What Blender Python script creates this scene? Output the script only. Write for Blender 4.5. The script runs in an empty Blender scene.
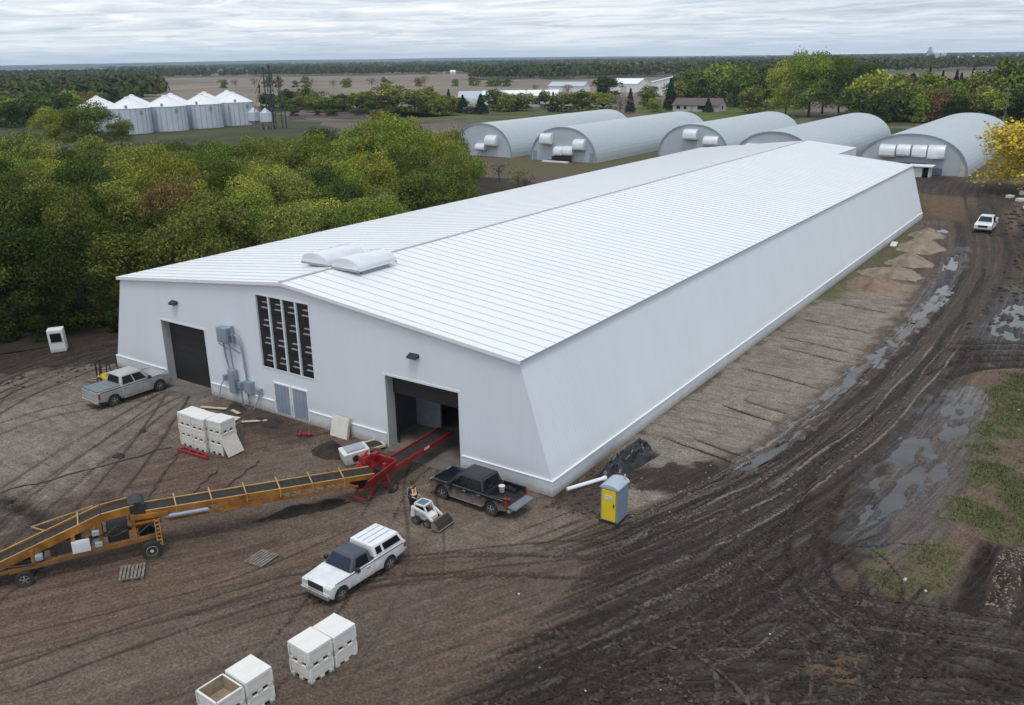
import bpy, bmesh, math, random
import numpy as np
from mathutils import Vector, Matrix
R = math.radians
rng = np.random.default_rng(7)
random.seed(7)
sc = bpy.context.scene
col = sc.collection

# ------------------------------------------------------------------ render
sc.render.engine = 'CYCLES'
sc.cycles.use_denoising = True
try: sc.cycles.denoiser = 'OPENIMAGEDENOISE'
except Exception: pass
sc.cycles.max_bounces = 5
sc.cycles.diffuse_bounces = 3
sc.cycles.glossy_bounces = 3
sc.cycles.transmission_bounces = 3
sc.cycles.volume_bounces = 1
sc.cycles.transparent_max_bounces = 48
sc.view_settings.view_transform = 'Standard'
sc.view_settings.look = 'None'
sc.view_settings.exposure = 0.0
sc.view_settings.gamma = 1.0

# ------------------------------------------------------------------ camera
f_px, pitch, roll, yaw = 877.87, R(18.5103), R(-0.88787), R(-34.676)
fw = Vector((math.sin(yaw)*math.cos(pitch), math.cos(yaw)*math.cos(pitch), -math.sin(pitch)))
rt = Vector((math.cos(yaw), -math.sin(yaw), 0))
up = rt.cross(fw)
r2 = rt*math.cos(roll) + up*math.sin(roll)
u2 = -rt*math.sin(roll) + up*math.cos(roll)
camd = bpy.data.cameras.new('camera')
camd.sensor_width = 36; camd.lens = f_px*36/1024
camd.clip_start = 0.5; camd.clip_end = 40000
cam = bpy.data.objects.new('camera', camd); col.objects.link(cam)
M = Matrix.Identity(4)
for i in range(3):
    M[i][0], M[i][1], M[i][2] = r2[i], u2[i], -fw[i]
M.translation = Vector((41.68, -35.41, 22.0))
cam.matrix_world = M
sc.camera = cam

# ------------------------------------------------------------------ node helper
def new_mat(name):
    m = bpy.data.materials.new(name); m.use_nodes = True
    nt = m.node_tree; b = nt.nodes['Principled BSDF']
    return m, nt, b
def N(nt, typ, **kw):
    n = nt.nodes.new(typ)
    for k, v in kw.items():
        if k.startswith('i_'):
            key = k[2:]
            key = int(key) if key.isdigit() else key.replace('_', ' ')
            n.inputs[key].default_value = v
        else: setattr(n, k, v)
    return n
def L(nt, a, b): nt.links.new(a, b)
def ramp(nt, fac, stops):
    n = nt.nodes.new('ShaderNodeValToRGB'); e = n.color_ramp.elements
    while len(e) < len(stops): e.new(0.5)
    for k, (p, c) in enumerate(stops):
        e[k].position = p; e[k].color = (*c, 1) if len(c) == 3 else c
    L(nt, fac, n.inputs[0]); return n.outputs[0]
def mix(nt, fac, a, b, mode='MIX'):
    n = nt.nodes.new('ShaderNodeMix'); n.data_type = 'RGBA'; n.blend_type = mode
    for sock, v in ((n.inputs[0], fac), (n.inputs[6], a), (n.inputs[7], b)):
        if hasattr(v, 'is_output'): L(nt, v, sock)
        elif isinstance(v, (int, float)): sock.default_value = v
        else: sock.default_value = (*v, 1)
    return n.outputs[2]
def math_n(nt, op, a, b=None, clamp=False):
    n = nt.nodes.new('ShaderNodeMath'); n.operation = op; n.use_clamp = clamp
    for k, v in enumerate((a, b)):
        if v is None: continue
        if hasattr(v, 'is_output'): L(nt, v, n.inputs[k])
        else: n.inputs[k].default_value = v
    return n.outputs[0]
def noise(nt, vec, scale, detail=4, rough=.55, dist=0):
    n = nt.nodes.new('ShaderNodeTexNoise'); n.inputs['Scale'].default_value = scale
    n.inputs['Detail'].default_value = detail; n.inputs['Roughness'].default_value = rough
    n.inputs['Distortion'].default_value = dist
    if vec is not None: L(nt, vec, n.inputs['Vector'])
    return n.outputs[0]
def mapping(nt, vec, scale=(1,1,1), rot=(0,0,0)):
    n = nt.nodes.new('ShaderNodeMapping'); n.inputs['Scale'].default_value = scale
    n.inputs['Rotation'].default_value = rot; L(nt, vec, n.inputs[0]); return n.outputs[0]
def bump(nt, b, h, strength=.3, dist=.05):
    n = nt.nodes.new('ShaderNodeBump'); n.inputs['Strength'].default_value = strength
    n.inputs['Distance'].default_value = dist; L(nt, h, n.inputs['Height']); L(nt, n.outputs[0], b.inputs['Normal'])

MAT = {}
def simple(name, c, rough=.6, metal=0, var=.12, vscale=1.5, dirt=None, spec=.5, coat=0):
    """plain material with a little wear; dirt = (colour, z_top, amount): mud splashed up from below"""
    m, nt, b = new_mat(name)
    tc = nt.nodes.new('ShaderNodeTexCoord').outputs['Object']
    n1 = noise(nt, tc, vscale, 5)
    c2 = tuple(max(0, x*(1-var)) for x in c); c3 = tuple(min(1, x*(1+var*.6)) for x in c)
    base = ramp(nt, n1, [(.35, c2), (.65, c3)])
    rg = rough
    if dirt:
        dc, zt, am = dirt
        sx = nt.nodes.new('ShaderNodeSeparateXYZ'); L(nt, tc, sx.inputs[0])
        k = math_n(nt, 'DIVIDE', sx.outputs[2], zt)
        k = math_n(nt, 'SUBTRACT', 1.0, k)
        k = math_n(nt, 'MULTIPLY', k, 1.6)
        nn = noise(nt, tc, 2.5, 6, .65)
        k = math_n(nt, 'ADD', k, math_n(nt, 'MULTIPLY', math_n(nt, 'SUBTRACT', nn, .55), 1.6))
        k = math_n(nt, 'MULTIPLY', k, am, True)
        base = mix(nt, k, base, dc)
        r_ = math_n(nt, 'ADD', math_n(nt, 'MULTIPLY', k, .85-rough), rough)
        L(nt, r_, b.inputs['Roughness'])
    else: b.inputs['Roughness'].default_value = rough
    L(nt, base, b.inputs['Base Color'])
    b.inputs['Metallic'].default_value = metal
    b.inputs['Specular IOR Level'].default_value = spec
    b.inputs['Coat Weight'].default_value = coat
    MAT[name] = m; return m
MUD = (.12, .1, .082)
def panel(name, c, axis, period):
    m, nt, b = new_mat(name)
    tc = nt.nodes.new('ShaderNodeTexCoord').outputs['Object']
    w = nt.nodes.new('ShaderNodeTexWave'); w.wave_type = 'BANDS'; w.bands_direction = axis; w.wave_profile = 'SIN'
    w.inputs['Scale'].default_value = .314/period; L(nt, tc, w.inputs['Vector'])
    n1 = noise(nt, mapping(nt, tc, (.25, .25, .08)), 1.0, 5, .6); n2 = noise(nt, mapping(nt, tc, (1.6, 1.6, .1)), 1.0, 4, .6)
    base = ramp(nt, n1, [(.3, tuple(x*.95 for x in c)), (.7, c)])
    base = mix(nt, .18, base, ramp(nt, n2, [(.35, (.9,.9,.9)), (.55, (1,1,1))]), 'MULTIPLY')
    sx = nt.nodes.new('ShaderNodeSeparateXYZ'); L(nt, tc, sx.inputs[0])
    k = math_n(nt, 'SUBTRACT', 1.0, math_n(nt, 'DIVIDE', sx.outputs[2], 1.9)); k = math_n(nt, 'MULTIPLY', k, math_n(nt, 'MULTIPLY', noise(nt, tc, 1.3, 6, .7), .5), True)
    base = mix(nt, k, base, (.36, .32, .27))
    L(nt, base, b.inputs['Base Color']); b.inputs['Roughness'].default_value = .42
    bump(nt, b, w.outputs[0], .12, .03); MAT[name] = m
panel('panel_front', (.73, .775, .845), 'X', .3)
panel('panel_side', (.715, .765, .81), 'Y', .3)
simple('foundation_white', (.62, .65, .69), .6, var=.08, vscale=.6, dirt=((.3,.26,.22), .5, .55))
simple('trim_white', (.78, .8, .82), .45, var=.03)
simple('ridge_grey', (.42, .435, .45), .6)
simple('galvanized', (.42, .47, .52), .45, .35, var=.12, vscale=.8)
simple('galvanized_bright', (.72, .76, .8), .4, .15, var=.08, vscale=.8)
simple('steel_grey', (.30, .35, .42), .5, .3)
simple('tower_steel', (.05, .056, .066), .6, .3)
simple('door_black', (.022, .02, .02), .5)
simple('louver_black', (.012, .012, .014), .5)
simple('blade_grey', (.3, .31, .33), .5)
simple('service_grey', (.27, .32, .4), .5)
simple('concrete', (.17, .15, .13), .85, var=.4, vscale=.6)
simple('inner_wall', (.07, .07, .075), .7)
simple('reveal_grey', (.4, .44, .46), .7, var=.06)
simple('rubber', (.022, .021, .021), .85, dirt=((.07,.06,.05), .55, .6))
simple('rim_cream', (.66, .62, .5), .6, dirt=((.2,.17,.13), .5, .25))
simple('rim_grey', (.4, .41, .42), .4, .5, dirt=((.1,.085,.07), .6, .6))
simple('glass_dark', (.010, .012, .016), .1, spec=.4)
simple('windshield', (.015, .025, .045), .1, spec=.35)
simple('paint_black', (.008, .010, .016), .3, coat=.25, dirt=((.27,.24,.21), 1.05, .95))
simple('paint_white', (.7, .72, .74), .35, coat=.3, dirt=((.26,.23,.2), .8, .75))
simple('paint_silver', (.44, .45, .45), .35, .3, coat=.3, dirt=((.2,.17,.14), .9, .6))
simple('roof_slate', (.05, .062, .082), .4, var=.15)
simple('topper_white', (.72, .75, .78), .35, var=.05)
simple('tonneau', (.16, .19, .21), .6)
simple('chrome', (.6, .6, .62), .25, .8)
simple('plastic_black', (.02, .02, .022), .6)
simple('lamp_red', (.35, .02, .015), .3)
simple('lamp_clear', (.6, .6, .58), .15)
simple('orange_paint', (.29, .12, .018), .55, var=.45, vscale=1.6, dirt=((.09,.06,.035), 1.6, .6))
simple('pale_rail', (.42, .26, .09), .6, var=.3)
simple('belt_black', (.022, .019, .017), .8, var=.35, vscale=3)
simple('red_paint', (.30, .022, .025), .5, var=.25)
simple('engine_dark', (.03, .028, .027), .6, var=.4, vscale=4)
simple('hydraulic_blue', (.11, .16, .22), .5)
simple('white_paint', (.7, .7, .68), .5, var=.12, dirt=((.25,.2,.16), .5, .5))
simple('bin_white', (.72, .72, .69), .55, var=.06, vscale=2, dirt=((.35,.29,.22), .4, .35))
simple('bin_inside', (.32, .26, .18), .8, var=.3, vscale=3)
simple('opening_shade', (.02, .018, .017), .9)  # near-black that paints in the shade inside openings
simple('wood_grey', (.2, .175, .15), .85, var=.35, vscale=5)
simple('wood_pale', (.5, .44, .34), .8, var=.2, vscale=2)
simple('board_white', (.66, .64, .58), .7, var=.08)
simple('yellow_door', (.75, .56, .02), .5, var=.06)
simple('yellow_paint', (.62, .47, .03), .5, var=.2)
simple('toilet_grey', (.2, .25, .33), .55, var=.08)
simple('toilet_roof', (.36, .42, .49), .5, var=.06)
simple('tarp', (.008, .009, .012), .3, var=.4, vscale=4)
simple('soil_dark', (.035, .026, .02), .95, var=.5, vscale=3)
simple('soil_tan', (.23, .185, .135), .95, var=.3, vscale=1.2)
simple('soil_brown', (.2, .145, .1), .95, var=.35, vscale=1.2)
simple('stone', (.55, .53, .5), .8)
simple('skin', (.45, .28, .2), .6)
simple('hair', (.03, .018, .012), .7)
simple('cloth_dark', (.02, .022, .03), .9)
simple('vest_orange', (.75, .16, .04), .7)
simple('vest_stripe', (.75, .75, .6), .5)
simple('boot', (.04, .03, .022), .8)
simple('bark', (.075, .06, .048), .95, var=.4, vscale=2)
simple('hills_green', (.035, .05, .035), .95, var=.4, vscale=.002)
simple('roof_brown', (.12, .09, .08), .85, var=.15)
simple('siding', (.5, .48, .46), .7)
simple('roof_blue', (.42, .48, .56), .5)
simple('shed_white', (.72, .74, .76), .5)
simple('pole_wood', (.16, .13, .11), .9)
simple('sign_grey', (.5, .53, .58), .5)
simple('vent_white', (.74, .77, .8), .25, .35, var=.06)
simple('quonset_end', (.47, .53, .58), .5, .2, var=.06, vscale=.3)

# corrugated metal: sheets along x or y (object space)
def corrugated(name, c, period, axis, strength=.5, var=.06, metal=.15):
    m, nt, b = new_mat(name)
    tc = nt.nodes.new('ShaderNodeTexCoord').outputs['Object']
    w = nt.nodes.new('ShaderNodeTexWave'); w.wave_type = 'BANDS'; w.bands_direction = axis
    w.inputs['Scale'].default_value = .314/period; w.inputs['Distortion'].default_value = 0
    L(nt, tc, w.inputs['Vector'])
    n1 = noise(nt, tc, .35, 4)
    base = ramp(nt, n1, [(.3, tuple(x*(1-var) for x in c)), (.7, c)])
    L(nt, base, b.inputs['Base Color'])
    b.inputs['Roughness'].default_value = .42; b.inputs['Metallic'].default_value = metal
    bump(nt, b, w.outputs[0], strength, .05)
    MAT[name] = m
corrugated('quonset_roof', (.42, .475, .505), .45, 'Y', .25)
corrugated('silo_wall', (.62, .68, .76), .32, 'Z', .5, .12, .3)
corrugated('silo_roof', (.78, .8, .82), .32, 'Z', .02, .05)

# white standing-seam roof
m, nt, b = new_mat('roof_white')
tc = nt.nodes.new('ShaderNodeTexCoord').outputs['Object']
n1 = noise(nt, mapping(nt, tc, (.3, 1.05, 1)), .6, 4)
L(nt, ramp(nt, n1, [(.3, (.725, .755, .79)), (.7, (.77, .795, .825))]), b.inputs['Base Color'])
b.inputs['Roughness'].default_value = .4
MAT['roof_white'] = m
simple('seam_shade', (.46, .485, .51), .6, var=.1)  # ribs greyed so the colour carries the shadow lines along the seams

# leaves: colour from the object, varied leaf by leaf
def leaf_mat(name):
    m, nt, b = new_mat(name)
    oi = nt.nodes.new('ShaderNodeObjectInfo')
    ge = nt.nodes.new('ShaderNodeNewGeometry')
    rpi = ge.outputs['Random Per Island']
    tc = nt.nodes.new('ShaderNodeTexCoord').outputs['Object']
    n1 = noise(nt, tc, .45, 3)
    hsv = nt.nodes.new('ShaderNodeHueSaturation')
    L(nt, oi.outputs['Color'], hsv.inputs['Color'])
    h = math_n(nt, 'ADD', math_n(nt, 'MULTIPLY', math_n(nt, 'SUBTRACT', n1, .5), -.05), .5)
    h = math_n(nt, 'ADD', h, math_n(nt, 'MULTIPLY', math_n(nt, 'SUBTRACT', rpi, .5), -.025))
    L(nt, h, hsv.inputs['Hue'])
    v = math_n(nt, 'ADD', math_n(nt, 'MULTIPLY', rpi, .9), .55)
    v = math_n(nt, 'MULTIPLY', v, math_n(nt, 'ADD', math_n(nt, 'MULTIPLY', n1, .8), .6))
    L(nt, v, hsv.inputs['Value'])
    d = nt.nodes.new('ShaderNodeBsdfDiffuse'); L(nt, hsv.outputs[0], d.inputs[0])
    t = nt.nodes.new('ShaderNodeBsdfTranslucent'); L(nt, hsv.outputs[0], t.inputs[0])
    ms = nt.nodes.new('ShaderNodeMixShader'); ms.inputs[0].default_value = .14
    L(nt, d.outputs[0], ms.inputs[1]); L(nt, t.outputs[0], ms.inputs[2])
    L(nt, ms.outputs[0], nt.nodes['Material Output'].inputs[0])
    MAT[name] = m
leaf_mat('leaf')
m, nt, b = new_mat('woods')       # far woods, many trees in one mass
ge = nt.nodes.new('ShaderNodeNewGeometry')
tc = nt.nodes.new('ShaderNodeTexCoord').outputs['Object']
n1 = noise(nt, tc, .03, 4)
base = ramp(nt, n1, [(.3, (.06, .085, .03)), (.5, (.085, .11, .034)), (.62, (.125, .115, .045)), (.75, (.075, .1, .04))])
base = mix(nt, math_n(nt, 'MULTIPLY', ge.outputs['Random Per Island'], .6), base, (.02, .03, .012))
L(nt, base, b.inputs['Base Color']); b.inputs['Roughness'].default_value = 1; b.inputs['Specular IOR Level'].default_value = 0
MAT['woods'] = m
m, nt, b = new_mat('grass_blade')
ge = nt.nodes.new('ShaderNodeNewGeometry')
L(nt, ramp(nt, ge.outputs['Random Per Island'], [(0, (.055, .075, .024)), (.6, (.105, .125, .042)), (1, (.17, .15, .075))]), b.inputs['Base Color'])
b.inputs['Roughness'].default_value = .8
MAT['grass_blade'] = m
m, nt, b = new_mat('puddle_water')
tc = nt.nodes.new('ShaderNodeTexCoord').outputs['Object']
L(nt, ramp(nt, noise(nt, tc, .6, 4), [(.3, (.035, .034, .033)), (.7, (.07, .067, .064))]), b.inputs['Base Color'])
b.inputs['Roughness'].default_value = .12
bump(nt, b, noise(nt, tc, 6, 2), .05, .01)
MAT['puddle_water'] = m

# ------------------------------------------------------------------ mesh builder
class MB:
    def __init__(s): s.v = []; s.f = []; s.m = []; s.xf = Matrix.Identity(4)
    def add(s, vs, fs, mi=0):
        o = len(s.v); s.v += [tuple(s.xf @ Vector(p)) for p in vs]
        s.f += [tuple(i+o for i in f) for f in fs]; s.m += [mi]*len(fs)
    def box(s, x0, x1, y0, y1, z0, z1, mi=0):
        s.add([(x0,y0,z0),(x1,y0,z0),(x1,y1,z0),(x0,y1,z0),(x0,y0,z1),(x1,y0,z1),(x1,y1,z1),(x0,y1,z1)],
              [(0,3,2,1),(4,5,6,7),(0,1,5,4),(1,2,6,5),(2,3,7,6),(3,0,4,7)], mi)
    def hexa(s, P, mi=0):   # 4 bottom + 4 top corners
        s.add(P, [(0,3,2,1),(4,5,6,7),(0,1,5,4),(1,2,6,5),(2,3,7,6),(3,0,4,7)], mi)
    def bar(s, a, b, w, h=None, mi=0):   # rectangular bar from a to b
        h = h or w; a = Vector(a); b = Vector(b); d = (b-a).normalized()
        sd = d.cross(Vector((0,0,1)))
        if sd.length < 1e-3: sd = Vector((1,0,0))
        sd.normalize(); u = sd.cross(d)
        P = [p + sd*x*w/2 + u*z*h/2 for p in (a, b) for x, z in ((-1,-1),(1,-1),(1,1),(-1,1))]
        s.add(P, [(0,1,2,3),(4,7,6,5),(0,4,5,1),(1,5,6,2),(2,6,7,3),(3,7,4,0)], mi)
    def tube(s, pts, r, n=8, mi=0, r1=None):
        pts = [Vector(p) for p in pts]; o = []; vs = []; fs = []
        for k, p in enumerate(pts):
            d = (pts[min(k+1, len(pts)-1)] - pts[max(k-1, 0)]).normalized()
            sd = d.cross(Vector((0,0,1)))
            if sd.length < 1e-3: sd = d.cross(Vector((0,1,0)))
            sd.normalize(); u = sd.cross(d)
            rr = r if r1 is None else r + (r1-r)*k/(len(pts)-1)
            for i in range(n):
                a = 2*math.pi*i/n; vs.append(p + (sd*math.cos(a) + u*math.sin(a))*rr)
        for k in range(len(pts)-1):
            for i in range(n):
                fs.append((k*n+i, k*n+(i+1)%n, (k+1)*n+(i+1)%n, (k+1)*n+i))
        fs.append(tuple(range(n))[::-1]); fs.append(tuple((len(pts)-1)*n+i for i in range(n)))
        s.add(vs, fs, mi)
    def prism(s, prof, a0, a1, axis='y', mi=0):   # polygon extruded along an axis; prof in the two other axes
        def P(p, t): return (p[0], t, p[1]) if axis == 'y' else ((t, p[0], p[1]) if axis == 'x' else (p[0], p[1], t))
        n = len(prof); vs = [P(p, a0) for p in prof] + [P(p, a1) for p in prof]
        fs = [tuple(range(n)), tuple(range(2*n-1, n-1, -1))] + [(i, i+n, (i+1)%n+n, (i+1)%n) for i in range(n)]
        s.add(vs, fs, mi)
    def lathe(s, prof, c=(0,0,0), n=24, axis='z', mi=0):   # prof: (radius, height)
        vs = []; fs = []
        for r, h in prof:
            for i in range(n):
                a = 2*math.pi*i/n; x, y = r*math.cos(a), r*math.sin(a)
                p = (x, y, h) if axis == 'z' else ((x, h, y) if axis == 'y' else (h, x, y))
                vs.append((p[0]+c[0], p[1]+c[1], p[2]+c[2]))
        for k in range(len(prof)-1):
            for i in range(n): fs.append((k*n+i, k*n+(i+1)%n, (k+1)*n+(i+1)%n, (k+1)*n+i))
        fs.append(tuple(range(n))[::-1]); fs.append(tuple((len(prof)-1)*n+i for i in range(n)))
        s.add(vs, fs, mi)
    def quad(s, a, b, c, d, mi=0): s.add([a, b, c, d], [(0,1,2,3)], mi)
    def build(s, name, mats, parent=None, bevel=0, smooth=False, seg=2, fix=True):
        me = bpy.data.meshes.new(name); me.from_pydata(s.v, [], s.f)
        if not isinstance(mats, (list, tuple)): mats = [mats]
        for m in mats: me.materials.append(MAT[m])
        me.polygons.foreach_set('material_index', s.m)
        if fix or bevel:
            bm = bmesh.new(); bm.from_mesh(me)
            if fix: bmesh.ops.recalc_face_normals(bm, faces=bm.faces)
            if bevel:
                ed = [e for e in bm.edges if len(e.link_faces) == 2 and e.calc_face_angle(0) > R(25)]
                bmesh.ops.bevel(bm, geom=ed, offset=bevel, segments=seg, affect='EDGES', profile=.6, clamp_overlap=True)
            bm.to_mesh(me); bm.free()
        if smooth:
            for p in me.polygons: p.use_smooth = True
            try: me.set_sharp_from_angle(angle=R(38))
            except Exception: pass
        o = bpy.data.objects.new(name, me); col.objects.link(o)
        if parent: o.parent = parent
        return o
def thing(name, label, cat, loc=(0,0,0), rz=0, group=None, scale=None):
    o = bpy.data.objects.new(name, None); col.objects.link(o)
    o.empty_display_size = .3
    o.location = loc; o.rotation_euler = (0, 0, rz)
    if scale: o.scale = scale
    o['label'] = label; o['category'] = cat
    if group: o['group'] = group
    return o
def tag(o, label, cat, group=None):
    o['label'] = label; o['category'] = cat
    if group: o['group'] = group
    return o
def copy_tree(o, label=None, group=None, loc=None, rz=None, scale=None, parent=None):
    c = o.copy(); col.objects.link(c); c.parent = parent
    if label: c['label'] = label
    if group: c['group'] = group
    if loc is not None: c.location = loc
    if rz is not None: c.rotation_euler = (0, 0, rz)
    if scale is not None: c.scale = scale
    for ch in list(o.children): copy_tree(ch, parent=c)
    return c

# ------------------------------------------------------------------ numpy noise
def vnoise(x, y, seed=0):
    xi = np.floor(x).astype(np.int64); yi = np.floor(y).astype(np.int64)
    fx = x-xi; fy = y-yi; fx = fx*fx*(3-2*fx); fy = fy*fy*(3-2*fy)
    def h(a, b):
        n = (a*374761393 + b*668265263 + seed*974711) & 0x7fffffff
        n = (n ^ (n >> 13))*1274126177 & 0x7fffffff
        return ((n ^ (n >> 16)) & 0xffff)/65535.0
    return (h(xi,yi)*(1-fx)+h(xi+1,yi)*fx)*(1-fy) + (h(xi,yi+1)*(1-fx)+h(xi+1,yi+1)*fx)*fy
def fbm(x, y, seed=0, o=4):
    t = 0; a = .5; s = 0
    for k in range(o):
        t = t + a*vnoise(x*2**k, y*2**k, seed+k*17); s += a; a *= .5
    return t/s
def sstep(a, b, x):
    t = np.clip((x-a)/(b-a), 0, 1); return t*t*(3-2*t)
def catmull(P, n=12):
    P = [P[0]] + list(P) + [P[-1]]; out = []
    for i in range(1, len(P)-2):
        p0, p1, p2, p3 = [np.array(q, float) for q in P[i-1:i+3]]
        for t in np.linspace(0, 1, n, endpoint=False):
            out.append(.5*((2*p1)+(-p0+p2)*t+(2*p0-5*p1+4*p2-p3)*t*t+(-p0+3*p1-3*p2+p3)*t**3))
    out.append(np.array(P[-2], float)); return np.array(out)
def poly_dist(X, Y, path):
    """nearest distance, signed lateral offset and arc length to a polyline"""
    best = np.full(X.shape, 1e18); U = np.zeros(X.shape); S = np.zeros(X.shape); s0 = 0
    n = len(path)
    for i in range(n-1):
        a = path[i]; d = path[i+1]-a; l = np.hypot(*d); d = d/l
        px = X-a[0]; py = Y-a[1]
        t = px*d[0]+py*d[1]
        tc = np.clip(t, -1e9 if i == 0 else 0, 1e9 if i == n-2 else l)
        u = px*d[1]-py*d[0]
        q = (px-tc*d[0])**2+(py-tc*d[1])**2
        k = q < best
        best[k] = q[k]; U[k] = np.sign(u[k])*np.sqrt(q[k]); S[k] = s0+tc[k]; s0 += l
    return np.sqrt(best), U, S
def in_poly(X, Y, P):
    r = np.zeros(X.shape, bool); n = len(P)
    for i in range(n):
        x0, y0 = P[i]; x1, y1 = P[(i+1)%n]
        if y0 == y1: continue
        c = ((y0 > Y) != (y1 > Y)) & (X < (x1-x0)*(Y-y0)/(y1-y0)+x0); r ^= c
    return r
def soft_poly(X, Y, P, w):
    """soft mask of a polygon, edge width w"""
    PP = np.array(list(P)+[P[0]], float)
    x0, y0 = PP.min(0)-w*2; x1, y1 = PP.max(0)+w*2
    m = np.zeros(X.shape); k = (X > x0)&(X < x1)&(Y > y0)&(Y < y1)
    if not k.any(): return m
    xx, yy = X[k], Y[k]; best = np.full(xx.shape, 1e18)
    for i in range(len(PP)-1):
        a = PP[i]; d = PP[i+1]-a; l2 = (d**2).sum()
        t = np.clip(((xx-a[0])*d[0]+(yy-a[1])*d[1])/l2, 0, 1)
        best = np.minimum(best, (xx-a[0]-t*d[0])**2+(yy-a[1]-t*d[1])**2)
    sd = np.sqrt(best)*np.where(in_poly(xx, yy, P), 1, -1)
    m[k] = sstep(-w, w, sd); return m

# ------------------------------------------------------------------ ground
def axis_pts(lo, hi, segs, far):
    """segs: list of (start, end, step); geometric growth outside to +-far"""
    p = []
    for a, b_, st in segs: p += list(np.arange(a, b_-1e-6, st))
    p.append(segs[-1][1]); st = segs[-1][2]; x = p[-1]
    while x < far: st = min(st*1.12, 900); x += st; p.append(x)
    st = segs[0][2]; x = p[0]; q = []
    while x > -far: st = min(st*1.12, 900); x -= st; q.append(x)
    return np.array(q[::-1]+p)
xs = axis_pts(-46, 46, [(-46, -22, .3), (-22, 4, .18), (4, 44, .12), (44, 50, .5)], 12500)
ys = axis_pts(-30, 170, [(-30, 20, .12), (20, 46, .18), (46, 100, .35), (100, 170, .8)], 12500)
X, Y = np.meshgrid(xs, ys)
Z = np.zeros(X.shape)
near = (X > -60) & (X < 60) & (Y > -45) & (Y < 190)
fade = sstep(0, 1, np.minimum.reduce([(X+60)/12, (60-X)/10, (Y+45)/10, (190-Y)/20]))
road = catmull([(30,190),(23,160),(21.3,140),(22.8,120),(26.4,100),(29,85),(30.8,70),(31.4,57),(31.6,45),(31.5,33),(30.6,18),(28.7,6),(25.6,-3.5),(21.2,-13),(16.5,-22),(11,-33),(6,-44)], 10)
D, U, S = [np.full(X.shape, 1e3), X.copy(), Y.copy()]
d_, u_, s_ = poly_dist(X[near], Y[near], road)
D[near] = d_; U[near] = u_; S[near] = s_
yardp = catmull([(-11.5,4),(-10.8,-2),(-8.6,-9),(-4.5,-17),(1,-26),(6,-40)], 8)
d_, u_, s_ = poly_dist(X[near], Y[near], yardp)
U2, S2 = X.copy(), Y.copy(); U2[near] = u_; S2[near] = s_
nA = fbm(X*.25, Y*.25, 3); nB = fbm(X*1.1, Y*1.1, 11); nC = fbm(X*3.1, Y*3.1, 23, 3)
jx = X+(nB-.5)*2.2; jy = Y+(fbm(X*.9, Y*.9, 31)-.5)*2.2
tan = np.zeros(X.shape); dark = np.zeros(X.shape); grass = np.zeros(X.shape); wet = np.zeros(X.shape); rust = np.zeros(X.shape); pale = np.zeros(X.shape); yd = np.zeros(X.shape); plain = np.zeros(X.shape)
def zone(dst, P, w, a=1.0):
    np.maximum(dst, soft_poly(jx, jy, P, w)*a, out=dst)
# pale packed clay beside the long wall
zone(tan, [(19.8,6.5),(23,6),(25.4,8.2),(26.3,13),(27,20),(27.4,31),(27.2,45),(26.8,58),(20.5,60),(19.7,40)], .5, 1)
zone(tan, [(20.5,60),(27,58),(27,88),(24,92),(20,92)], .8, .2)
zone(tan, [(22.6,.2),(25.6,.8),(25,3.2),(22.6,3.6)], .4, .9)
zone(tan, [(12,-7.5),(18,-8),(24,-4),(22.5,-1.2),(12,.3)], 1.2, .42)
zone(tan, [(2,-1),(13,-4),(13,-9),(9,-12),(2,-6)], 1.5, .25)
zone(tan, [(-20,-12),(-17,-4.5),(-13.5,-.5),(-8.5,-.5),(-7,-7),(-3.5,-14),(-9,-20)], 1.6, .7)
zone(tan, [(4,-24),(9,-22),(16,-14),(22,-9),(20,-16),(14,-24),(8,-30)], 2, .16)
# dark churned soil
zone(dark, [(-30,-14),(-25,-5),(-19.8,1),(-19.6,30),(-24,30),(-27,8),(-36,-3),(-46,-16)], .8, .85)
zone(dark, [(21.3,4.8),(23.5,7.2),(25.6,8.4),(26.6,6),(25.8,3.6),(23.2,3.4)], .3, .8)
zone(dark, [(28.6,-1),(26.8,-6),(25.2,-12),(23.6,-18),(21.5,-30),(21,-34),(46,-34),(46,5.6),(40,7.2),(38.6,.4),(34,.6),(33,4.5),(32.8,9),(30.6,9)], 1.3, .74)
zone(dark, [(32.6,3),(33.2,8),(33.2,14),(34.2,22),(34.3,28),(33.2,36),(33.4,42),(41,46),(41,36),(36.4,34.5),(33.6,30),(32.6,18),(32.2,8)], .35, .85)
zone(dark, [(33.2,1.5),(34.6,1.5),(35.6,6),(33.6,8)], .5, .9)
zone(dark, [(-6,-17.5),(-2,-15),(1,-13.5),(2.5,-15.5),(0,-18.5)], .7, .5)
zone(dark, [(5,-12.5),(10,-7),(12.8,-4.6),(13.2,-6.4),(9,-12),(7,-14.5)], .6, .5)
zone(dark, [(19.7,-1.2),(22.8,-.6),(22.6,3),(20.2,4.5),(19.7,2)], .5, .6)
zone(dark, [(-4,-2.8),(3,-3),(4,-.2),(-6,-.2)], .7, .5)
zone(dark, [(20,97),(29,97),(29,140),(20,146),(-22,140),(-22,128),(12,124)], 2, .7)
zone(dark, [(33.6,62),(36,90),(32,128),(30.5,128),(31.5,90),(33,62)], .8, .75)
zone(rust, [(19.8,99),(24.5,98),(23.5,121),(14,122)], 2, .9)
zone(rust, [(34.9,-6.9),(36.4,-7.2),(36.6,-4.9),(35.6,-4.6)], .3, .75)
zone(dark, [(21.6,58),(27.4,57),(27.4,92),(21,93)], .6, .4)  # ground toned darker so the heaps stand out
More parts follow.
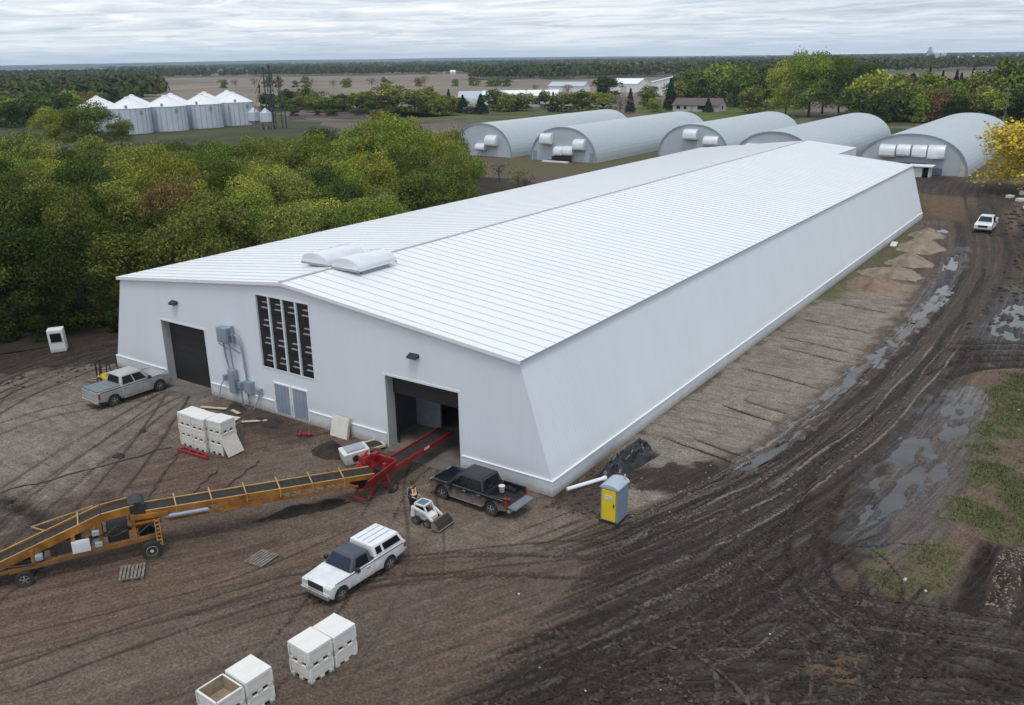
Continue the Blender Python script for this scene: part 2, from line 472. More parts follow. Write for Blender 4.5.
zone(pale, [(26.5,7.2),(27.2,9.5),(28.1,15),(28.6,22),(29.2,32),(29.7,44),(30,58),(29,58),(28.5,44),(27.9,32),(27.4,22),(26.9,14),(26.0,8.4)], .25, 1)  # light grey wet mud, its sky reflection painted into the colour
zone(pale, [(34.2,26),(35.8,29.4),(37.2,28.4),(36.6,24)], .5, .55)
zone(dark, [(32.6,1.5),(35,1.2),(35.6,7.2),(33,9.5)], .5, .95)
zone(dark, [(33.4,40),(41,44),(46,60),(46,120),(33,128),(31.6,90),(34,60)], 1.2, .8)
zone(yd, [(-46,-40),(4,-40),(0,-18),(-3,-9),(-4,2),(-46,2)], 2, 1)
# grass
zone(grass, [(36.9,7.6),(37.3,12.5),(36.9,18),(37.2,23.5),(36.6,29),(37.2,33.5),(48,38),(50,8.6),(40.6,8.2)], .6, .9)
zone(grass, [(34.7,1.2),(34.8,3.5),(37.0,6.2),(38.6,6.4),(38.5,1.2),(36.8,-.8)], .6, .6)
zone(grass, [(19.7,44),(21.6,48),(22.2,62),(22.8,84),(19.7,90)], .8, .75)
zone(grass, [(34,60),(40,56),(48,130),(32,128),(33,100),(35,88)], 1.6, .45)
zone(grass, [(18,140),(23,141),(28,170),(19,215)], 1.2, .8)
for xa, xb in ((-77.5,-70.2),(-54.5,-48),(-32.5,-25)): zone(grass, [(xa,130),(xb,128),(xb,205),(xa,205)], 1, .9)
zone(grass, [(-100,120),(-45,113),(-22,128),(-22,134),(-100,131)], 3, .7)
# wet ground
zone(wet, [(33.2,3.5),(32.9,10),(33,20),(33.8,28),(36.5,29),(37.6,20),(37.4,12),(38,8),(36,3)], .6, 1)
zone(wet, [(26.6,7),(28.4,12),(29.1,25),(29.8,45),(30,60),(28.5,80),(26.6,80),(27.4,58),(28.3,40),(27.6,25),(26.4,10)], .35, .9)
zone(wet, [(33.4,42),(34,62),(38,60),(41,42),(36,36)], .8, .7)
roadm = sstep(3.4, 2.0, D)*(Y > -2)
lane = np.maximum(np.exp(-((U-.9)/.42)**2), np.exp(-((U+.95)/.42)**2))
edge = np.exp(-((np.abs(U)-2.9)/.7)**2)*(Y > 4)
dark = np.maximum(dark, np.clip(roadm*(.62-.5*lane)+edge*.55, 0, 1))
grass *= sstep(.34, .52, fbm(X*.75, Y*.75, 131, 4)*.75+nC*.25+.05*(Y > 40))*.9+.1
tan *= .72+.28*sstep(.3, .5, nA)
tan *= 1-roadm*.75
plain = np.maximum(plain, .75*lane*roadm*(.5+.5*nA))
# heights
Z += (nA-.5)*.16 + (nB-.5)*.06 + (nC-.5)*.05
Z += wet*((fbm(U*2.2, S*.6, 51)-.5)*.42)
Z += dark*((nB-.5)*.05+(nC-.5)*.06)
# ploughed streaks that follow the traffic
st = fbm(U*2.6, S*.07, 61, 3)-.5
fan = sstep(6, 2.5, D)*(S > 80)
Z += fan*st*.06
yard = (X < 27)*(Y < 2)*near
st2 = fbm(np.where(yd > .5, U2, U)*1.9, np.where(yd > .5, S2, S)*.1, 71, 3)-.5
Z += yard*st2*.07
strip = tan*((X > 19)&(Y > 3))
Z += strip*(fbm((X+Y*.1)*.22, (Y-X*.12)*1.3, 81, 3)-.5)*.10
# wheel tracks
STRIPS = []
def track(P, gauge=1.75, w=.2, depth=.06, dk=.35, tread=0, light=.5):
    STRIPS.append((P, gauge, w, dk, tread))
    path = catmull(P, 6)
    lo = path.min(0)-2; hi = path.max(0)+2
    k = (X > lo[0])&(X < hi[0])&(Y > lo[1])&(Y < hi[1])
    if not k.any(): return
    d, u, s = poly_dist(X[k], Y[k], path)
    length = np.hypot(*np.diff(path, axis=0).T).sum()
    end = sstep(-.2, .8, s)*sstep(length+.2, length-.8, s)
    z = 0; m = 0
    for o in ((-gauge/2, gauge/2) if gauge else (0,)):
        q = np.abs(u-o)
        rut = np.exp(-(q/w)**2); berm = np.exp(-((q-w*1.9)/(w*.8))**2)
        t = 1+.8*np.sign(np.sin(s*2*math.pi/tread)) if tread else 1
        z = z - 1.3*depth*rut*t + .6*depth*berm; m = np.maximum(m, rut)
    Z[k] += z*end; dark[k] = np.clip(dark[k]+dk*m*end*(.6+.8*nA[k]), 0, 1)
    if light: plain[k] = np.maximum(plain[k], light*end*np.maximum.reduce([np.exp(-((np.abs(u-o_)-w*1.9)/(w*.7))**2) for o_ in ((-gauge/2, gauge/2) if gauge else (0,))]))
def off(o, y0, y1, wob=.0, seed=0):
    r_ = random.Random(seed); k = (road[:,1] < y1)&(road[:,1] > y0); P = road[k][::3]; Q = []
    T = np.gradient(P, axis=0); T /= np.hypot(T[:,0], T[:,1])[:,None]
    for p, t in zip(P, T): Q.append((p[0]-t[1]*o+r_.uniform(-wob, wob), p[1]+t[0]*o+r_.uniform(-wob, wob)))
    return Q
track(off(0, -2, 185), 1.9, .42, .07, .25)
track(off(-.5, 4, 70, .15, 1), 1.8, .3, .05, .25)
rt_ = random.Random(77)
for k in range(58):
    o = rt_.uniform(-4.4, 6.2); q = off(o, -34, rt_.uniform(2, 48) if abs(o) < 2.3 else rt_.uniform(-8, 1) if o < 0 else rt_.uniform(-2, 8), .2, k+90)
    if len(q) > 4: STRIPS.append((q[rt_.randrange(2):], rt_.choice([0,1.7,1.8]), rt_.uniform(.08,.18), rt_.uniform(.3,.8), rt_.choice([0,0,.3])))
for k in range(26):
    a0 = rt_.uniform(25, 41); b0 = rt_.uniform(-14, -1); an = rt_.uniform(-.5, 1.2); r0 = rt_.uniform(4, 14); Q = []
    for j in range(7): an += rt_.choice([-1,1])*.1 + 1.6/r0*(1 if k % 2 else -1); a0 += math.cos(an)*1.6; b0 += math.sin(an)*1.6; Q.append((a0, b0))
    STRIPS.append((Q, rt_.choice([0,1.7]), rt_.uniform(.08,.16), .7, rt_.choice([0,.3])))
for k in range(46):
    o = rt_.uniform(-3.6, 6.2); y1_ = rt_.uniform(2, 30) if abs(o) < 2.4 else rt_.uniform(-9, 0) if o < 0 else rt_.uniform(-2, 8)
    track(off(o, -34, y1_, .25, k+5), rt_.choice([0,0,1.7]), rt_.uniform(.07,.16), rt_.uniform(.012,.035), rt_.uniform(.3,.8), rt_.choice([0,0,0,.3]), rt_.uniform(.2,.8))
ARCS = [[(27.5,-13),(31,-9.5),(36,-6.5),(43,-3)], [(28,-16),(32,-11),(38,-6),(46,-1.5)], [(26,-7),(30,-6.8),(35,-4),(41,-.8)], [(29,-3),(32,-2.5),(36,-1.2),(42,.6)],
        [(30,-12),(33,-8.5),(34.6,-4),(34.4,2)], [(28,-9.5),(31,-9),(33.4,-10.5),(35,-14)], [(33,-12),(35.6,-9.5),(36.6,-6),(35.4,-3.2),(33,-2)], [(25,-10),(26.4,-11),(27,-13.5),(26.6,-18)],
        [(27.2,-8.8),(28.3,-10.4),(28.6,-13.3),(28,-17)], [(24,-16),(27,-12),(30.4,-7),(31.5,0),(31.4,10)], [(37,-8),(37,-4.5),(36.6,-1),(37,2.4)], [(30,4),(32,-1),(36,-4.4),(43,-6)], [(31.6,8),(32.4,2),(35,-2),(42,-3)],
        [(24,-12),(28,-10.5),(32,-11.5),(36,-15)], [(32.4,-9.4),(34.4,-8.4),(36.8,-8.8),(39,-10.6)], [(33.6,-7.6),(35.6,-6.6),(37.4,-7),(40,-9)], [(22,-20),(26,-14),(29,-7),(30.2,2)], [(20,-24),(25,-15),(28,-8),(29.4,0)], [(36,-14),(37.6,-8),(38,-3),(37.6,1)]]
for P in ARCS:
    dx_, dy_ = rt_.uniform(-.4,.4), rt_.uniform(-.4,.4)
    track(P, 1.7, rt_.uniform(.1,.17), rt_.uniform(.03,.06), .75, rt_.choice([0,.3,.3]), .7)
    track([(p[0]+dx_+.3, p[1]+dy_-.3) for p in P], rt_.choice([0,1.7]), rt_.uniform(.08,.13), .03, .6, rt_.choice([0,.3]), .6)
for P in ([(-3,-20),(-8,-10),(-11,-1)], [(0,-20),(-6,-10),(-10.4,-1)], [(-14,-16),(-15,-9),(-12,-2.5)], [(5,-24),(0,-14),(-8,-4),(-10.8,-1)], [(-16,-14),(-20,-7),(-22,2)], [(-20,-16),(-24,-6),(-22.5,6)], [(-12,-20),(-19,-11),(-24,-4),(-24,8)], [(-18,-18),(-22,-9),(-25,0)], [(-24,-14),(-26,-6),(-25.5,4)],
          [(20,-24),(16,-12),(12,-4),(11,0)], [(24,-22),(19,-10),(13,-3),(11.2,0)], [(10,-24),(14,-14),(20,-7),(26,-2)], [(13,-18),(18,-9.5),(26,-4),(29,0)], [(8,-22),(15,-12.5),(22,-6.5),(28,2)], [(14,-12),(20,-7.5),(27,-4)], [(6,-26),(12,-16),(14,-8)]):
    track(P, 1.7, rt_.uniform(.1,.17), .018, .34, rt_.choice([0,.3]), .35)
track([(-8,-16.5),(-4,-16.2),(-.5,-16.4),(2.4,-17.6)], 0, .45, .09, .3, .42)
track([(-1.6,-13),(.8,-13.2),(3.2,-14.3)], 0, .5, .07, .3, .42)
for y_ in (9.5,10.6,16.5,18.4,24,30.5,33,39,46):
    track([(20.6+(y_*7%3),y_+.7),(23.5,y_+.1),(26.8,y_-.7)], 0, .13, .06, .6, 0, .4)
for P in ([(33.2,36),(36,38.4),(42,41.5)], [(33.3,38.5),(36,40.2),(42,43.4)], [(33,30),(34.4,33.5),(38,36.6),(42,38)]): track(P, 1.5, .3, .1, .6)
# the traffic thins out where it spreads into the open yard
spread = 1-.85*sstep(2, -5, Y)*sstep(28.2, 24.4, X)*(X > 4)
dark *= spread
# channel dug at the right edge
CH = np.zeros(X.shape)
for P, dz in (([(39.0,.6),(39.85,.6),(39.75,6.9),(39.2,7.1)], .5), ([(41.0,.6),(42.4,.7),(42.4,6.6),(41.1,7.2)], .55), ([(39.95,2.2),(40.5,2),(40.4,4.8),(39.95,5)], .25)):
    mm = soft_poly(jx*.15+X*.85, jy*.15+Y*.85, P, .16); Z -= mm*dz; dark = np.maximum(dark, mm); CH = np.maximum(CH, mm)
mm = soft_poly(jx*.3+X*.7, jy*.3+Y*.7, [(39.7,.6),(41.2,.8),(41.2,7.4),(40,7)], .3)*(1-dark*.0); Z += mm*(nC-.3)*.25*(Z > -.2)
grass *= 1-CH; plain *= 1-CH; tan *= 1-pale*.9; dark *= 1-pale*.6
CHm = soft_poly(X, Y, [(38.8,.4),(42.6,.4),(42.6,7.4),(38.9,7.3)], .3); grass *= 1-CHm*.8; dark = np.maximum(dark, CHm*.75)
# hollows that hold water
pud = np.zeros(X.shape)
PUDDLES = [[(33.6,5.6),(33.1,9.5),(33.1,13),(33.4,17.5),(34.6,18.4),(36.0,16.6),(36.3,13),(35.4,9.6),(34.8,6.8)],
           [(34.6,20.2),(34.3,25.2),(35.3,27.3),(36.2,25),(36.4,20.6),(35.6,18.9)],
           [(28.4,44),(28.7,52),(28.5,60),(27.6,66),(26.7,74),(27.6,77),(28.8,66),(30.0,56),(29.7,46)],
           [(27.6,26),(28.2,36),(28.9,44),(29.5,44),(29.2,34),(28.4,24)],
           [(26.6,8.4),(27.2,12),(27.9,17),(28.4,17.4),(27.9,12),(27.2,8.6)],
           [(34.6,44),(35,54),(37.6,56),(38.6,47),(36.6,42)],
           [(22.6,88.6),(24.6,88),(24.4,91),(23,91.4)]]
for P in PUDDLES: pud = np.maximum(pud, soft_poly(jx*.45+X*.55, jy*.45+Y*.55, P, .45))
Z -= pud*(.17+.05*nC)
Z += pud*np.maximum(0, fbm(U*2.0+S*.1, S*.55, 91, 5)-.50)*1.3
Z *= fade
bld = soft_poly(X, Y, [(-19.8,-.1),(19.8,-.1),(19.8,97.4),(-19.8,97.4)], .25)
Z = Z*(1-bld) - .02*bld
Z[(~near)] = 0
# level ground under the things that stand on it is kept low by a clamp
Z = np.clip(Z, -.8, .35)
def ground_zs(x, y):
    i = np.clip(np.searchsorted(xs, x), 1, len(xs)-1); j = np.clip(np.searchsorted(ys, y), 1, len(ys)-1)
    a = (x-xs[i-1])/(xs[i]-xs[i-1]); b_ = (y-ys[j-1])/(ys[j]-ys[j-1])
    return (Z[j-1,i-1]*(1-a)+Z[j-1,i]*a)*(1-b_)+(Z[j,i-1]*(1-a)+Z[j,i]*a)*b_
def ground_z(x, y):
    i = int(np.clip(np.searchsorted(xs, x), 1, len(xs)-1)); j = int(np.clip(np.searchsorted(ys, y), 1, len(ys)-1))
    a = (x-xs[i-1])/(xs[i]-xs[i-1]); b_ = (y-ys[j-1])/(ys[j]-ys[j-1])
    return float((Z[j-1,i-1]*(1-a)+Z[j-1,i]*a)*(1-b_)+(Z[j,i-1]*(1-a)+Z[j,i]*a)*b_)

m, nt, b = new_mat('soil')
at1 = N(nt, 'ShaderNodeAttribute', attribute_name='zone'); at2 = N(nt, 'ShaderNodeAttribute', attribute_name='flow')
sz = nt.nodes.new('ShaderNodeSeparateColor'); L(nt, at1.outputs['Color'], sz.inputs[0])
zt, zg, zw, zd = sz.outputs[0], sz.outputs[1], sz.outputs[2], at1.outputs['Alpha']
sf = nt.nodes.new('ShaderNodeSeparateXYZ'); L(nt, at2.outputs['Vector'], sf.inputs[0])
fl = nt.nodes.new('ShaderNodeCombineXYZ'); L(nt, sf.outputs[0], fl.inputs[0]); L(nt, sf.outputs[1], fl.inputs[1])
tc = nt.nodes.new('ShaderNodeTexCoord').outputs['Object']
big = noise(nt, tc, .18, 4); mid_ = noise(nt, tc, 1.1, 6, .65); fine = noise(nt, tc, 7, 6, .7)
at4 = N(nt, 'ShaderNodeAttribute', attribute_name='flow2'); at5 = N(nt, 'ShaderNodeAttribute', attribute_name='zone2')
s5 = nt.nodes.new('ShaderNodeSeparateColor'); L(nt, at5.outputs['Color'], s5.inputs[0])
zp, zy, zl = s5.outputs[0], s5.outputs[1], s5.outputs[2]
def two(scale, det, rough, dist):
    a_ = noise(nt, mapping(nt, fl.outputs[0], scale), 1.0, det, rough, dist); b_ = noise(nt, mapping(nt, at4.outputs['Vector'], scale), 1.0, det, rough, dist)
    m_ = nt.nodes.new('ShaderNodeMix'); L(nt, zy, m_.inputs[0]); L(nt, a_, m_.inputs[2]); L(nt, b_, m_.inputs[3]); return m_.outputs[0]
streak = two((1.5, .05, 1), 5, .6, .4)
streak2 = two((5, .16, 1), 6, .65, .3)
vor = nt.nodes.new('ShaderNodeTexVoronoi'); vor.inputs['Scale'].default_value = 9; L(nt, tc, vor.inputs['Vector'])
vor2 = nt.nodes.new('ShaderNodeTexVoronoi'); vor2.inputs['Scale'].default_value = 3.2; L(nt, tc, vor2.inputs['Vector'])
cross = noise(nt, mapping(nt, tc, (.3, 2.2, 1), (0,0,-.12)), 1.0, 5, .6, .5)
soil = ramp(nt, mid_, [(.3, (.108, .074, .054)), (.5, (.133, .094, .070)), (.7, (.16, .118, .091))])
soil = mix(nt, zy, soil, ramp(nt, mid_, [(.3, (.11, .083, .067)), (.5, (.16, .127, .105)), (.68, (.235, .195, .166))]))
sk = ramp(nt, streak, [(.33, (.72,.71,.70)), (.48, (.96,.95,.94)), (.64, (1.2,1.18,1.15))])
soil = mix(nt, 1.0, soil, sk, 'MULTIPLY')
soil = mix(nt, .42, soil, ramp(nt, streak2, [(.35, (.55,.54,.53)), (.5, (.97,.97,.97)), (.65, (1.4,1.38,1.36))]), 'MULTIPLY')
far_f = ramp(nt, noise(nt, mapping(nt, tc, (.0016, .005, 1)), 1, 3), [(.3, (.105,.083,.062)), (.5, (.135,.106,.082)), (.7, (.165,.132,.1))])
far_f = mix(nt, .35, far_f, ramp(nt, noise(nt, mapping(nt, tc, (.004,.06,1)), 1, 4), [(.3,(.6,.6,.6)),(.7,(1.2,1.2,1.2))]), 'MULTIPLY')
tanc = ramp(nt, mid_, [(.3, (.19, .161, .131)), (.52, (.265, .23, .19)), (.7, (.32, .283, .237))])
tanc = mix(nt, .75, tanc, ramp(nt, cross, [(.32, (.5,.49,.48)), (.47, (.95,.94,.93)), (.7, (1.12,1.12,1.1))]), 'MULTIPLY')
soil = mix(nt, zt, soil, tanc)
darkc = ramp(nt, mid_, [(.32, (.0235, .0175, .0145)), (.52, (.037, .0282, .0236)), (.7, (.057, .0448, .038))])
darkc = mix(nt, .8, mix(nt, .7, darkc, ramp(nt, streak, [(.34, (.6,.6,.6)), (.5, (.97,.97,.97)), (.66, (1.6,1.58,1.55))]), 'MULTIPLY'), ramp(nt, streak2, [(.34, (.5,.5,.5)), (.5, (.95,.95,.95)), (.66, (2.0,1.95,1.9))]), 'MULTIPLY')
soil = mix(nt, math_n(nt, 'MULTIPLY', zd, math_n(nt, 'ADD', math_n(nt, 'MULTIPLY', mid_, .5), .88), True), soil, darkc)
wetc = ramp(nt, streak2, [(.36, (.028,.025,.026)), (.5, (.06,.056,.056)), (.64, (.12,.113,.112))])
soil = mix(nt, math_n(nt, 'MULTIPLY', zw, .62), soil, wetc)
rustc = ramp(nt, mid_, [(.3, (.09,.06,.03)), (.7, (.19,.125,.065))])
soil = mix(nt, sf.outputs[2], soil, rustc)
grc = ramp(nt, noise(nt, tc, 2.3, 5, .7), [(.32, (.05,.052,.024)), (.5, (.10,.115,.036)), (.68, (.16,.14,.07))])
soil = mix(nt, zg, soil, grc)
soil = mix(nt, math_n(nt, 'MULTIPLY', math_n(nt, 'MULTIPLY', zl, .34), math_n(nt, 'SUBTRACT', 1.15, zd), True), soil, (.165,.138,.118))
soil = mix(nt, zp, soil, ramp(nt, streak2, [(.36, (.07,.064,.061)), (.48, (.16,.15,.144)), (.62, (.26,.248,.24))]))  # pale strip: sky sheen mixed in as colour
soil = mix(nt, .55, soil, ramp(nt, vor.outputs['Distance'], [(.0, (1.25,1.24,1.22)), (.35, (1,1,1)), (.7, (.55,.55,.55))]), 'MULTIPLY')
soil = mix(nt, .7, soil, ramp(nt, fine, [(.36, (.55,.55,.55)), (.5, (.97,.97,.97)), (.62, (1.4,1.39,1.38))]), 'MULTIPLY')
at3 = N(nt, 'ShaderNodeAttribute', attribute_name='far')
soil = mix(nt, at3.outputs['Fac'], soil, far_f)
L(nt, soil, b.inputs['Base Color'])
rg = math_n(nt, 'SUBTRACT', .95, math_n(nt, 'MULTIPLY', zw, math_n(nt, 'ADD', .28, math_n(nt, 'MULTIPLY', streak2, .5))))
L(nt, rg, b.inputs['Roughness'])
b.inputs['Specular IOR Level'].default_value = .3
clod_ = math_n(nt, 'ADD', math_n(nt, 'MULTIPLY', vor.outputs['Distance'], -.45), math_n(nt, 'MULTIPLY', vor2.outputs['Distance'], -.35))
hh = math_n(nt, 'ADD', math_n(nt, 'ADD', clod_, math_n(nt, 'MULTIPLY', streak2, .45)), math_n(nt, 'ADD', math_n(nt, 'MULTIPLY', fine, .22), math_n(nt, 'MULTIPLY', mid_, .7)))
nearf = math_n(nt, 'SUBTRACT', 1.0, at3.outputs['Fac'])
bn = nt.nodes.new('ShaderNodeBump'); bn.inputs['Distance'].default_value = .2; L(nt, hh, bn.inputs['Height']); L(nt, math_n(nt, 'MULTIPLY', nearf, .75), bn.inputs['Strength'])
L(nt, bn.outputs[0], b.inputs['Normal'])
MAT['soil'] = m

FAR = sstep(0, 1, np.maximum.reduce([(-105-X)/40, (X-60)/40, (Y-205)/50, (-60-Y)/30]))
ny, nx = X.shape
idx = np.arange(nx*ny).reshape(ny, nx)
quads = np.stack([idx[:-1,:-1], idx[:-1,1:], idx[1:,1:], idx[1:,:-1]], -1).reshape(-1, 4)
fm = (roadm[:-1,:-1] > .45).reshape(-1)
def grid_obj(name, q):
    used, inv = np.unique(q, return_inverse=True)
    co = np.stack([X.ravel()[used], Y.ravel()[used], Z.ravel()[used]], -1)
    me = bpy.data.meshes.new(name); me.vertices.add(len(used)); me.vertices.foreach_set('co', co.ravel())
    me.loops.add(q.size); me.loops.foreach_set('vertex_index', inv.ravel().astype(np.int32))
    me.polygons.add(len(q)); me.polygons.foreach_set('loop_start', np.arange(0, q.size, 4, dtype=np.int32))
    me.polygons.foreach_set('use_smooth', np.ones(len(q), bool))
    me.update(calc_edges=True)
    a = me.attributes.new('zone', 'FLOAT_COLOR', 'POINT')
    a.data.foreach_set('color', np.stack([tan, grass, wet, np.clip(dark, 0, 1)], -1).reshape(-1, 4)[used].ravel().astype(np.float32))
    a = me.attributes.new('flow', 'FLOAT_VECTOR', 'POINT')
    a.data.foreach_set('vector', np.stack([U, S, rust], -1).reshape(-1, 3)[used].ravel().astype(np.float32))
    a = me.attributes.new('flow2', 'FLOAT_VECTOR', 'POINT')
    a.data.foreach_set('vector', np.stack([U2, S2, 0*U2], -1).reshape(-1, 3)[used].ravel().astype(np.float32))
    a = me.attributes.new('zone2', 'FLOAT_COLOR', 'POINT')
    a.data.foreach_set('color', np.stack([pale, yd, np.clip(plain, 0, 1), 0*pale+1], -1).reshape(-1, 4)[used].ravel().astype(np.float32))
    a = me.attributes.new('far', 'FLOAT', 'POINT'); a.data.foreach_set('value', FAR.ravel()[used].astype(np.float32))
    me.materials.append(MAT['soil'])
    o = bpy.data.objects.new(name, me); col.objects.link(o); o['kind'] = 'structure'; return o
grid_obj('ground', quads[~fm])
grid_obj('dirt_road', quads[fm])
for P in PUDDLES:
    c = np.mean(P, 0); mb = MB()
    Q = [(c[0]+(p[0]-c[0])*1.18, c[1]+(p[1]-c[1])*1.1) for p in P]
    mb.add([(p[0], p[1], -.105) for p in Q], [tuple(range(len(Q)))])
    o = mb.build('puddle_water', 'puddle_water'); o['kind'] = 'structure'

# tyre marks pressed into the mud: thin sheets that follow the ground
m, nt, b = new_mat('tyre_mud')
at = N(nt, 'ShaderNodeAttribute', attribute_name='tr'); at2_ = N(nt, 'ShaderNodeAttribute', attribute_name='tone')
sx = nt.nodes.new('ShaderNodeSeparateXYZ'); L(nt, at.outputs['Vector'], sx.inputs[0])
st_ = nt.nodes.new('ShaderNodeSeparateColor'); L(nt, at2_.outputs['Color'], st_.inputs[0])
cmb = nt.nodes.new('ShaderNodeCombineXYZ'); L(nt, sx.outputs[1], cmb.inputs[0]); L(nt, sx.outputs[2], cmb.inputs[1])
tc = nt.nodes.new('ShaderNodeTexCoord').outputs['Object']
au = math_n(nt, 'ABSOLUTE', sx.outputs[0])
lug = math_n(nt, 'SINE', math_n(nt, 'MULTIPLY', math_n(nt, 'ADD', sx.outputs[1], math_n(nt, 'MULTIPLY', au, .12)), 2*math.pi/.26))
lug = math_n(nt, 'MULTIPLY', math_n(nt, 'MULTIPLY', lug, .5), st_.outputs[1])
n_a = noise(nt, mapping(nt, cmb.outputs[0], (.22, 1, 1)), 1.0, 3, .5); n_b = noise(nt, tc, 5, 5, .7)
al = math_n(nt, 'SUBTRACT', 1.0, math_n(nt, 'POWER', au, 3.0))
al = math_n(nt, 'ADD', math_n(nt, 'MULTIPLY', al, .55), math_n(nt, 'ADD', math_n(nt, 'MULTIPLY', n_a, .75), math_n(nt, 'MULTIPLY', n_b, .75)))
al = math_n(nt, 'ADD', al, math_n(nt, 'MULTIPLY', lug, .35))
al = math_n(nt, 'MULTIPLY', math_n(nt, 'SUBTRACT', al, 1.12), 7.0, True)
al = math_n(nt, 'MULTIPLY', al, st_.outputs[2])
tcol = mix(nt, st_.outputs[0], (.024, .0178, .0148), (.16, .124, .099))
tcol = mix(nt, .7, tcol, ramp(nt, n_b, [(.35, (.5,.5,.5)), (.5, (1,1,1)), (.65, (1.5,1.5,1.48))]), 'MULTIPLY')
L(nt, tcol, b.inputs['Base Color']); b.inputs['Roughness'].default_value = .75; b.inputs['Specular IOR Level'].default_value = .3
bump(nt, b, math_n(nt, 'ADD', lug, n_b), .8, .08)
tr_ = nt.nodes.new('ShaderNodeBsdfTransparent'); mx_ = nt.nodes.new('ShaderNodeMixShader'); L(nt, al, mx_.inputs[0]); L(nt, tr_.outputs[0], mx_.inputs[1]); L(nt, b.outputs[0], mx_.inputs[2])
L(nt, mx_.outputs[0], nt.nodes['Material Output'].inputs[0])
MAT['tyre_mud'] = m
def build_tracks():
    V = []; F = []; A = []; T = []; g = random.Random(9); o0 = 0
    for (P, gauge, w_, dk_, tread) in STRIPS:
        P = catmull(P, 10); seg = np.hypot(*np.diff(P, axis=0).T); S_ = np.concatenate([[0], np.cumsum(seg)])
        n = max(3, int(S_[-1]/.3)); q = np.linspace(0, S_[-1], n); px = np.interp(q, S_, P[:,0]); py = np.interp(q, S_, P[:,1])
        tx = np.gradient(px); ty = np.gradient(py); l = np.hypot(tx, ty); tx /= l; ty /= l
        tone = g.choice([0,0,0,.15,.5,.8,1]); tone = tone if dk_ < .55 else tone*.45
        if dk_ in (.34, .22): tone = g.choice([.2,.3,.4,.7])
        for o in ((-gauge/2, gauge/2) if gauge else (0,)):
            sd = g.uniform(0, 50); hw = min(max(w_*1.1, .1), .3)
            for k, uu in enumerate((-1, -.5, 0, .5, 1)):
                x = px-ty*(o+uu*hw); y = py+tx*(o+uu*hw); V.append(np.stack([x, y, ground_zs(x, y)+.014], -1)); A.append(np.stack([np.full(n, uu), q, np.full(n, sd)], -1))
                e = np.minimum(1, np.minimum(q, S_[-1]-q)/1.5); e = e*(1-.93*sstep(1, -6, y)*sstep(28.4, 24.2, x)*(dk_ not in (.34, .22)))*(1-.5*(dk_ in (.34, .22))); T.append(np.stack([np.full(n, tone), np.full(n, 1.0 if tread else .35), e, e*0+1], -1))
            for k in range(4):
                a_ = o0+k*n+np.arange(n-1)[np.maximum(e[:-1], e[1:]) > .14]; F.append(np.stack([a_, a_+1, a_+1+n, a_+n], -1))
            o0 += 5*n
    me = np_mesh_('tyre_tracks', np.concatenate(V), np.concatenate(F)); me.materials.append(MAT['tyre_mud'])
    at = me.attributes.new('tr', 'FLOAT_VECTOR', 'POINT'); at.data.foreach_set('vector', np.concatenate(A).astype(np.float32).ravel())
    at = me.attributes.new('tone', 'FLOAT_COLOR', 'POINT'); at.data.foreach_set('color', np.concatenate(T).astype(np.float32).ravel())
    o = bpy.data.objects.new('tyre_tracks', me); col.objects.link(o); o['kind'] = 'structure'
def np_mesh_(name, V, F):
    me = bpy.data.meshes.new(name); me.vertices.add(len(V)); me.vertices.foreach_set('co', V.astype(np.float32).ravel())
    me.loops.add(F.size); me.loops.foreach_set('vertex_index', F.astype(np.int32).ravel()); me.polygons.add(len(F)); me.polygons.foreach_set('loop_start', np.arange(0, F.size, 4, dtype=np.int32)); me.polygons.foreach_set('use_smooth', np.ones(len(F), bool)); me.update(calc_edges=True); return me
build_tracks()

# sheets of other ground further off, each a few centimetres up
def sheet(name, P, colr, z, var=.3, sc_=.05, jag=0, seed=1):
    r_ = random.Random(seed); Q = []
    n = len(P)
    for i in range(n):
        a = P[i]; b_ = P[(i+1)%n]; k = max(1, int(math.hypot(b_[0]-a[0], b_[1]-a[1])/max(jag*4, 5))) if jag else 1
        for j in range(k):
            t = j/k; Q.append((a[0]+(b_[0]-a[0])*t+r_.uniform(-jag, jag), a[1]+(b_[1]-a[1])*t+r_.uniform(-jag, jag), z))
    nm = name+'_cover_%d' % len(bpy.data.materials)
    simple(nm, colr, .95, var=var, vscale=sc_, spec=.2)
    mb = MB(); mb.add(Q, [tuple(range(len(Q)))]); o = mb.build(name, nm); o['kind'] = 'structure'; return o
G1 = (.07, .085, .028)
sheet('lawn', [(-84,258),(-52,272),(-92,420),(-155,410),(-150,330)], (.085,.115,.03), .05, .3, .08, 2, 2)
sheet('grass_verge', [(-190,210),(-125,245),(-150,330),(-180,345),(-235,330),(-240,260)], (.085,.095,.035), .05, .4, .06, 3, 3)
sheet('grass_verge', [(-52,262),(40,280),(60,330),(-50,320)], (.075,.085,.03), .06, .4, .06, 3, 4)
sheet('grass_verge', [(-150,215),(-20,222),(40,225),(50,262),(-100,258)], (.06,.066,.026), .045, .4, .06, 3, 4)
sheet('gravel_yard', [(-216,330),(-188,326),(-182,352),(-214,352)], (.22,.2,.18), .08, .2, .1, 1, 5)
sheet('forest_floor', [(-32,-6),(-28,2),(-25,14),(-24,60),(-30,90),(-55,106),(-90,96),(-135,60),(-120,10),(-70,-30),(-46,-20)], (.04,.034,.022), .06, .4, .2, 1.5, 6)
sheet('grass_verge', [(-130,60),(-90,100),(-120,140),(-200,200),(-300,260),(-420,210),(-330,120),(-200,60)], (.055,.058,.026), .03, .4, .04, 4, 7)
sheet('dirt_road', [(-300,119),(-195,97),(-192,102),(-300,131)], (.07,.065,.068), .06, .3, .1, .6, 8)
sheet('dirt_road', [(-232,205),(-150,226),(-152,234),(-232,216)], (.1,.085,.08), .06, .3, .1, .6, 9)
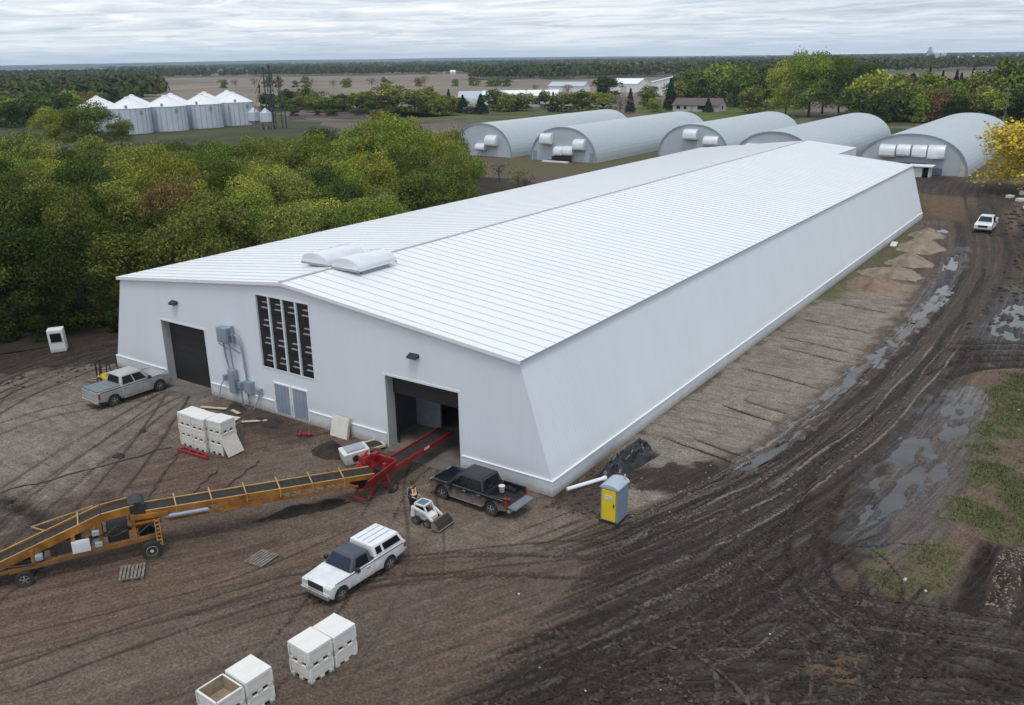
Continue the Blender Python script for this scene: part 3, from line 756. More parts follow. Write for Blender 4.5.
sheet('scrub_field', [(-260,222),(-205,228),(-190,262),(-250,282)], (.075,.06,.045), .05, .4, .08, 3, 10)
sheet('stubble_field', [(-700,330),(-300,282),(-236,296),(-200,380),(-190,560),(-160,760),(-420,900),(-850,640)], (.20,.162,.126), .1, .25, .012, 4, 11)
sheet('stubble_field', [(-850,660),(-430,920),(-700,1150),(-1300,860)], (.2,.16,.125), .12, .2, .01, 6, 12)
sheet('stubble_field', [(-420,930),(-100,760),(-60,1100),(-480,1290)], (.175,.13,.104), .12, .2, .01, 6, 13)
sheet('stubble_field', [(-60,520),(160,560),(260,1300),(0,1250)], (.125,.09,.068), .12, .2, .01, 6, 14)

# ------------------------------------------------------------------ the long white building
WT, WB, HE, HR, LB, HF = 17.6, 19.62, 7.26, 9.09, 97.2, .86
LC = 107.0     # the middle and left run on further
bd = thing('storage_building', 'long low white metal storage building with sloping walls and shallow gabled roof', 'storage building', (0,0,0))
def wallx(z):  # half width of the sloping wall at height z
    return WB + (WT-WB)*(z-HF)/(HE-HF) if z > HF else WB
# front wall with three openings (two doors, louvre bay) cut as a strip layout
mb = MB()
LD = (-13.3, -8.45, 4.66); RD = (8.15, 13.55, 4.6); LV = (-2.72, 2.2, 3.18, 7.98)
def roofz(x): return HR-(HR-HE)*abs(x)/WT
cuts = sorted({-WT, LD[0], LD[1], LV[0], 0.0, LV[1], RD[0], RD[1], WT})
for a, c in zip(cuts[:-1], cuts[1:]):
    mid = (a+c)/2; spans = [(HF, None)]
    if LD[0] <= mid <= LD[1]: spans = [(LD[2], None)]
    elif RD[0] <= mid <= RD[1]: spans = [(RD[2], None)]
    elif LV[0] <= mid <= LV[1]: spans = [(HF, LV[2]), (LV[3], None)]
    for z0, z1 in spans:
        mb.quad((a,0,z0), (c,0,z0), (c,0,z1 if z1 else roofz(c)), (a,0,z1 if z1 else roofz(a)))
for s in (-1, 1): mb.add([(s*WT,0,HF), (s*WB,0,HF), (s*WT,0,HE)], [(0,1,2)])
mb.build('front_wall', 'panel_front', bd, fix=False)
for (x0, x1, zt_) in (LD, RD):     # reveals
    mb = MB()
    for x in (x0, x1): mb.quad((x,0,0), (x,.7,0), (x,.7,zt_), (x,0,zt_))
    mb.quad((x0,0,zt_), (x0,.7,zt_), (x1,.7,zt_), (x1,0,zt_))
    mb.build('door_reveal', 'reveal_grey', bd, fix=False)
for (x0, x1, zt_) in (LD, RD):
    mb = MB(); mb.box(x0-.12, x0, -.03, .01, 0, zt_+.12); mb.box(x1, x1+.12, -.03, .01, 0, zt_+.12); mb.box(x0, x1, -.03, .01, zt_, zt_+.12)
    mb.build('door_trim', 'panel_side', bd)
# sloping side walls
for s in (-1, 1):
    mb = MB()
    k = LB if s > 0 else LC
    n = 24
    for i in range(n):
        y0, y1 = k*i/n, k*(i+1)/n
        mb.quad((s*WB,y0,HF), (s*WB,y1,HF), (s*WT,y1,HE), (s*WT,y0,HE))
        if i:   # vertical panel joint, proud of the sheet
            mb.add([(s*(WB+.004),y0-.02,HF), (s*(WB+.004),y0+.02,HF), (s*(WT+.004),y0+.02,HE-.02), (s*(WT+.004),y0-.02,HE-.02)], [(0,1,2,3)])
    mb.build('side_wall', 'panel_side', bd, fix=False)
mb = MB()
mb.quad((-WB,LC,0), (7.6,LC,0), (7.6,LC,roofz(7.6)), (-WT,LC,HE)); mb.add([(0,LC,HR),(-WT,LC,HE),(7.6,LC,roofz(7.6))], [(0,1,2)])
mb.quad((7.6,LB,0), (WB,LB,0), (WT,LB,HE), (7.6,LB,roofz(7.6))); mb.quad((7.6,LB,0), (7.6,LC,0), (7.6,LC,roofz(7.6)), (7.6,LB,roofz(7.6)))
mb.build('back_wall', 'panel_side', bd, fix=False)
# foundation band with a ledge
mb = MB()
def band(x0, x1): mb.box(x0, x1, -.09, .0, -.3, HF)
band(-WB-.09, LD[0]-.12); band(LD[1]+.12, -1.78); band(1.42, RD[0]-.12); band(RD[1]+.12, WB+.09)
mb.box(-1.78, 1.42, -.088, 0, -.3, .14)
mb.box(WB, WB+.09, .002, LB, -.3, HF); mb.box(-WB-.09, -WB, .002, LC, -.3, HF)
mb.build('foundation', 'foundation_white', bd)
mb = MB()
for x0, x1 in ((-WB-.11, LD[0]-.13), (LD[1]+.13, -1.8), (1.44, RD[0]-.13), (RD[1]+.13, WB+.11)): mb.box(x0, x1, -.115, .0, HF, HF+.035)
mb.box(WB-.02, WB+.11, .003, LB, HF, HF+.035)
mb.box(-WB-.11, -WB+.02, .003, LC, HF, HF+.035)
mb.build('base_flashing', 'trim_white', bd)
# roof slopes with standing seams
for s in (-1, 1):
    mb = MB(); sl = (HR-HE)/WT; e = .22; ov = .18
    z0, z1 = HR+.05, HE+.05-sl*e
    segs = [(-ov, LB, WT+e), (LB, LC+.1, 7.6)] if s > 0 else [(-ov, LC+.1, WT+e)]
    for ya, yb, xe in segs:
        ze = HR+.05-sl*xe
        mb.hexa([(0,ya,z0-.1),(s*xe,ya,ze-.1),(s*xe,yb,ze-.1),(0,yb,z0-.1),(0,ya,z0),(s*xe,ya,ze),(s*xe,yb,ze),(0,yb,z0)], 0)
    y = .35
    while y < LC-.3:
        xe = WT+e-.01 if (s < 0 or y < LB-.1) else 7.59
        ze = HR+.05-sl*xe
        h = .03; w = .018
        mb.hexa([(s*.22,y-w,z0-sl*.22+.001),(s*xe,y-w,ze+.001),(s*xe,y+w,ze+.001),(s*.22,y+w,z0-sl*.22+.001),
                 (s*.22,y-w*.6,z0-sl*.22+h),(s*xe,y-w*.6,ze+h),(s*xe,y+w*.6,ze+h),(s*.22,y+w*.6,z0-sl*.22+h)], 1)
        y += .985
    mb.build('roof', ['roof_white', 'seam_shade'], bd)
mb = MB()
for s in (-1, 1):
    mb.hexa([(0,-.2,HR+.06),(s*.11,-.2,HR+.035),(s*.11,LC+.1,HR+.035),(0,LC+.1,HR+.06),(0,-.2,HR+.12),(s*.11,-.2,HR+.11),(s*.11,LC+.1,HR+.11),(0,LC+.1,HR+.12)])
mb.build('ridge_cap', 'ridge_grey', bd)
mb = MB()   # rake trim on the front gable, eave trim
for s in (-1, 1):
    xe = WT+.22; ze = HR-.02-(HR-HE)/WT*xe
    mb.hexa([(0,-.215,HR-.16),(s*xe,-.215,ze-.14),(s*xe,-.185,ze-.14),(0,-.185,HR-.16),(0,-.215,HR+.055),(s*xe,-.215,ze+.075),(s*xe,-.185,ze+.075),(0,-.185,HR+.055)])
    mb.quad((0,-.185,HR-.15), (s*xe,-.185,ze-.13), (s*xe,0,ze-.13), (0,0,HR-.15))
mb.build('rake_trim', 'trim_white', bd)
mb = MB(); ze = HE-.02-(HR-HE)/WT*.22
mb.box(WT+.222, WT+.24, -.18, LB, ze-.03, ze+.05); mb.box(-WT-.24, -WT-.222, -.18, LC, ze-.03, ze+.05)
mb.build('eave_trim', 'quonset_roof', bd)
# doors
mb = MB(); mb.box(LD[0]+.01, LD[1]-.01, .6, .68, .02, LD[2]-.01)
for k in range(1, 8): mb.box(LD[0]+.02, LD[1]-.02, .585, .6, k*.58-.02, k*.58+.01, 1)
mb.build('overhead_door', ['door_black', 'plastic_black'], bd)
od = MB(); od.box(RD[0]+.01, RD[1]-.01, .6, .68, 3.35, RD[2]-.01)
for k in range(2): od.box(RD[0]+.02, RD[1]-.02, .585, .6, 3.36+.6*k, 3.4+.6*k, 1)
for x in (RD[0]+.1, RD[1]-.14): od.box(x, x+.05, .7, .8, 0, RD[2])
od.build('raised_door', ['door_black', 'plastic_black'], bd)
# inside the open door
mb = MB(); mb.box(7.2, 16.8, .2, 24, -.25, .03); mb.box(RD[0]+.0, RD[1], -.8, .2, -.2, .02); mb.build('concrete_floor', 'concrete', bd)
mb = MB(); mb.box(LD[0]+.0, LD[1], -1.2, .6, -.2, .03); mb.build('door_apron', 'concrete', bd)
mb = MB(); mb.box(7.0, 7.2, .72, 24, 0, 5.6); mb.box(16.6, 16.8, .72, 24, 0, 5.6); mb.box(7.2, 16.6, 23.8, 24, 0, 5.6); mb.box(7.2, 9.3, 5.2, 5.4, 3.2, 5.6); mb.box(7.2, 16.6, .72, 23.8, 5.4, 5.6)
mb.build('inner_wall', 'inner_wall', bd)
mb = MB(); mb.box(7.25, 9.2, 3.6, 3.75, .03, 2.9); mb.build('inner_partition', 'steel_grey', bd)
# louvre bay
mb = MB(); mb.box(LV[0], LV[1], .16, .2, LV[2], LV[3])
mb.build('vent_bay_back', 'louver_black', bd)
cw = (LV[1]-LV[0])/4
for k in range(4):
    x0 = LV[0]+cw*k+.06; x1 = x0+cw-.12
    mb = MB(); mb.box(x0, x1, .1, .14, LV[2]+.02, LV[3]-.02)
    for j in range(4): mb.box(x0+.02, x1-.02, .06, .1, LV[2]+.1+j*1.19, LV[2]+.16+j*1.19)
    pnl = mb.build('louver_panel', 'louver_black', bd)
    mb = MB()
    for j in range(4):
        z = LV[2]+.45+j*1.19
        mb.box(x0+.5, x1, -.05, .09, z, z+.05); mb.box(x0+.62, x1, -.05, .09, z+.36, z+.405)
    mb.build('slat', 'blade_grey', pnl)
mb = MB()
for k in range(5):
    x = LV[0]+cw*k; mb.box(x-.06, x+.06, -.03, .12, LV[2]-.06, LV[3]+.06)
mb.box(LV[0]-.06, LV[1]+.06, -.028, .0, LV[2]-.1, LV[2]); mb.box(LV[0]-.06, LV[1]+.06, -.028, 0, LV[3], LV[3]+.1)
mb.build('vent_frame', 'panel_side', bd)
for x0, x1 in ((-1.68, -.28), (.02, 1.34)):
    mb = MB(); mb.box(x0, x1, -.05, -.0, .15, 2.15)
    for k in range(4): mb.box(x0+.12+k*.32, x0+.3+k*.32, -.07, -.05, .2, 2.1)
    d = mb.build('service_door', 'service_grey', bd)
    mb = MB(); mb.box(x0-.09, x0, -.085, 0, .14, 2.24); mb.box(x1, x1+.09, -.085, 0, .14, 2.24); mb.box(x0, x1, -.085, 0, 2.15, 2.24)
    mb.build('door_frame', 'trim_white', d)
for x in (-11.35, 10.5):
    mb = MB(); mb.hexa([(x-.35,-.35,6.1),(x+.35,-.35,6.1),(x+.35,0,6.16),(x-.35,0,6.16),(x-.35,-.3,6.2),(x+.35,-.3,6.2),(x+.35,0,6.36),(x-.35,0,6.36)])
    mb.build('wall_light', 'plastic_black', bd, bevel=.02)
# electrical gear on the wall
mb = MB(); mb.box(-6.3, -5.3, -.62, -.12, 4.4, 5.4); mb.box(-6.26, -5.34, -.65, -.62, 4.45, 5.35)
for k in range(4): mb.box(-5.3, -5.24, -.58+k*.12, -.54+k*.12, 4.45, 5.35)
cab_ = mb.build('electric_cabinet', 'steel_grey', bd, bevel=.015)
mb = MB(); mb.bar((-6.4,-.45,4.34), (-4.75,-.45,4.34), .08); mb.bar((-6.2,0,3.7), (-6.2,-.6,4.3), .06); mb.bar((-4.9,0,3.6), (-4.9,-.7,4.28), .06); mb.bar((-4.95,-.4,4.3), (-4.95,-.4,5.6), .09); mb.bar((-5.2,-.1,4.3), (-5.2,-.1,5.5), .07)
mb.build('cabinet_bracket', 'steel_grey', cab_)
mb = MB()
mb.tube([(-6.1,-.3,4.3), (-6.1,-.25,3.4), (-5.95,-.2,2.4)], .06); mb.tube([(-5.5,-.3,4.3), (-5.5,-.25,3.3), (-5.5,-.2,2.4)], .05)
mb.tube([(-5.25,-.3,4.95), (-4.8,-.25,4.95), (-4.5,-.2,4.6), (-4.35,-.18,3.6), (-4.25,-.16,1.9)], .08)
mb.tube([(-4.35,-.14,1.0), (-4.35,-.12,.0)], .05); mb.tube([(-5.1,-.14,1.4), (-5.0,-.12,.0)], .05); mb.tube([(-3.1,-.14,1.3), (-3.25,-.3,.6), (-3.5,-.5,.0)], .04); mb.tube([(-6.5,-.14,1.7), (-6.9,-.3,1.1), (-7.1,-.5,.02)], .04)
mb.tube([(-4.0,-.14,1.0), (-4.1,-.4,.4), (-4.6,-.9,.03)], .035)
mb.build('conduit', 'steel_grey', bd, smooth=True)
for x0, x1, z0, z1, dp in ((-5.95,-5.3,.75,2.4,.4), (-4.45,-3.72,1.0,1.85,.35), (-5.15,-4.85,1.15,1.6,.3), (-3.3,-2.95,1.1,1.5,.3), (-6.65,-6.4,1.45,1.85,.3)):
    mb = MB(); mb.box(x0, x1, -dp, -.092 if z0 < HF else -.0, z0, z1); mb.box(x0+.04, x1-.04, -dp-.02, -dp, z0+.05, z1-.05)
    mb.build('switch_box', 'steel_grey', bd, bevel=.012)
# two curved roof vents by the ridge
def hood(cx, cy, slope):
    mb = MB(); prof = []
    w, l = 1.22, 3.6
    h0 = .34
    for k in range(13):
        a = math.pi*k/12; prof.append((cx-w*math.cos(a)*1.0, HR-slope*abs(cx)+h0+.66*math.sin(a)**.8))
    mb.prism(prof+[(cx+w, HR-slope*abs(cx)+h0-.12), (cx-w, HR-slope*abs(cx)+h0-.12)], cy, cy+l)
    o = mb.build('roof_vent', 'vent_white', bd, bevel=.05, smooth=True)
    mb = MB(); mb.box(cx-1.0, cx+1.0, cy+.5, cy+l-.5, HR-.35, HR+h0-.14)
    for y in (cy-.02, cy+l-.04): mb.box(cx-w-.03, cx+w+.03, y, y+.06, HR-slope*abs(cx)+h0-.16, HR-slope*abs(cx)+h0-.02)  # darker end bands put the curb's shadow into the colour
    mb.build('vent_curb', 'blade_grey', o)
hood(-2.0, 4.6, .1); hood(1.25, 4.2, .1)

# ------------------------------------------------------------------ arched storage sheds behind
def quonset(cx, yf, w, h, ln, label, hoods, extra=None):
    t = thing('arched_shed', label, 'arched shed', (cx, yf, 0), 0, 'grey metal arched sheds in a row')
    n = 28; P = []
    for k in range(n+1):
        a = math.pi*k/n
        P.append((-w/2*math.copysign(abs(math.cos(a))**.93, math.cos(a)), h*math.sin(a)**.92 if 0 < k < n else 0))
    mb = MB()
    for (x0, z0), (x1, z1) in zip(P[:-1], P[1:]): mb.quad((x0,0,z0), (x1,0,z1), (x1,ln,z1), (x0,ln,z0))
    mb.build('roof', 'quonset_roof', t, smooth=True)
    mb = MB(); mb.add([(x,ln-.1,z) for x, z in P], [tuple(range(n, -1, -1))]); mb.build('back_wall', 'quonset_end', t, fix=False)
    mb = MB(); mb.add([(x,.12,z) for x, z in P], [tuple(range(n+1))])
    for k in range(1, 14):    # sheet joints
        x = -w/2+w*k/14; zt_ = h*max(0, 1-(2*x/w)**2)**.46*.985
        mb.box(x-.02, x+.02, .085, .12, 0.02, zt_)
    mb.build('end_wall', 'quonset_end', t, fix=False)
    mb = MB()
    for (x0, z0), (x1, z1) in zip(P[:-1], P[1:]):
        q = .97
        mb.hexa([(x0*q,-.06,z0*q),(x1*q,-.06,z1*q),(x1*q,.1,z1*q),(x0*q,.1,z0*q),(x0*1.006,-.06,z0*1.006),(x1*1.006,-.06,z1*1.006),(x1*1.006,.1,z1*1.006),(x0*1.006,.1,z0*1.006)])
    mb.build('arch_trim', 'steel_grey', t)
    for x0, x1, z0, z1 in hoods:
        mb = MB(); pr = [(.12, z0), (-1.2, z0), (-1.35, z0+.35)]
        for k in range(6):
            a = math.pi/2*k/5; pr.append((-.1-1.22*math.cos(a), z0+(z1-z0)*(.45+.55*math.sin(a))))
        pr.append((.12, z1))
        mb.prism([(y, z) for y, z in pr], x0-cx, x1-cx, 'x'); ho = mb.build('fan_hood', 'galvanized_bright', t, bevel=.03, smooth=True)
        mb = MB(); mb.box(x0-cx+.1, x1-cx-.1, -1.1, 0, z0-.07, z0-.01); mb.build('hood_grille', 'plastic_black', ho)
    return t
q1 = quonset(-85.4, 137, 17.2, 7.6, 62, 'grey arched shed whose end wall is partly hidden behind the treetops', [(-83.81,-80.69,2.6,4.95), (-86.6,-83.95,1.47,3.0)])
q2 = quonset(-62.3, 136, 17.2, 7.45, 63, 'grey arched shed with four scattered fan hoods, its whole end wall in view', [(-67.7,-64.9,3.69,6), (-64.05,-61.85,1.4,3.28), (-61.7,-59.2,1.53,3.38), (-59.1,-56.4,2.73,4.99)])
q3 = quonset(-39.9, 156, 17.2, 7.35, 52, 'middle grey arched shed, two white hoods showing above the long white roof', [(-42,-38.8,4.04,6.25), (-37.1,-33.7,2.92,4.87)])
q4 = quonset(-17.1, 143, 17.4, 7.4, 66, 'grey arched shed with only its arch top rising over the white roof ridge', [(-22.5,-20.4,3,4.9),(-18.5,-16,3,4.9)])
q5 = quonset(7.9, 147.5, 20.4, 7.45, 70, 'grey arched shed with a row of four square hoods beside the yellow tree', [(2.36,5.2,3.1,5.35), (5.5,7.9,3.36,5.45), (8.25,10.75,3.3,5.45), (11,13.9,3.08,5.55)])
mb = MB(); mb.box(8.7, 9.75, -.0, .08, 0, 2.1); mb.build('side_door', 'siding', q5)
mb = MB(); mb.box(-1.8, 3.0, -.25, .08, 1.9, 2.15); mb.box(3.6, 5.8, -.9, .08, .1, 1.3); mb.box(-1.6, 2.4, -1.4, .05, .1, .9); mb.build('wall_equipment', 'hydraulic_blue', q5)
mb = MB(); mb.box(-3.4, 2.6, -2.2, -.2, 0, .25); mb.box(-2.6, 2.2, -.5, 0.08, .3, 1.1); mb.build('fan_platform', 'engine_dark', q2)
mb = MB(); mb.box(-3.6, 3.0, -3.0, -2.25, .02, .3); mb.build('concrete_step', 'trim_white', q2)
for sx in (-1, 1):
    mb = MB(); mb.box(sx*7.4-.5, sx*7.4+.5, .04, .1, 0, 2.1); mb.build('side_door', 'steel_grey', q2)
# small white shelter in front of the last shed
t = thing('white_shelter', 'small white box shelter with overhanging roof at the far building corner', 'shelter', (10.6, 143.2, 0))
mb = MB(); mb.box(-1.9, .4, 0, 2.4, 0, 1.9); mb.box(1.45, 1.75, .2, 2.4, 0, 1.9); mb.box(.4, 1.45, 1.8, 2.4, 0, 1.9); mb.build('wall', 'shed_white', t)
mb = MB(); mb.box(-2.2, 2.2, -.6, 2.6, 1.9, 2.12); mb.build('roof', 'trim_white', t, bevel=.04)
mb = MB(); mb.box(.42, 1.43, 1.2, 1.79, .02, 1.8); mb.build('inside', 'opening_shade', t)  # solid near-black block, interior shade painted into the doorway

# ------------------------------------------------------------------ grain bins
def silo(x, y, label, group='round metal grain bins'):
    t = thing('grain_bin', label, 'grain bin', (x, y, 0), 0, group)
    mb = MB(); mb.lathe([(6.9,0),(6.9,8.2)], n=40); mb.build('wall', 'silo_wall', t, smooth=True, bevel=0)
    mb = MB()
    for k in range(24):
        a = 2*math.pi*k/24; c, s = math.cos(a), math.sin(a)
        mb.bar((6.96*c,6.96*s,.1), (6.96*c,6.96*s,8.1), .12)
    mb.build('stiffener', 'galvanized', t)
    mb = MB(); mb.lathe([(7.05,8.16),(7.05,8.26),(.9,11.35),(.9,11.65),(.25,11.85)], n=40); r_ = mb.build('roof', 'silo_roof', t, smooth=True)
    mb = MB()
    for k in range(20):
        a = 2*math.pi*k/20; c, s = math.cos(a), math.sin(a); mb.bar((7*c,7*s,8.3), (.95*c,.95*s,11.38), .07)
    mb.build('roof_rib', 'galvanized_bright', r_)
    mb = MB(); mb.box(6.9, 7.1, -.5, .5, 6.2, 7.5); mb.build('hatch', 'steel_grey', t)
    mb = MB(); mb.bar((5.2,-4.2,8.3), (5.2,-4.2,9.3), .6); mb.build('roof_vent', 'steel_grey', t)
    mb = MB(); a = -1.0; c, s = math.cos(a), math.sin(a)
    for d in (-.25, .25): mb.bar((7.15*c-d*s,7.15*s+d*c,.3), (7.15*c-d*s,7.15*s+d*c,7.6), .06)
    for k in range(18): mb.bar((7.15*c+.25*s,7.15*s-.25*c,.5+k*.4), (7.15*c-.25*s,7.15*s+.25*c,.5+k*.4), .05)
    mb.build('ladder', 'steel_grey', t)
    return t
s0 = silo(-236.9, 143.5, 'round corrugated grain bin, nearest and leftmost of the front row')
for x, y, lb in ((-235.8,157,'second corrugated grain bin from the left in the front row'), (-235.4,171.5,'third corrugated grain bin from the left in the front row'), (-236.2,186.3,'rightmost corrugated grain bin of the front row, nearest the elevator legs'),
                 (-258.1,145.5,'white bin roof peeping out at the far left behind the round lone tree'), (-255.5,157.4,'grain bin of the back row, roof showing between the first and second front bins'), (-253.3,171.8,'grain bin of the back row, roof showing between the second and third front bins'), (-252.5,186,'grain bin of the back row, roof showing between the third and fourth front bins'), (-256.6,200,'grain bin of the back row behind the last front bin by the elevator')):
    copy_tree(s0, lb, 'round metal grain bins', (x, y, 0), random.uniform(-.3, .3))
t = thing('grain_elevator', 'slim lattice grain elevator legs rising beside the grain bins', 'grain elevator', (-205, 177.5, 0), R(49))
mb = MB()
for x, y, h in ((-.9,-.9,19.5),(.9,-.9,19.5),(.9,.9,19.5),(-.9,.9,19.5)):
    mb.bar((x,y,0), (x,y,h), .2)
for k in range(9):
    z = k*2.15
    for (a, c) in (((-.9,-.9),(.9,-.9)),((.9,-.9),(.9,.9)),((.9,.9),(-.9,.9)),((-.9,.9),(-.9,-.9))):
        mb.bar((*a,z), (*c,z+2.15), .12); mb.bar((*a,z+2.15), (*c,z+2.15), .12)
mb.build('lattice_tower', 'tower_steel', t)
for x, y, h in ((-1.8,0,19.6),(.1,.2,20.4),(2.9,.8,16.5),(-3.6,-.6,13.8),(4.2,.3,11)):
    mb = MB(); mb.box(x-.2, x+.2, y-.25, y+.25, 0, h); mb.box(x-.4, x+.4, y-.4, y+.4, h, h+.9); mb.build('elevator_leg', 'tower_steel', t, bevel=.05)
for a, c in (((-1.8,0,19.3),(-5,-4,12)),((.1,.2,20),(3.5,5,9)),((2.9,.8,16),(4.5,-2,6)),((-3.6,-.6,13.5),(-6,-1,6))):
    mb = MB(); mb.tube([a, c], .09, 6); mb.build('spout', 'tower_steel', t)
for x, y, lb in ((-211.5,174.6,'small hopper bin left of the elevator legs'),(-203.2,172.8,'small hopper bin in front of the elevator legs')):
    t = thing('hopper_bin', lb, 'hopper bin', (x, y, 0))
    mb = MB(); mb.lathe([(.4,1.2),(2.0,2.8),(2.0,5.6)], n=20); mb.build('wall', 'silo_wall', t, smooth=True)
    mb = MB(); mb.lathe([(2.06,5.58),(.3,7.1),(.15,7.3)], n=20); mb.build('roof', 'galvanized', t, smooth=True)
    for a in (.8, 2.4, 3.9, 5.5):
        mb = MB(); mb.bar((1.9*math.cos(a),1.9*math.sin(a),0), (1.9*math.cos(a),1.9*math.sin(a),2.9), .15); mb.build('leg', 'steel_grey', t)

# ------------------------------------------------------------------ pickups
def arc_pts(cx, cz, r, a0, a1, n=9):
    return [(cx+r*math.cos(a0+(a1-a0)*k/n), cz+r*math.sin(a0+(a1-a0)*k/n)) for k in range(n+1)]
def wheel(parent, x, y, r, w, rim='rim_grey'):
    s = 1 if y > 0 else -1
    mb = MB(); mb.lathe([(r*.6,-w/2),(r*.92,-w/2),(r,-w/2+.04),(r,w/2-.04),(r*.92,w/2),(r*.6,w/2)], (x,y,r), 28, 'y')
    wh = mb.build('wheel', 'rubber', parent, smooth=True)
    mb = MB(); e = y+s*(w/2-.03)
    mb.lathe([(r*.62,e-s*.1),(r*.62,e+s*.02),(r*.55,e+s*.035),(r*.5,e-s*.02),(r*.2,e-s*.0),(r*.16,e+s*.04),(.01,e+s*.04)], (x,0,r), 24, 'y')
    for k in range(5 if rim == 'rim_grey' else 0):
        a = 2*math.pi*k/5+.3; c, n_ = math.cos(a), math.sin(a)
        mb.bar((x+c*r*.18,e+s*.012,r+n_*r*.18), (x+c*r*.56,e+s*.012,r+n_*r*.56), .07, .05)
    mb.build('rim', rim, wh)
    return wh
def pickup(name, label, loc, rz, paint, wb=3.65, fo=.95, ro=1.2, w=1.98, crew=True, roofp=None, cover=None, gate_open=False, hz=1.12, bz=1.24, rfz=1.9, r=.4, group=None, cabp=None, rake=.62, size=1.0):
    t = thing(name, label, 'pickup truck', loc, rz, group, (size,)*3)
    xf, xr = wb/2, -wb/2; F, B = xf+fo, xr-ro
    cowl = xf-(.42 if crew else .62); cb = cowl-(2.45 if crew else 1.55)
    ar = r+.09
    # front clip and cab lower body
    pr = [(cb,.42),(xf-ar-.02,.42)] + arc_pts(xf, r, ar, math.pi, 0)[0:] + [(F-.1,.45),(F,.55),(F-.02,.98),(F-.12,hz-.02),(cowl+.1,hz+.1),(cowl-.1,bz),(cb,bz)]
    mb = MB(); mb.prism(pr, -w/2, w/2)
    body = mb.build('body', paint, t, bevel=.045, smooth=True)
    mb = MB(); mb.box(cb, F-.3, -w/2+.12, w/2-.12, .32, .7); mb.box(B+.2, cb, -w/2+.15, w/2-.15, .38, .6)
    mb.build('chassis', 'plastic_black', t)
    # bed
    for s in (-1, 1):
        pr = [(B+.06,.6),(xr-ar-.02,.5)] + arc_pts(xr, r, ar, math.pi, 0) + [(cb-.03,.44),(cb-.03,bz+.04),(B+.06,bz+.04)]
        mb = MB(); y1 = s*w/2; mb.prism(pr, min(y1, y1-s*.1), max(y1, y1-s*.1)); mb.build('bed_side', paint, t, bevel=.03, smooth=True)
    mb = MB(); mb.box(B+.06, cb-.03, -w/2+.1, w/2-.1, .72, .76); mb.box(cb-.1, cb-.032, -w/2+.1, w/2-.1, .76, bz)
    for s in (-1, 1): mb.box(xr-.42, xr+.42, min(s*(w/2-.1), s*(w/2-.34)), max(s*(w/2-.1), s*(w/2-.34)), .76, .95)
    for k in range(7): mb.box(B+.1, cb-.12, -.72+k*.24-.03, -.72+k*.24+.03, .76, .775)
    mb.build('bed_floor', 'plastic_black', t)
    mb = MB()
    if gate_open: mb.box(B-.5, B+.05, -w/2+.12, w/2-.12, .70, .77); mb.box(B-.46, B-.02, -w/2+.2, w/2-.2, .77, .785)
    else: mb.box(B, B+.055, -w/2+.02, w/2-.02, .66, bz+.02); mb.box(B-.02, B, -.15, .15, 1.0, 1.08)
    mb.build('tailgate', paint if not gate_open else 'tonneau', t, bevel=.02)
    # cab
    z0 = bz-.02; hw0 = w/2-.05; hw1 = w/2-.24
    xs0, xs1 = cb+.02, cowl-.02; xt0 = cb+(.2 if crew else .14); xt1 = cowl-rake
    P = [(xs0,-hw0,z0),(xs1,-hw0,z0),(xs1,hw0,z0),(xs0,hw0,z0),(xt0,-hw1,rfz),(xt1,-hw1,rfz),(xt1,hw1,rfz),(xt0,hw1,rfz)]
    mb = MB(); mb.hexa(P); cabo = mb.build('cab', cabp or paint, t, bevel=.07, smooth=True, seg=3)
    mb = MB(); e = .012
    mb.hexa([(xt0+.06,-hw1+.07,rfz),(xt1-.05,-hw1+.07,rfz),(xt1-.05,hw1-.07,rfz),(xt0+.06,hw1-.07,rfz),(xt0+.1,-hw1+.12,rfz+.03),(xt1-.12,-hw1+.12,rfz+.03),(xt1-.12,hw1-.12,rfz+.03),(xt0+.1,hw1-.12,rfz+.03)])
    mb.build('roof_panel', roofp or paint, cabo, bevel=.01)
    def pane(c, u0, u1, v0, v1, nm, mt, par, out=.012):
        a, b_, c_, d = [Vector(P[i]) for i in c]   # bl, br, tr, tl
        f = lambda u, v: (a*(1-u)+b_*u)*(1-v)+(d*(1-u)+c_*u)*v
        n = (b_-a).cross(d-a).normalized()
        q = [f(u0,v0), f(u1,v0), f(u1,v1), f(u0,v1)]
        mb = MB(); mb.hexa([p-n*.02 for p in q]+[p+n*out for p in q]); return mb.build(nm, mt, par)
    pane((1,2,6,5), .07, .93, .06, .93, 'windshield', 'windshield', cabo)
    pane((3,0,4,7), .12, .88, .2, .88, 'rear_window', 'glass_dark', cabo)
    dsp = [(.5,.86)] if not crew else [(.47,.83),(.07,.43)]
    if not crew: dsp = [(.2,.8)]
    for s, cidx in ((-1,(0,1,5,4)),(1,(3,2,6,7))):
        for u0, u1 in dsp:
            a, b_ = Vector(P[cidx[0]]), Vector(P[cidx[1]])
            x0 = a.x+(b_.x-a.x)*(u0-.04); x1 = a.x+(b_.x-a.x)*(u1+.06)
            mb = MB(); y = s*w/2; mb.box(x0, x1-.02, min(y, y+s*.016), max(y, y+s*.016), .52, bz-.06)
            d = mb.build('door', paint, t, bevel=.012)
            mb = MB(); mb.box(x0+.08, x0+.3, min(y+s*.016, y+s*.05), max(y+s*.016, y+s*.05), bz-.2, bz-.14); mb.build('handle', 'chrome', d)
            pane(cidx if s < 0 else (cidx[0], cidx[1], cidx[2], cidx[3]), u0, u1, .12, .86, 'side_window', 'glass_dark', d, .012 if s < 0 else -.032)
        mb = MB(); y = s*(w/2); mb.box(cowl-.42, cowl-.26, min(y, y+s*.24), max(y, y+s*.24), bz+.0, bz+.2); mb.build('mirror', 'plastic_black', t, bevel=.03)
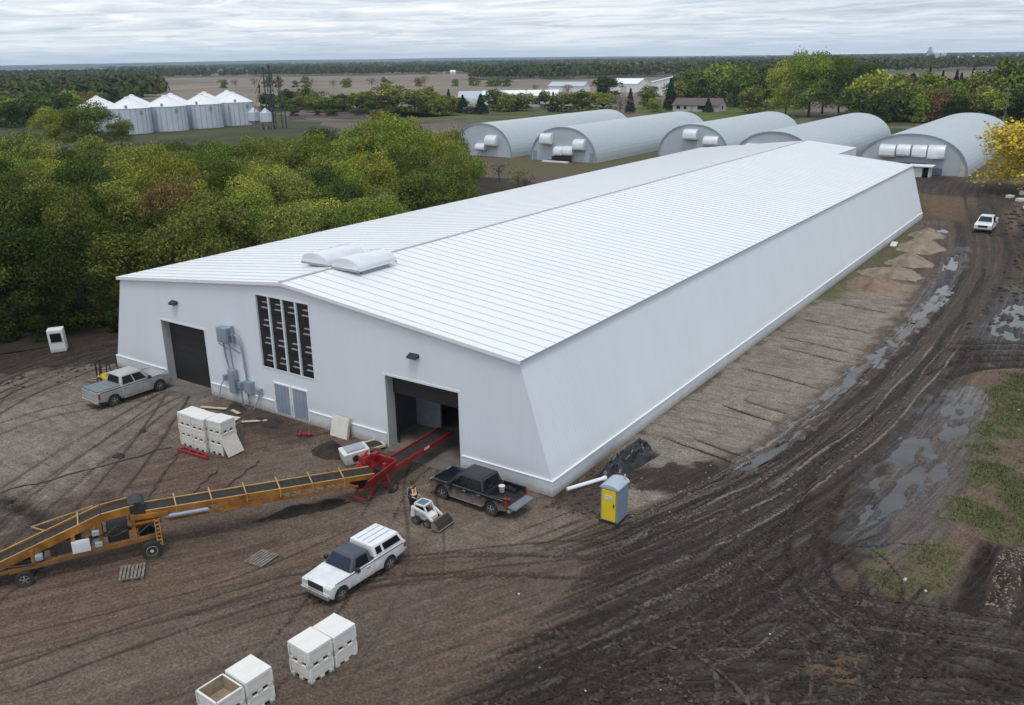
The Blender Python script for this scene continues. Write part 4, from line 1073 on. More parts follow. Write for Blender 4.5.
        mb = MB(); mb.box(F-.16, F+.012, min(s*(w/2-.42), s*(w/2-.04)), max(s*(w/2-.42), s*(w/2-.04)), .78, .99); mb.build('headlight', 'lamp_clear', t, bevel=.02)
        mb = MB(); mb.box(B+.03, B+.16, min(s*(w/2-.1), s*(w/2+.012)), max(s*(w/2-.1), s*(w/2+.012)), .8, bz-.06); mb.build('taillight', 'lamp_red', t, bevel=.015)
        if crew:
            mb = MB(); y = s*(w/2+.02); mb.box(cb+.1, xf-.55, min(y, y-s*.16), max(y, y-s*.16), .36, .42); mb.build('running_board', 'chrome', t, bevel=.01)
        mb = MB(); y = s*w/2; mb.box(B+.2, F-.35, min(y, y+s*.014), max(y, y+s*.014), bz-.05, bz-.015); mb.build('belt_trim', 'plastic_black' if paint != 'paint_black' else 'chrome', t)
    mb = MB(); mb.box(F-.05, F+.015, -w/2+.44, w/2-.44, .7, 1.0); mb.build('grille', 'plastic_black', t, bevel=.02)
    mb = MB(); mb.box(F-.02, F+.13, -w/2+.02, w/2-.02, .45, .66); mb.build('front_bumper', 'chrome', t, bevel=.04)
    mb = MB(); mb.box(B-.14, B+.06, -w/2+.06, w/2-.06, .46, .64); mb.build('rear_bumper', 'chrome', t, bevel=.04)
    for x in (xf, xr):
        for s in (-1, 1): wheel(t, x, s*(w/2-.13), r, .27)
    if cover == 'tonneau':
        mb = MB(); mb.box(B+.05, cb-.04, -w/2+.06, w/2-.06, bz+.042, bz+.1)
        for k in (1, 2): mb.box(B+.1+k*.55, B+.12+k*.55, -w/2+.08, w/2-.08, bz+.1, bz+.115)
        mb.build('bed_cover', 'tonneau', t, bevel=.02)
    if cover == 'topper':
        zt_ = rfz+.06; a0, a1 = B+.06, cb-.05; h0, h1 = w/2-.03, w/2-.2
        Q = [(a0,-h0,bz+.05),(a1,-h0,bz+.05),(a1,h0,bz+.05),(a0,h0,bz+.05),(a0+.3,-h1,zt_),(a1-.03,-h1,zt_),(a1-.03,h1,zt_),(a0+.3,h1,zt_)]
        mb = MB(); mb.hexa(Q); tp = mb.build('topper', 'topper_white', t, bevel=.07, smooth=True, seg=3)
        mb = MB()
        for y in (-.36, .0, .36): mb.box(a0+.42, a1-.15, y-.025, y+.025, zt_-.01, zt_+.02)
        mb.build('roof_rib', 'galvanized', tp)
        P[:] = Q
        for s, cidx in ((-1,(0,1,5,4)),(1,(3,2,6,7))):
            for u0, u1 in ((.1,.66),(.74,.92)): pane(cidx, u0, u1, .2, .78, 'side_window', 'glass_dark', tp, .014 if s < 0 else -.034)
        pane((3,0,4,7), .1, .9, .15, .85, 'rear_window', 'glass_dark', tp)
    return t
pickup('pickup_truck', 'muddy black crew cab pickup with its tailgate down by the white wall corner', (16.55,-2.55,ground_z(16.5,-2.5)), math.pi-.02, 'paint_black', wb=3.4, fo=.88, ro=1.05, w=1.92, hz=1.08, bz=1.18, rfz=1.8, gate_open=True, size=.95)
pickup('pickup_truck', 'old white single cab pickup with dark roof and white ribbed topper', (16.32,-11.5,ground_z(16.3,-11.5)), -math.pi/2-.03, 'paint_white', wb=3.2, fo=.72, ro=1.15, w=1.88, crew=False, roofp='roof_slate', cover='topper', hz=1.0, bz=1.1, rfz=1.66, r=.37, cabp='roof_slate', rake=.42, size=.93)
pickup('pickup_truck', 'silver crew cab pickup with covered bed parked by the closed dark door', (-12.95,-3.4,ground_z(-13,-3.4)), math.pi/2-.02, 'paint_silver', wb=3.45, fo=.9, ro=1.1, cover='tonneau')
pickup('pickup_truck', 'white pickup driving towards the camera on the far stretch of the dirt road', (28.2,92.6,ground_z(28.2,92.6)), -math.pi/2-.02, 'paint_white')
# things lying in the open truck bed
t = thing('bucket', 'white bucket lying in the bed of the dark pickup', 'bucket', (18.0,-2.3,.80+ground_z(16.5,-2.5)))
mb = MB(); mb.lathe([(.13,0),(.16,.32),(.17,.34)], n=16); mb.build('pail', 'white_paint', t, smooth=True)
mb = MB(); mb.lathe([(.175,.34),(.175,.37),(.01,.38)], n=16); mb.build('lid', 'board_white', t, smooth=True)
t = thing('toolbox', 'small red case in the bed of the dark pickup by the tailgate', 'toolbox', (18.75,-2.9,.80+ground_z(16.5,-2.5)), .4, None, (.62,.62,.62))
mb = MB(); mb.box(-.28,.28,-.16,.16,0,.18); mb.build('case', 'red_paint', t, bevel=.02)
mb = MB(); mb.box(-.1,.1,-.02,.02,.18,.23); mb.build('handle', 'plastic_black', t)

# ------------------------------------------------------------------ orange telescoping conveyor
ang = math.atan2(.872, .49)
cv = thing('belt_conveyor', 'long orange belt conveyor on wheels reaching across the yard to the red hopper', 'conveyor', (6.15,-15.1,ground_z(6.1,-15.1)), ang)
def frame_run(a, b, w, side_h, nm, belt=True, posts=0, parent=cv):
    """belt between two orange side plates from a to b (x,z)"""
    d = Vector((b[0]-a[0], 0, b[1]-a[1])); l = d.length; d.normalize(); n = Vector((-d.z, 0, d.x))
    A = Vector((a[0],0,a[1])); mb = MB()
    for s in (-1, 1):
        y0, y1 = s*w/2, s*(w/2+.06)
        P = [A-n*side_h*.6, A-n*side_h*.6+d*l, A+n*side_h*.4+d*l, A+n*side_h*.4]
        mb.hexa([P[0]+Vector((0,min(y0,y1),0)), P[1]+Vector((0,min(y0,y1),0)), P[1]+Vector((0,max(y0,y1),0)), P[0]+Vector((0,max(y0,y1),0)),
                 P[3]+Vector((0,min(y0,y1),0)), P[2]+Vector((0,min(y0,y1),0)), P[2]+Vector((0,max(y0,y1),0)), P[3]+Vector((0,max(y0,y1),0))])
    o = mb.build(nm, 'orange_paint', parent)
    mb = MB()
    for s in (-1, 1):
        p = A+n*(side_h*.4+.03)+Vector((0,s*(w/2+.03),0)); mb.bar(p, p+d*l, .07, .035)
    mb.build('side_rail', 'pale_rail', o)
    if belt:
        mb = MB(); p = A+n*.06; mb.bar(p, p+d*l, w-.04, .05)
        q = A-n*side_h*.4; mb.bar(q, q+d*l, w-.1, .04)
        k = .25
        while k < l: mb.bar(p+d*k+Vector((0,-w/2+.05,0))+n*.035, p+d*k+Vector((0,w/2-.05,0))+n*.035, .05, .03); k += .3
        mb.build('belt', 'belt_black', o)
    return o
inc = frame_run((-6.1,1.0), (-1.6,2.36), .95, .36, 'feed_conveyor')
top = frame_run((-1.6,2.36), (-.2,2.46), .95, .34, 'head_section')
boom = frame_run((-.1,2.12), (11.3,1.45), .9, .22, 'boom')
# open truss under the boom, cross hoops over it
mb = MB(); K = 16
for s in (-1, 1):
    y = s*.5
    zt_ = lambda x: 2.12-.67*(x+.1)/11.4
    mb.bar((1.2,y,zt_(1.2)-.55), (10.4,y,zt_(10.4)-.42), .08)
    for k in range(K):
        x0 = 1.2+9.2*k/K; x1 = 1.2+9.2*(k+1)/K
        mb.bar((x0,y,zt_(x0)-.55+.13*k/K), (x0,y,zt_(x0)-.15), .07); mb.bar((x0,y,zt_(x0)-.15), (x1,y,zt_(x1)-.5), .05)
mb.build('truss', 'orange_paint', boom)
mb = MB(); mb.prism([(3.2,-.3),(7.2,-.05),(7.2,-.25),(3.2,-.5)], -.53, -.5, mi=0)
mb = MB()
for s in (-1, 1): mb.hexa([(3.6,s*.5-.015,zt_(3.6)-.5),(6.6,s*.5-.015,zt_(6.6)-.46),(6.6,s*.5+.015,zt_(6.6)-.46),(3.6,s*.5+.015,zt_(3.6)-.5),(3.6,s*.5-.015,zt_(3.6)-.18),(6.6,s*.5-.015,zt_(6.6)-.18),(6.6,s*.5+.015,zt_(6.6)-.18),(3.6,s*.5+.015,zt_(3.6)-.18)])
mb.build('side_plate', 'orange_paint', boom)
for k in range(6):
    x = 1.6+1.62*k; z = zt_(x); mb = MB()
    mb.bar((x,-.53,z+.12), (x,.53,z+.3), .06); mb.bar((x,-.53,z-.3), (x,-.53,z+.14), .05); mb.bar((x,.53,z-.1), (x,.53,z+.32), .05)
    mb.build('cross_hoop', 'pale_rail', boom)
mb = MB(); mb.tube([(1.0,-.5,1.72),(3.0,-.5,1.62)], .12, 12); mb.tube([(1.2,.3,1.7),(3.2,.3,1.6)], .13, 12)
mb.build('hydraulic_tank', 'steel_grey', boom, smooth=True)
mb = MB(); mb.lathe([(.34,-.5),(.38,-.45),(.38,.45),(.34,.5)], (-.1,0,2.4), 20, 'y'); mb.box(-.4,.25,-.55,-.48,2.1,2.62); mb.box(-.4,.25,.48,.55,2.1,2.62); mb.box(-.45,.15,-.45,.45,2.58,2.7)
mb.build('drive_head', 'engine_dark', cv, smooth=True)
# chassis: long beams, uprights, braces, engine
mb = MB()
for s in (-1, 1):
    mb.bar((-5.6,s*.72,.78), (.9,s*.72,.98), .16, .2)
    for x, z1 in ((-2.9,1.8),(-1.75,2.1),(-.35,2.2)): mb.bar((x,s*.66,.85), (x,s*.6,z1), .17, .17)
    mb.bar((-2.9,s*.64,1.0), (-1.75,s*.62,2.2), .09); mb.bar((-4.6,s*.66,.8), (-4.6,s*.6,1.5), .14)
    mb.bar((-.35,s*.6,2.05), (1.2,s*.56,1.9), .16, .22)
for x in (-5.4,-3.8,-2.3,-.3,.7): mb.bar((x,-.72,.85), (x,.72,.85), .14, .14)
mb.box(-.5,.9,-.75,.75,1.7,1.78)
mb.build('chassis', 'orange_paint', cv)
mb = MB(); mb.box(-3.9,-2.6,-.5,.4,.95,1.55); mb.box(-3.6,-2.8,-.62,-.5,1.0,1.6); mb.tube([(-3.2,-.2,1.5),(-3.2,-.2,2.0)], .06); mb.tube([(-2.4,-.6,1.1),(-1.9,-.5,1.7),(-1.3,-.55,1.3),(-.6,-.6,1.5)], .07); mb.box(-1.5,-.6,-.45,.45,.95,1.7); mb.tube([(-5.6,-.7,1.0),(-4.6,-.78,.9),(-3.9,-.66,1.1)], .05); mb.box(-5.4,-4.2,-.5,.5,.8,1.05)
mb.tube([(-.2,-.66,1.2),(.3,-.75,1.6),(.7,-.7,1.3)], .06); mb.tube([(-2.2,-.7,1.9),(-1.6,-.74,1.5),(-1.0,-.68,1.9)], .05)
mb.build('engine', 'engine_dark', cv, bevel=.02)
mb = MB(); mb.box(-3.0,-2.25,-.8,-.62,.98,1.55); mb.box(-2.9,-2.35,-.815,-.8,1.05,1.48)
mb.build('control_box', 'galvanized_bright', cv, bevel=.02)
for x, z in ((-4.35,1.15),(-1.95,1.75),(-1.9,1.15)):
    mb = MB(); mb.box(x-.16,x+.16,-.78,-.5,z-.13,z+.13); mb.build('valve_block', 'galvanized', cv, bevel=.04)
mb = MB()
for x in (.55,.75): mb.bar((x,-.92,.5), (x,-.92,1.9), .05)
for k in range(7): mb.bar((.55,-.92,.6+k*.2), (.75,-.92,.6+k*.2), .05)
mb.build('ladder', 'pale_rail', cv)
mb = MB()     # folded hopper side at the far side, handrail arms
mb.bar((-4.6,1.3,1.75), (-1.9,.6,2.5), .05); mb.bar((-4.6,1.3,1.75), (-4.0,.56,1.75), .05); mb.bar((-2.6,-.5,2.2), (-2.6,.55,2.36), .06)
mb.build('guide_rail', 'pale_rail', inc)
for s in (-1, 1):
    w_ = wheel(cv, .25, s*1.02, .44, .32, 'rim_cream'); w_ = wheel(cv, -5.05, s*.86, .36, .26, 'rim_grey')
mb = MB(); mb.tube([(.25,-1.0,.44),(.25,1.0,.44)], .08); mb.bar((.25,-.7,.44), (.25,-.7,.95), .14); mb.bar((.25,.7,.44), (.25,.7,.95), .14)
mb.tube([(-5.05,-.8,.36),(-5.05,.8,.36)], .07); mb.bar((-5.05,-.6,.36), (-5.05,-.6,.8), .12); mb.bar((-5.05,.6,.36), (-5.05,.6,.8), .12)
mb.build('axle', 'engine_dark', cv)
# low feed tray at the left end (runs out of the picture)
mb = MB(); mb.hexa([(-9.6,-.6,.75),(-6.0,-.5,.95),(-6.0,.5,.95),(-9.6,.6,.75),(-9.6,-1.1,1.5),(-6.0,-.62,1.42),(-6.0,-.56,1.42),(-9.6,-1.04,1.5)])
mb.hexa([(-9.6,.6,.75),(-6.0,.5,.95),(-6.0,.44,.95),(-9.6,.54,.75),(-9.6,1.1,1.5),(-6.0,.62,1.42),(-6.0,.56,1.42),(-9.6,1.04,1.5)])
mb.box(-9.6,-6.0,-.5,.5,.66,.74); mb.bar((-9.6,-.6,.62),(-5.4,-.6,.75),.14); mb.bar((-9.6,.6,.62),(-5.4,.6,.75),.14)
mb.build('feed_tray', 'orange_paint', cv)
mb = MB(); mb.bar((-9.6,-1.08,1.52),(-6.0,-.6,1.45),.07); mb.bar((-9.6,1.08,1.52),(-6.0,.6,1.45),.07); mb.build('tray_rail', 'pale_rail', cv)
mb = MB(); mb.box(-9.5,-5.6,-.48,.48,.76,.8); mb.box(-6.4,-5.5,-.62,.62,.5,.85); mb.build('tray_belt', 'engine_dark', cv)

# ------------------------------------------------------------------ red conveyor going in through the open door
rc = thing('belt_conveyor', 'red belt conveyor with a receiving hopper, running in through the open door', 'conveyor', (11.35,-4.55,0), math.pi/2+.06)
def rrun(a, b, w, h, nm, mt, belt):
    d = Vector((b[0]-a[0],0,b[1]-a[1])); l = d.length; d.normalize(); n = Vector((-d.z,0,d.x)); A = Vector((a[0],0,a[1])); mb = MB()
    for s in (-1, 1): p = A+Vector((0,s*w/2,0)); mb.bar(p, p+d*l, .07, h); 
    k = .4
    while k < l: mb.bar(A+d*k+Vector((0,-w/2,0))-n*h*.4, A+d*k+Vector((0,w/2,0))-n*h*.4, .07); k += 1.1
    o = mb.build(nm, mt, rc)
    if belt:
        mb = MB(); mb.bar(A+n*.02, A+d*l+n*.02, w-.1, .05); mb.build('belt', 'belt_black', o)
    return o
rrun((.3,1.0), (6.6,1.0), 1.0, .28, 'conveyor_frame', 'red_paint', True)
mb = MB()   # hopper
for s in (-1, 1):
    mb.hexa([(-1.5,s*.38-.03,.8),(.9,s*.4-.03,.85),(.9,s*.4+.03,.85),(-1.5,s*.38+.03,.8),(-1.6,s*.8-.03,1.45),(.7,s*.85-.03,1.7),(.7,s*.85+.03,1.7),(-1.6,s*.8+.03,1.45)])
mb.hexa([(.85,-.4,.85),(.95,-.4,.85),(.95,.4,.85),(.85,.4,.85),(.75,-.85,1.7),(.85,-.85,1.7),(.85,.85,1.7),(.75,.85,1.7)])
mb.hexa([(-1.55,-.38,.75),(.8,-.4,.8),(.8,.4,.8),(-1.55,.38,.75),(-1.55,-.38,.8),(.8,-.4,.85),(.8,.4,.85),(-1.55,.38,.8)])
mb.build('hopper', 'red_paint', rc, bevel=.01)
mb = MB(); mb.box(-1.4,.7,-.36,.36,.86,.92); mb.build('hopper_belt', 'belt_black', rc)
mb = MB(); mb.box(-.25,.25,.5,.95,1.45,1.9); mb.tube([(-.2,.7,1.9),(.3,.75,2.05)], .07); mb.tube([(0,-.62,1.2),(0,-.62,1.75)], .12, 10); mb.box(.5,1.0,.5,.8,1.5,1.8)
mb.build('drive_motor', 'red_paint', rc, bevel=.03)
mb = MB()
for s in (-1, 1):
    mb.bar((.25,s*.75,.3), (.25,s*.42,1.0), .14); mb.bar((-1.3,s*.5,.2), (-.6,s*.4,.9), .1)
mb.tube([(.25,-.9,.32),(.25,.9,.32)], .06); mb.bar((-1.6,-.5,.25),(-1.6,.5,.25),.1)
mb.build('undercarriage', 'red_paint', rc)
for x in (.25,):
    for s in (-1, 1): wheel(rc, x, s*.92, .33, .24, 'rim_grey')
mb = MB(); mb.box(3.6,4.1,-.55,-.537,1.0,1.14); mb.build('name_plate', 'board_white', rc)

# white engine-driven bin tipper box with an open dark panel beside the red hopper
t = thing('hopper_box', 'white steel box with round dark opening beside the red hopper', 'steel box', (7.85,-2.55,ground_z(7.85,-2.6)), 1.05)
mb = MB(); mb.hexa([(-.75,-.55,.12),(.75,-.55,.12),(.75,.55,.12),(-.75,.55,.12),(-.85,-.65,.8),(.7,-.6,.95),(.7,.6,.95),(-.85,.65,.8)]); mb.build('shell', 'white_paint', t, bevel=.05)
mb = MB(); mb.hexa([(-.6,-.45,.86),(.5,-.42,.96),(.5,.42,.96),(-.6,.45,.86),(-.6,-.45,.9),(.5,-.42,1.0),(.5,.42,1.0),(-.6,.45,.9)]); mb.build('grate', 'galvanized', t)
mb = MB(); mb.lathe([(.2,-.64),(.2,-.6)], (-.15,0,.5), 16, 'y'); mb.build('opening', 'opening_shade', t)
mb = MB(); mb.box(-.7,.6,-.5,.5,0,.13); mb.bar((.7,0,.7),(1.5,0,.5),.1); mb.build('skid', 'wood_grey', t)
t = thing('framed_screen', 'pale framed dark screen lying on the ground between the leaning board and the red hopper', 'screen panel', (7.3,-.85,ground_z(7.3,-.85)+.12), 1.2)
mb = MB()
for s in (-1, 1): mb.box(-.8,.8,s*.55-.06,s*.55+.06,.0,.12); mb.box(s*.8-.06,s*.8+.06,-.5,.5,.0,.12)
mb.build('frame', 'wood_pale', t)
mb = MB(); mb.box(-.74,.74,-.49,.49,.03,.06); mb.build('mesh_panel', 'soil_dark', t)

# ------------------------------------------------------------------ compact loader and its operator
lx, ly = 15.85, -5.7
sk = thing('skid_loader', 'small white skid loader with an earthy bucket in front of the dark pickup', 'skid loader', (lx,ly,ground_z(lx,ly)), .02, None, (.76,.76,.70))
mb = MB(); mb.prism([(-.85,.32),(.45,.32),(.6,.5),(.55,.78),(-.2,.95),(-.9,.95),(-.95,.5)], -.36, .36); mb.build('body', 'white_paint', sk, bevel=.04)
mb = MB()     # open cage
for s in (-1, 1):
    mb.bar((.35,s*.36,.78), (.02,s*.4,1.5), .09); mb.bar((-.85,s*.38,.9), (-.72,s*.4,1.5), .09); mb.bar((.06,s*.4,1.5), (-.76,s*.4,1.5), .1)
mb.bar((.04,-.4,1.5), (.04,.4,1.5), .1); mb.bar((-.74,-.4,1.5), (-.74,.4,1.5), .1)
mb.build('cage', 'white_paint', sk)
mb = MB(); mb.box(-.7,.0,-.34,.34,1.5,1.54); mb.build('roof_screen', 'hydraulic_blue', sk)
mb = MB(); mb.box(-.6,.1,-.3,.3,.9,1.02); mb.box(-.7,-.6,-.28,.28,.95,1.4); mb.build('seat', 'plastic_black', sk)
for s in (-1, 1):
    mb = MB(); y = s*.5
    mb.prism([(-1.02,.5),(-.72,.5),(-.7,1.3),(-.92,1.34)], min(y-.07,y+.07), max(y-.07,y+.07)); mb.bar((-.8,y,1.25), (.2,y,1.02), .13, .17); mb.bar((.2,y,1.02), (.98,y,.42), .13, .17)
    mb.build('lift_arm', 'white_paint', sk, bevel=.02)
    mb = MB(); mb.tube([(-.4,y,.75),(.35,y,.95)], .045); mb.build('cylinder', 'chrome', sk, smooth=True)
    for x in (-.55, .4): wheel(sk, x, s*.55, .31, .25, 'rim_grey')
mb = MB(); bw = .85
mb.prism([(.95,.2),(1.55,.14),(1.58,.18),(1.05,.26),(.98,.45),(1.02,.78),(.96,.8),(.9,.5)], -bw, bw)
for s in (-1, 1): mb.prism([(.95,.2),(1.55,.14),(1.3,.62),(1.0,.8)], s*bw-.02, s*bw+.02)
mb.build('bucket', 'wood_grey', sk)
mb = MB(); mb.prism([(1.0,.24),(1.5,.19),(1.35,.42),(1.02,.62)], -bw+.06, bw-.06); mb.build('bucket_soil', 'soil_dark', sk)

def skin_obj(name, V, E, Rr, mat, parent, root=0, sub=2):
    me = bpy.data.meshes.new(name); me.from_pydata(V, E, [])
    me.materials.append(MAT[mat])
    o = bpy.data.objects.new(name, me); col.objects.link(o); o.parent = parent
    md = o.modifiers.new('skin', 'SKIN'); md.use_smooth_shade = True
    sv = me.skin_vertices[0] if me.skin_vertices else None
    if sv is None:
        bm = bmesh.new(); bm.from_mesh(me); bm.verts.layers.skin.verify(); bm.to_mesh(me); bm.free(); sv = me.skin_vertices[0]
    for i, r in enumerate(Rr):
        sv.data[i].radius = (r, r) if not isinstance(r, tuple) else r
        sv.data[i].use_root = (i == root)
    ss = o.modifiers.new('sub', 'SUBSURF'); ss.levels = ss.render_levels = sub
    return o
# operator: stands behind the loader, hands forward on its levers, faces +x
px_, py_ = 14.62, -5.42
pe = thing('person', 'person in dark clothes and an orange safety vest standing behind the small white loader', 'person', (px_,py_,ground_z(px_,py_)), -.12)
V = [(0,0,.95),(0,0,1.12),(.01,0,1.32),(.02,0,1.47),(.03,0,1.54),(.04,0,1.63),(.05,0,1.72)]
E_ = [(0,1),(1,2),(2,3),(3,4),(4,5),(5,6)]; RR = [.14,.13,.15,.09,.055,.095,.085]
def limb(ps, rs, at):
    o = len(V)
    for p in ps: V.append(p)
    RR.extend(rs)
    E_.append((at, o))
    for k in range(len(ps)-1): E_.append((o+k, o+k+1))
    return o+len(ps)-1
for s in (-1, 1):
    limb([(.0,s*.1,.88),(.04,s*.12,.5),(-.02,s*.13,.1),(.13,s*.14,.05)], [.1,.07,.05,.045], 0)
    h = limb([(.02,s*.19,1.42),(.03,s*.25,1.17),(.27,s*.2,1.06),(.35,s*.19,1.06)], [.065,.05,.036,.034], 2)
    for k in range(4):
        y = s*(.16+k*.02); limb([(.39,y,1.065),(.43,y,1.05),(.435-.004*k,y,1.022)], [.01,.009,.008], h)
    limb([(.365,s*.15,1.055),(.395,s*.145,1.035)], [.011,.009], h)
skin_obj('body', V, E_, RR, 'skin', pe)
ja = [(0,0,.96),(0,0,1.12),(.01,0,1.33),(.02,0,1.46)]; je = [(0,1),(1,2),(2,3)]; jr = [.15,.145,.165,.1]
for s in (-1, 1):
    o = len(ja); ja += [(.02,s*.19,1.42),(.03,s*.25,1.17),(.25,s*.205,1.065)]; jr += [.08,.062,.048]; je += [(2,o),(o,o+1),(o+1,o+2)]
skin_obj('jacket', ja, je, jr, 'cloth_dark', pe)
ta = [(0,0,.95)]; te = []; tr = [.155]
for s in (-1, 1):
    o = len(ta); ta += [(.0,s*.1,.87),(.04,s*.12,.5),(-.02,s*.13,.14)]; tr += [.115,.085,.07]; te += [(0,o),(o,o+1),(o+1,o+2)]
skin_obj('trousers', ta, te, tr, 'cloth_dark', pe)
for s in (-1, 1): skin_obj('boot', [(-.03,s*.13,.14),(-.02,s*.13,.06),(.15,s*.14,.045)], [(0,1),(1,2)], [.065,.06,.045], 'boot', pe, 1)
vs = skin_obj('safety_vest', [(0,0,1.0),(0,0,1.14),(.01,0,1.33),(.02,0,1.43)], [(0,1),(1,2),(2,3)], [(.165,.175),(.16,.17),(.185,.2),(.14,.16)], 'vest_orange', pe)
mb = MB(); mb.lathe([(.215,1.08),(.222,1.11),(.215,1.14)], n=20)
for y in (-.11,.11): mb.bar((.2,y,1.1), (.14,y,1.46), .05, .02); mb.bar((-.2,y,1.1), (-.12,y,1.46), .05, .02)
mb.build('reflective_stripe', 'vest_stripe', vs)
mb = MB(); mb.lathe([(.1,1.66),(.112,1.72),(.1,1.79),(.06,1.83),(.01,1.84)], (.035,0,0), 14); mb.build('hair', 'hair', pe, smooth=True)
mb = MB()
for s in (-1, 1): mb.lathe([(.001,.0),(.014,.004),(.014,.01),(.001,.014)], (.132,s*.035,1.675-.007), 8)
mb.build('eyes', 'plastic_black', pe)
mb = MB(); mb.hexa([(.12,-.018,1.62),(.155,-.014,1.622),(.155,.014,1.622),(.12,.018,1.62),(.12,-.01,1.67),(.135,-.008,1.665),(.135,.008,1.665),(.12,.01,1.67)]); mb.build('nose', 'skin', pe, bevel=.006)
mb = MB(); mb.box(.118,.137,-.03,.03,1.582,1.592); mb.build('mouth', 'hair', pe)

# ------------------------------------------------------------------ vegetable bins
BW, BD, BH = 1.16, 1.08, .70
def bin_(name, label, loc, rz=0, lid=True, open_=False, group=None, slots='y-'):
    t = thing(name, label, 'bin', loc, rz, group)
    mb = MB(); x, y = BW/2, BD/2
    z0 = .125
    # walls tapering down a little, thick rim
    q = .965
    for (ax, ay, bx, by) in ((-x,-y,x,-y),(x,-y,x,y),(x,y,-x,y),(-x,y,-x,-y)):
        n = Vector((-(by-ay), bx-ax, 0)).normalized()*.05
        mb.hexa([(ax*q,ay*q,z0),(bx*q,by*q,z0),(bx*q+n.x,by*q+n.y,z0),(ax*q+n.x,ay*q+n.y,z0),(ax,ay,BH),(bx,by,BH),(bx+n.x,by+n.y,BH),(ax+n.x,ay+n.y,BH)])
    for s in (-1, 1):
        mb.box(-x-.015, x+.015, s*y-.02, s*y+.02, BH-.09, BH-.01); mb.box(s*x-.02, s*x+.02, -y-.015, y+.015, BH-.09, BH-.01)
        for r_ in (-1, 1): mb.box(s*x*.97-.045, s*x*.97+.02*s+.025, r_*y*.97-.045, r_*y*.97+.045, .14, BH-.1)
        for k in (-.3, 0, .3): mb.box(k*BW-.025, k*BW+.025, s*y*.975-.022, s*y*.975+.022, .17, BH-.1)
    sh = mb.build('shell', 'bin_white', t, bevel=.008, seg=1)
    mb = MB(); mb.box(-x*.94, x*.94, -y*.94, y*.94, .127, .17); mb.build('floor', 'bin_inside' if open_ else 'bin_white', t)
    if open_:
        mb = MB(); xx, yy = x-.055, y-.055
        for (ax, ay, bx, by) in ((-xx,-yy,xx,-yy),(xx,-yy,xx,yy),(xx,yy,-xx,yy),(-xx,yy,-xx,-yy)): mb.quad((ax*.95,ay*.95,.16), (bx*.95,by*.95,.16), (bx,by,BH-.015), (ax,ay,BH-.015))
        mb.build('lining', 'bin_inside', t)
    mb = MB()
    for k in (-1, 0, 1):
        for q_ in (-1, 0, 1): mb.box(k*x*.84-.105, k*x*.84+.105, q_*y*.84-.1, q_*y*.84+.1, 0, .125)
    mb.build('pallet_base', 'bin_white', t)
    mb = MB()    # near-black block behind the feet, painting the shade of the fork openings
    mb.box(-x*.86, x*.86, -y*.86, y*.86, .004, .12)
    mb.build('fork_gap_shade', 'opening_shade', t)
    if lid:
        mb = MB(); mb.box(-x-.02, x+.02, -y-.02, y+.02, BH-.005, BH+.045); mb.build('lid', 'bin_white', t, bevel=.012)
    return t
lid_n = ['first', 'second', 'third', 'fourth']
for k, (x, y, rz, nm) in enumerate([(18.78,-20.5,-.03,'the stack with the open bin'),(18.88,-19.32,-.05,'the stack right behind the open bin'),(19.44,-16.92,-.05,'the nearer stack in front of the white pickup'),(19.5,-15.72,-.03,'the stack closest to the white pickup')]):
    gz = ground_z(x, y)
    bin_('bin', 'white ribbed bin, bottom one of '+nm, (x,y,gz), rz, lid=False, group='white bins in the foreground')
    bin_('bin', ('open white bin with a brown inside, top of ' if k == 0 else 'white lidded bin, top one of ')+nm, (x+.01,y-.01,gz+BH+.002), rz+random.uniform(-.02,.02), lid=k > 0, open_=k == 0, group='white bins in the foreground')
for k, (x, y, rz, nm) in enumerate([(-2.3,-6.0,.02,'left'),(-1.12,-6.0,.02,'middle'),(.12,-5.75,.06,'right')]):
    gz = ground_z(x, y)
    for j in range(3):
        lv = ('bottom','middle','top')[j]
        bin_('bin', 'white bin, %s level of the %s stack of three beside the red frame' % (lv, nm), (x+random.uniform(-.01,.01),y+random.uniform(-.01,.01),gz+j*(BH+.002)), rz, lid=j == 2, group='white bins stacked near the building wall')
def lidboard(loc, rot, label, s=(1.2,1.15)):
    t = thing('cover_board', label, 'bin lid', loc); t.rotation_euler = rot
    mb = MB(); mb.box(-s[0]/2, s[0]/2, 0, s[1], 0, .05); mb.build('board', 'bin_white', t, bevel=.01)
    mb = MB()
    for k in (-.45, 0, .45): mb.box(k-.04, k+.04, .03, s[1]-.03, -.05, -.001)
    mb.build('batten', 'bin_white', t)
lidboard((1.22,-5.75,ground_z(1.2,-5.7)+.05), (R(62),0,R(94)), 'square white bin lid leaning against the right stack of bins')
lidboard((-1.6,-4.9,1.15), (R(4),R(-3),.1), 'flat white lid lying on a low pile behind the stacked bins', (2.3,1.0))
t = thing('crate_pile', 'low pile of pale boards behind the stacked bins holding a white lid', 'boards', (-1.5,-4.4,ground_z(-1.5,-4.4)), .1)
mb = MB()
for k in range(8): mb.box(-1.1,1.1,-.45,.45,.02+k*.14,.13+k*.14)
mb.build('board', 'wood_grey', t)
t = thing('red_frame', 'red painted steel frame lying in front of the stacked bins', 'steel frame', (-1.0,-7.0,ground_z(-1,-7)+.04), .1)
mb = MB(); mb.bar((-1.3,-.15,.05),(1.3,-.2,.05),.1); mb.bar((-1.2,.25,.05),(.9,.1,.05),.1)
for k in (-1.2,-.5,.2,.9): mb.bar((k,-.2,.06),(k+.1,.24-.07*(k+1),.06),.08)
mb.build('bar', 'red_paint', t)
t = thing('red_frame', 'small red steel bracket lying by the wall near the grey service doors', 'steel bracket', (2.6,-1.6,ground_z(2.6,-1.6)+.05), .6)
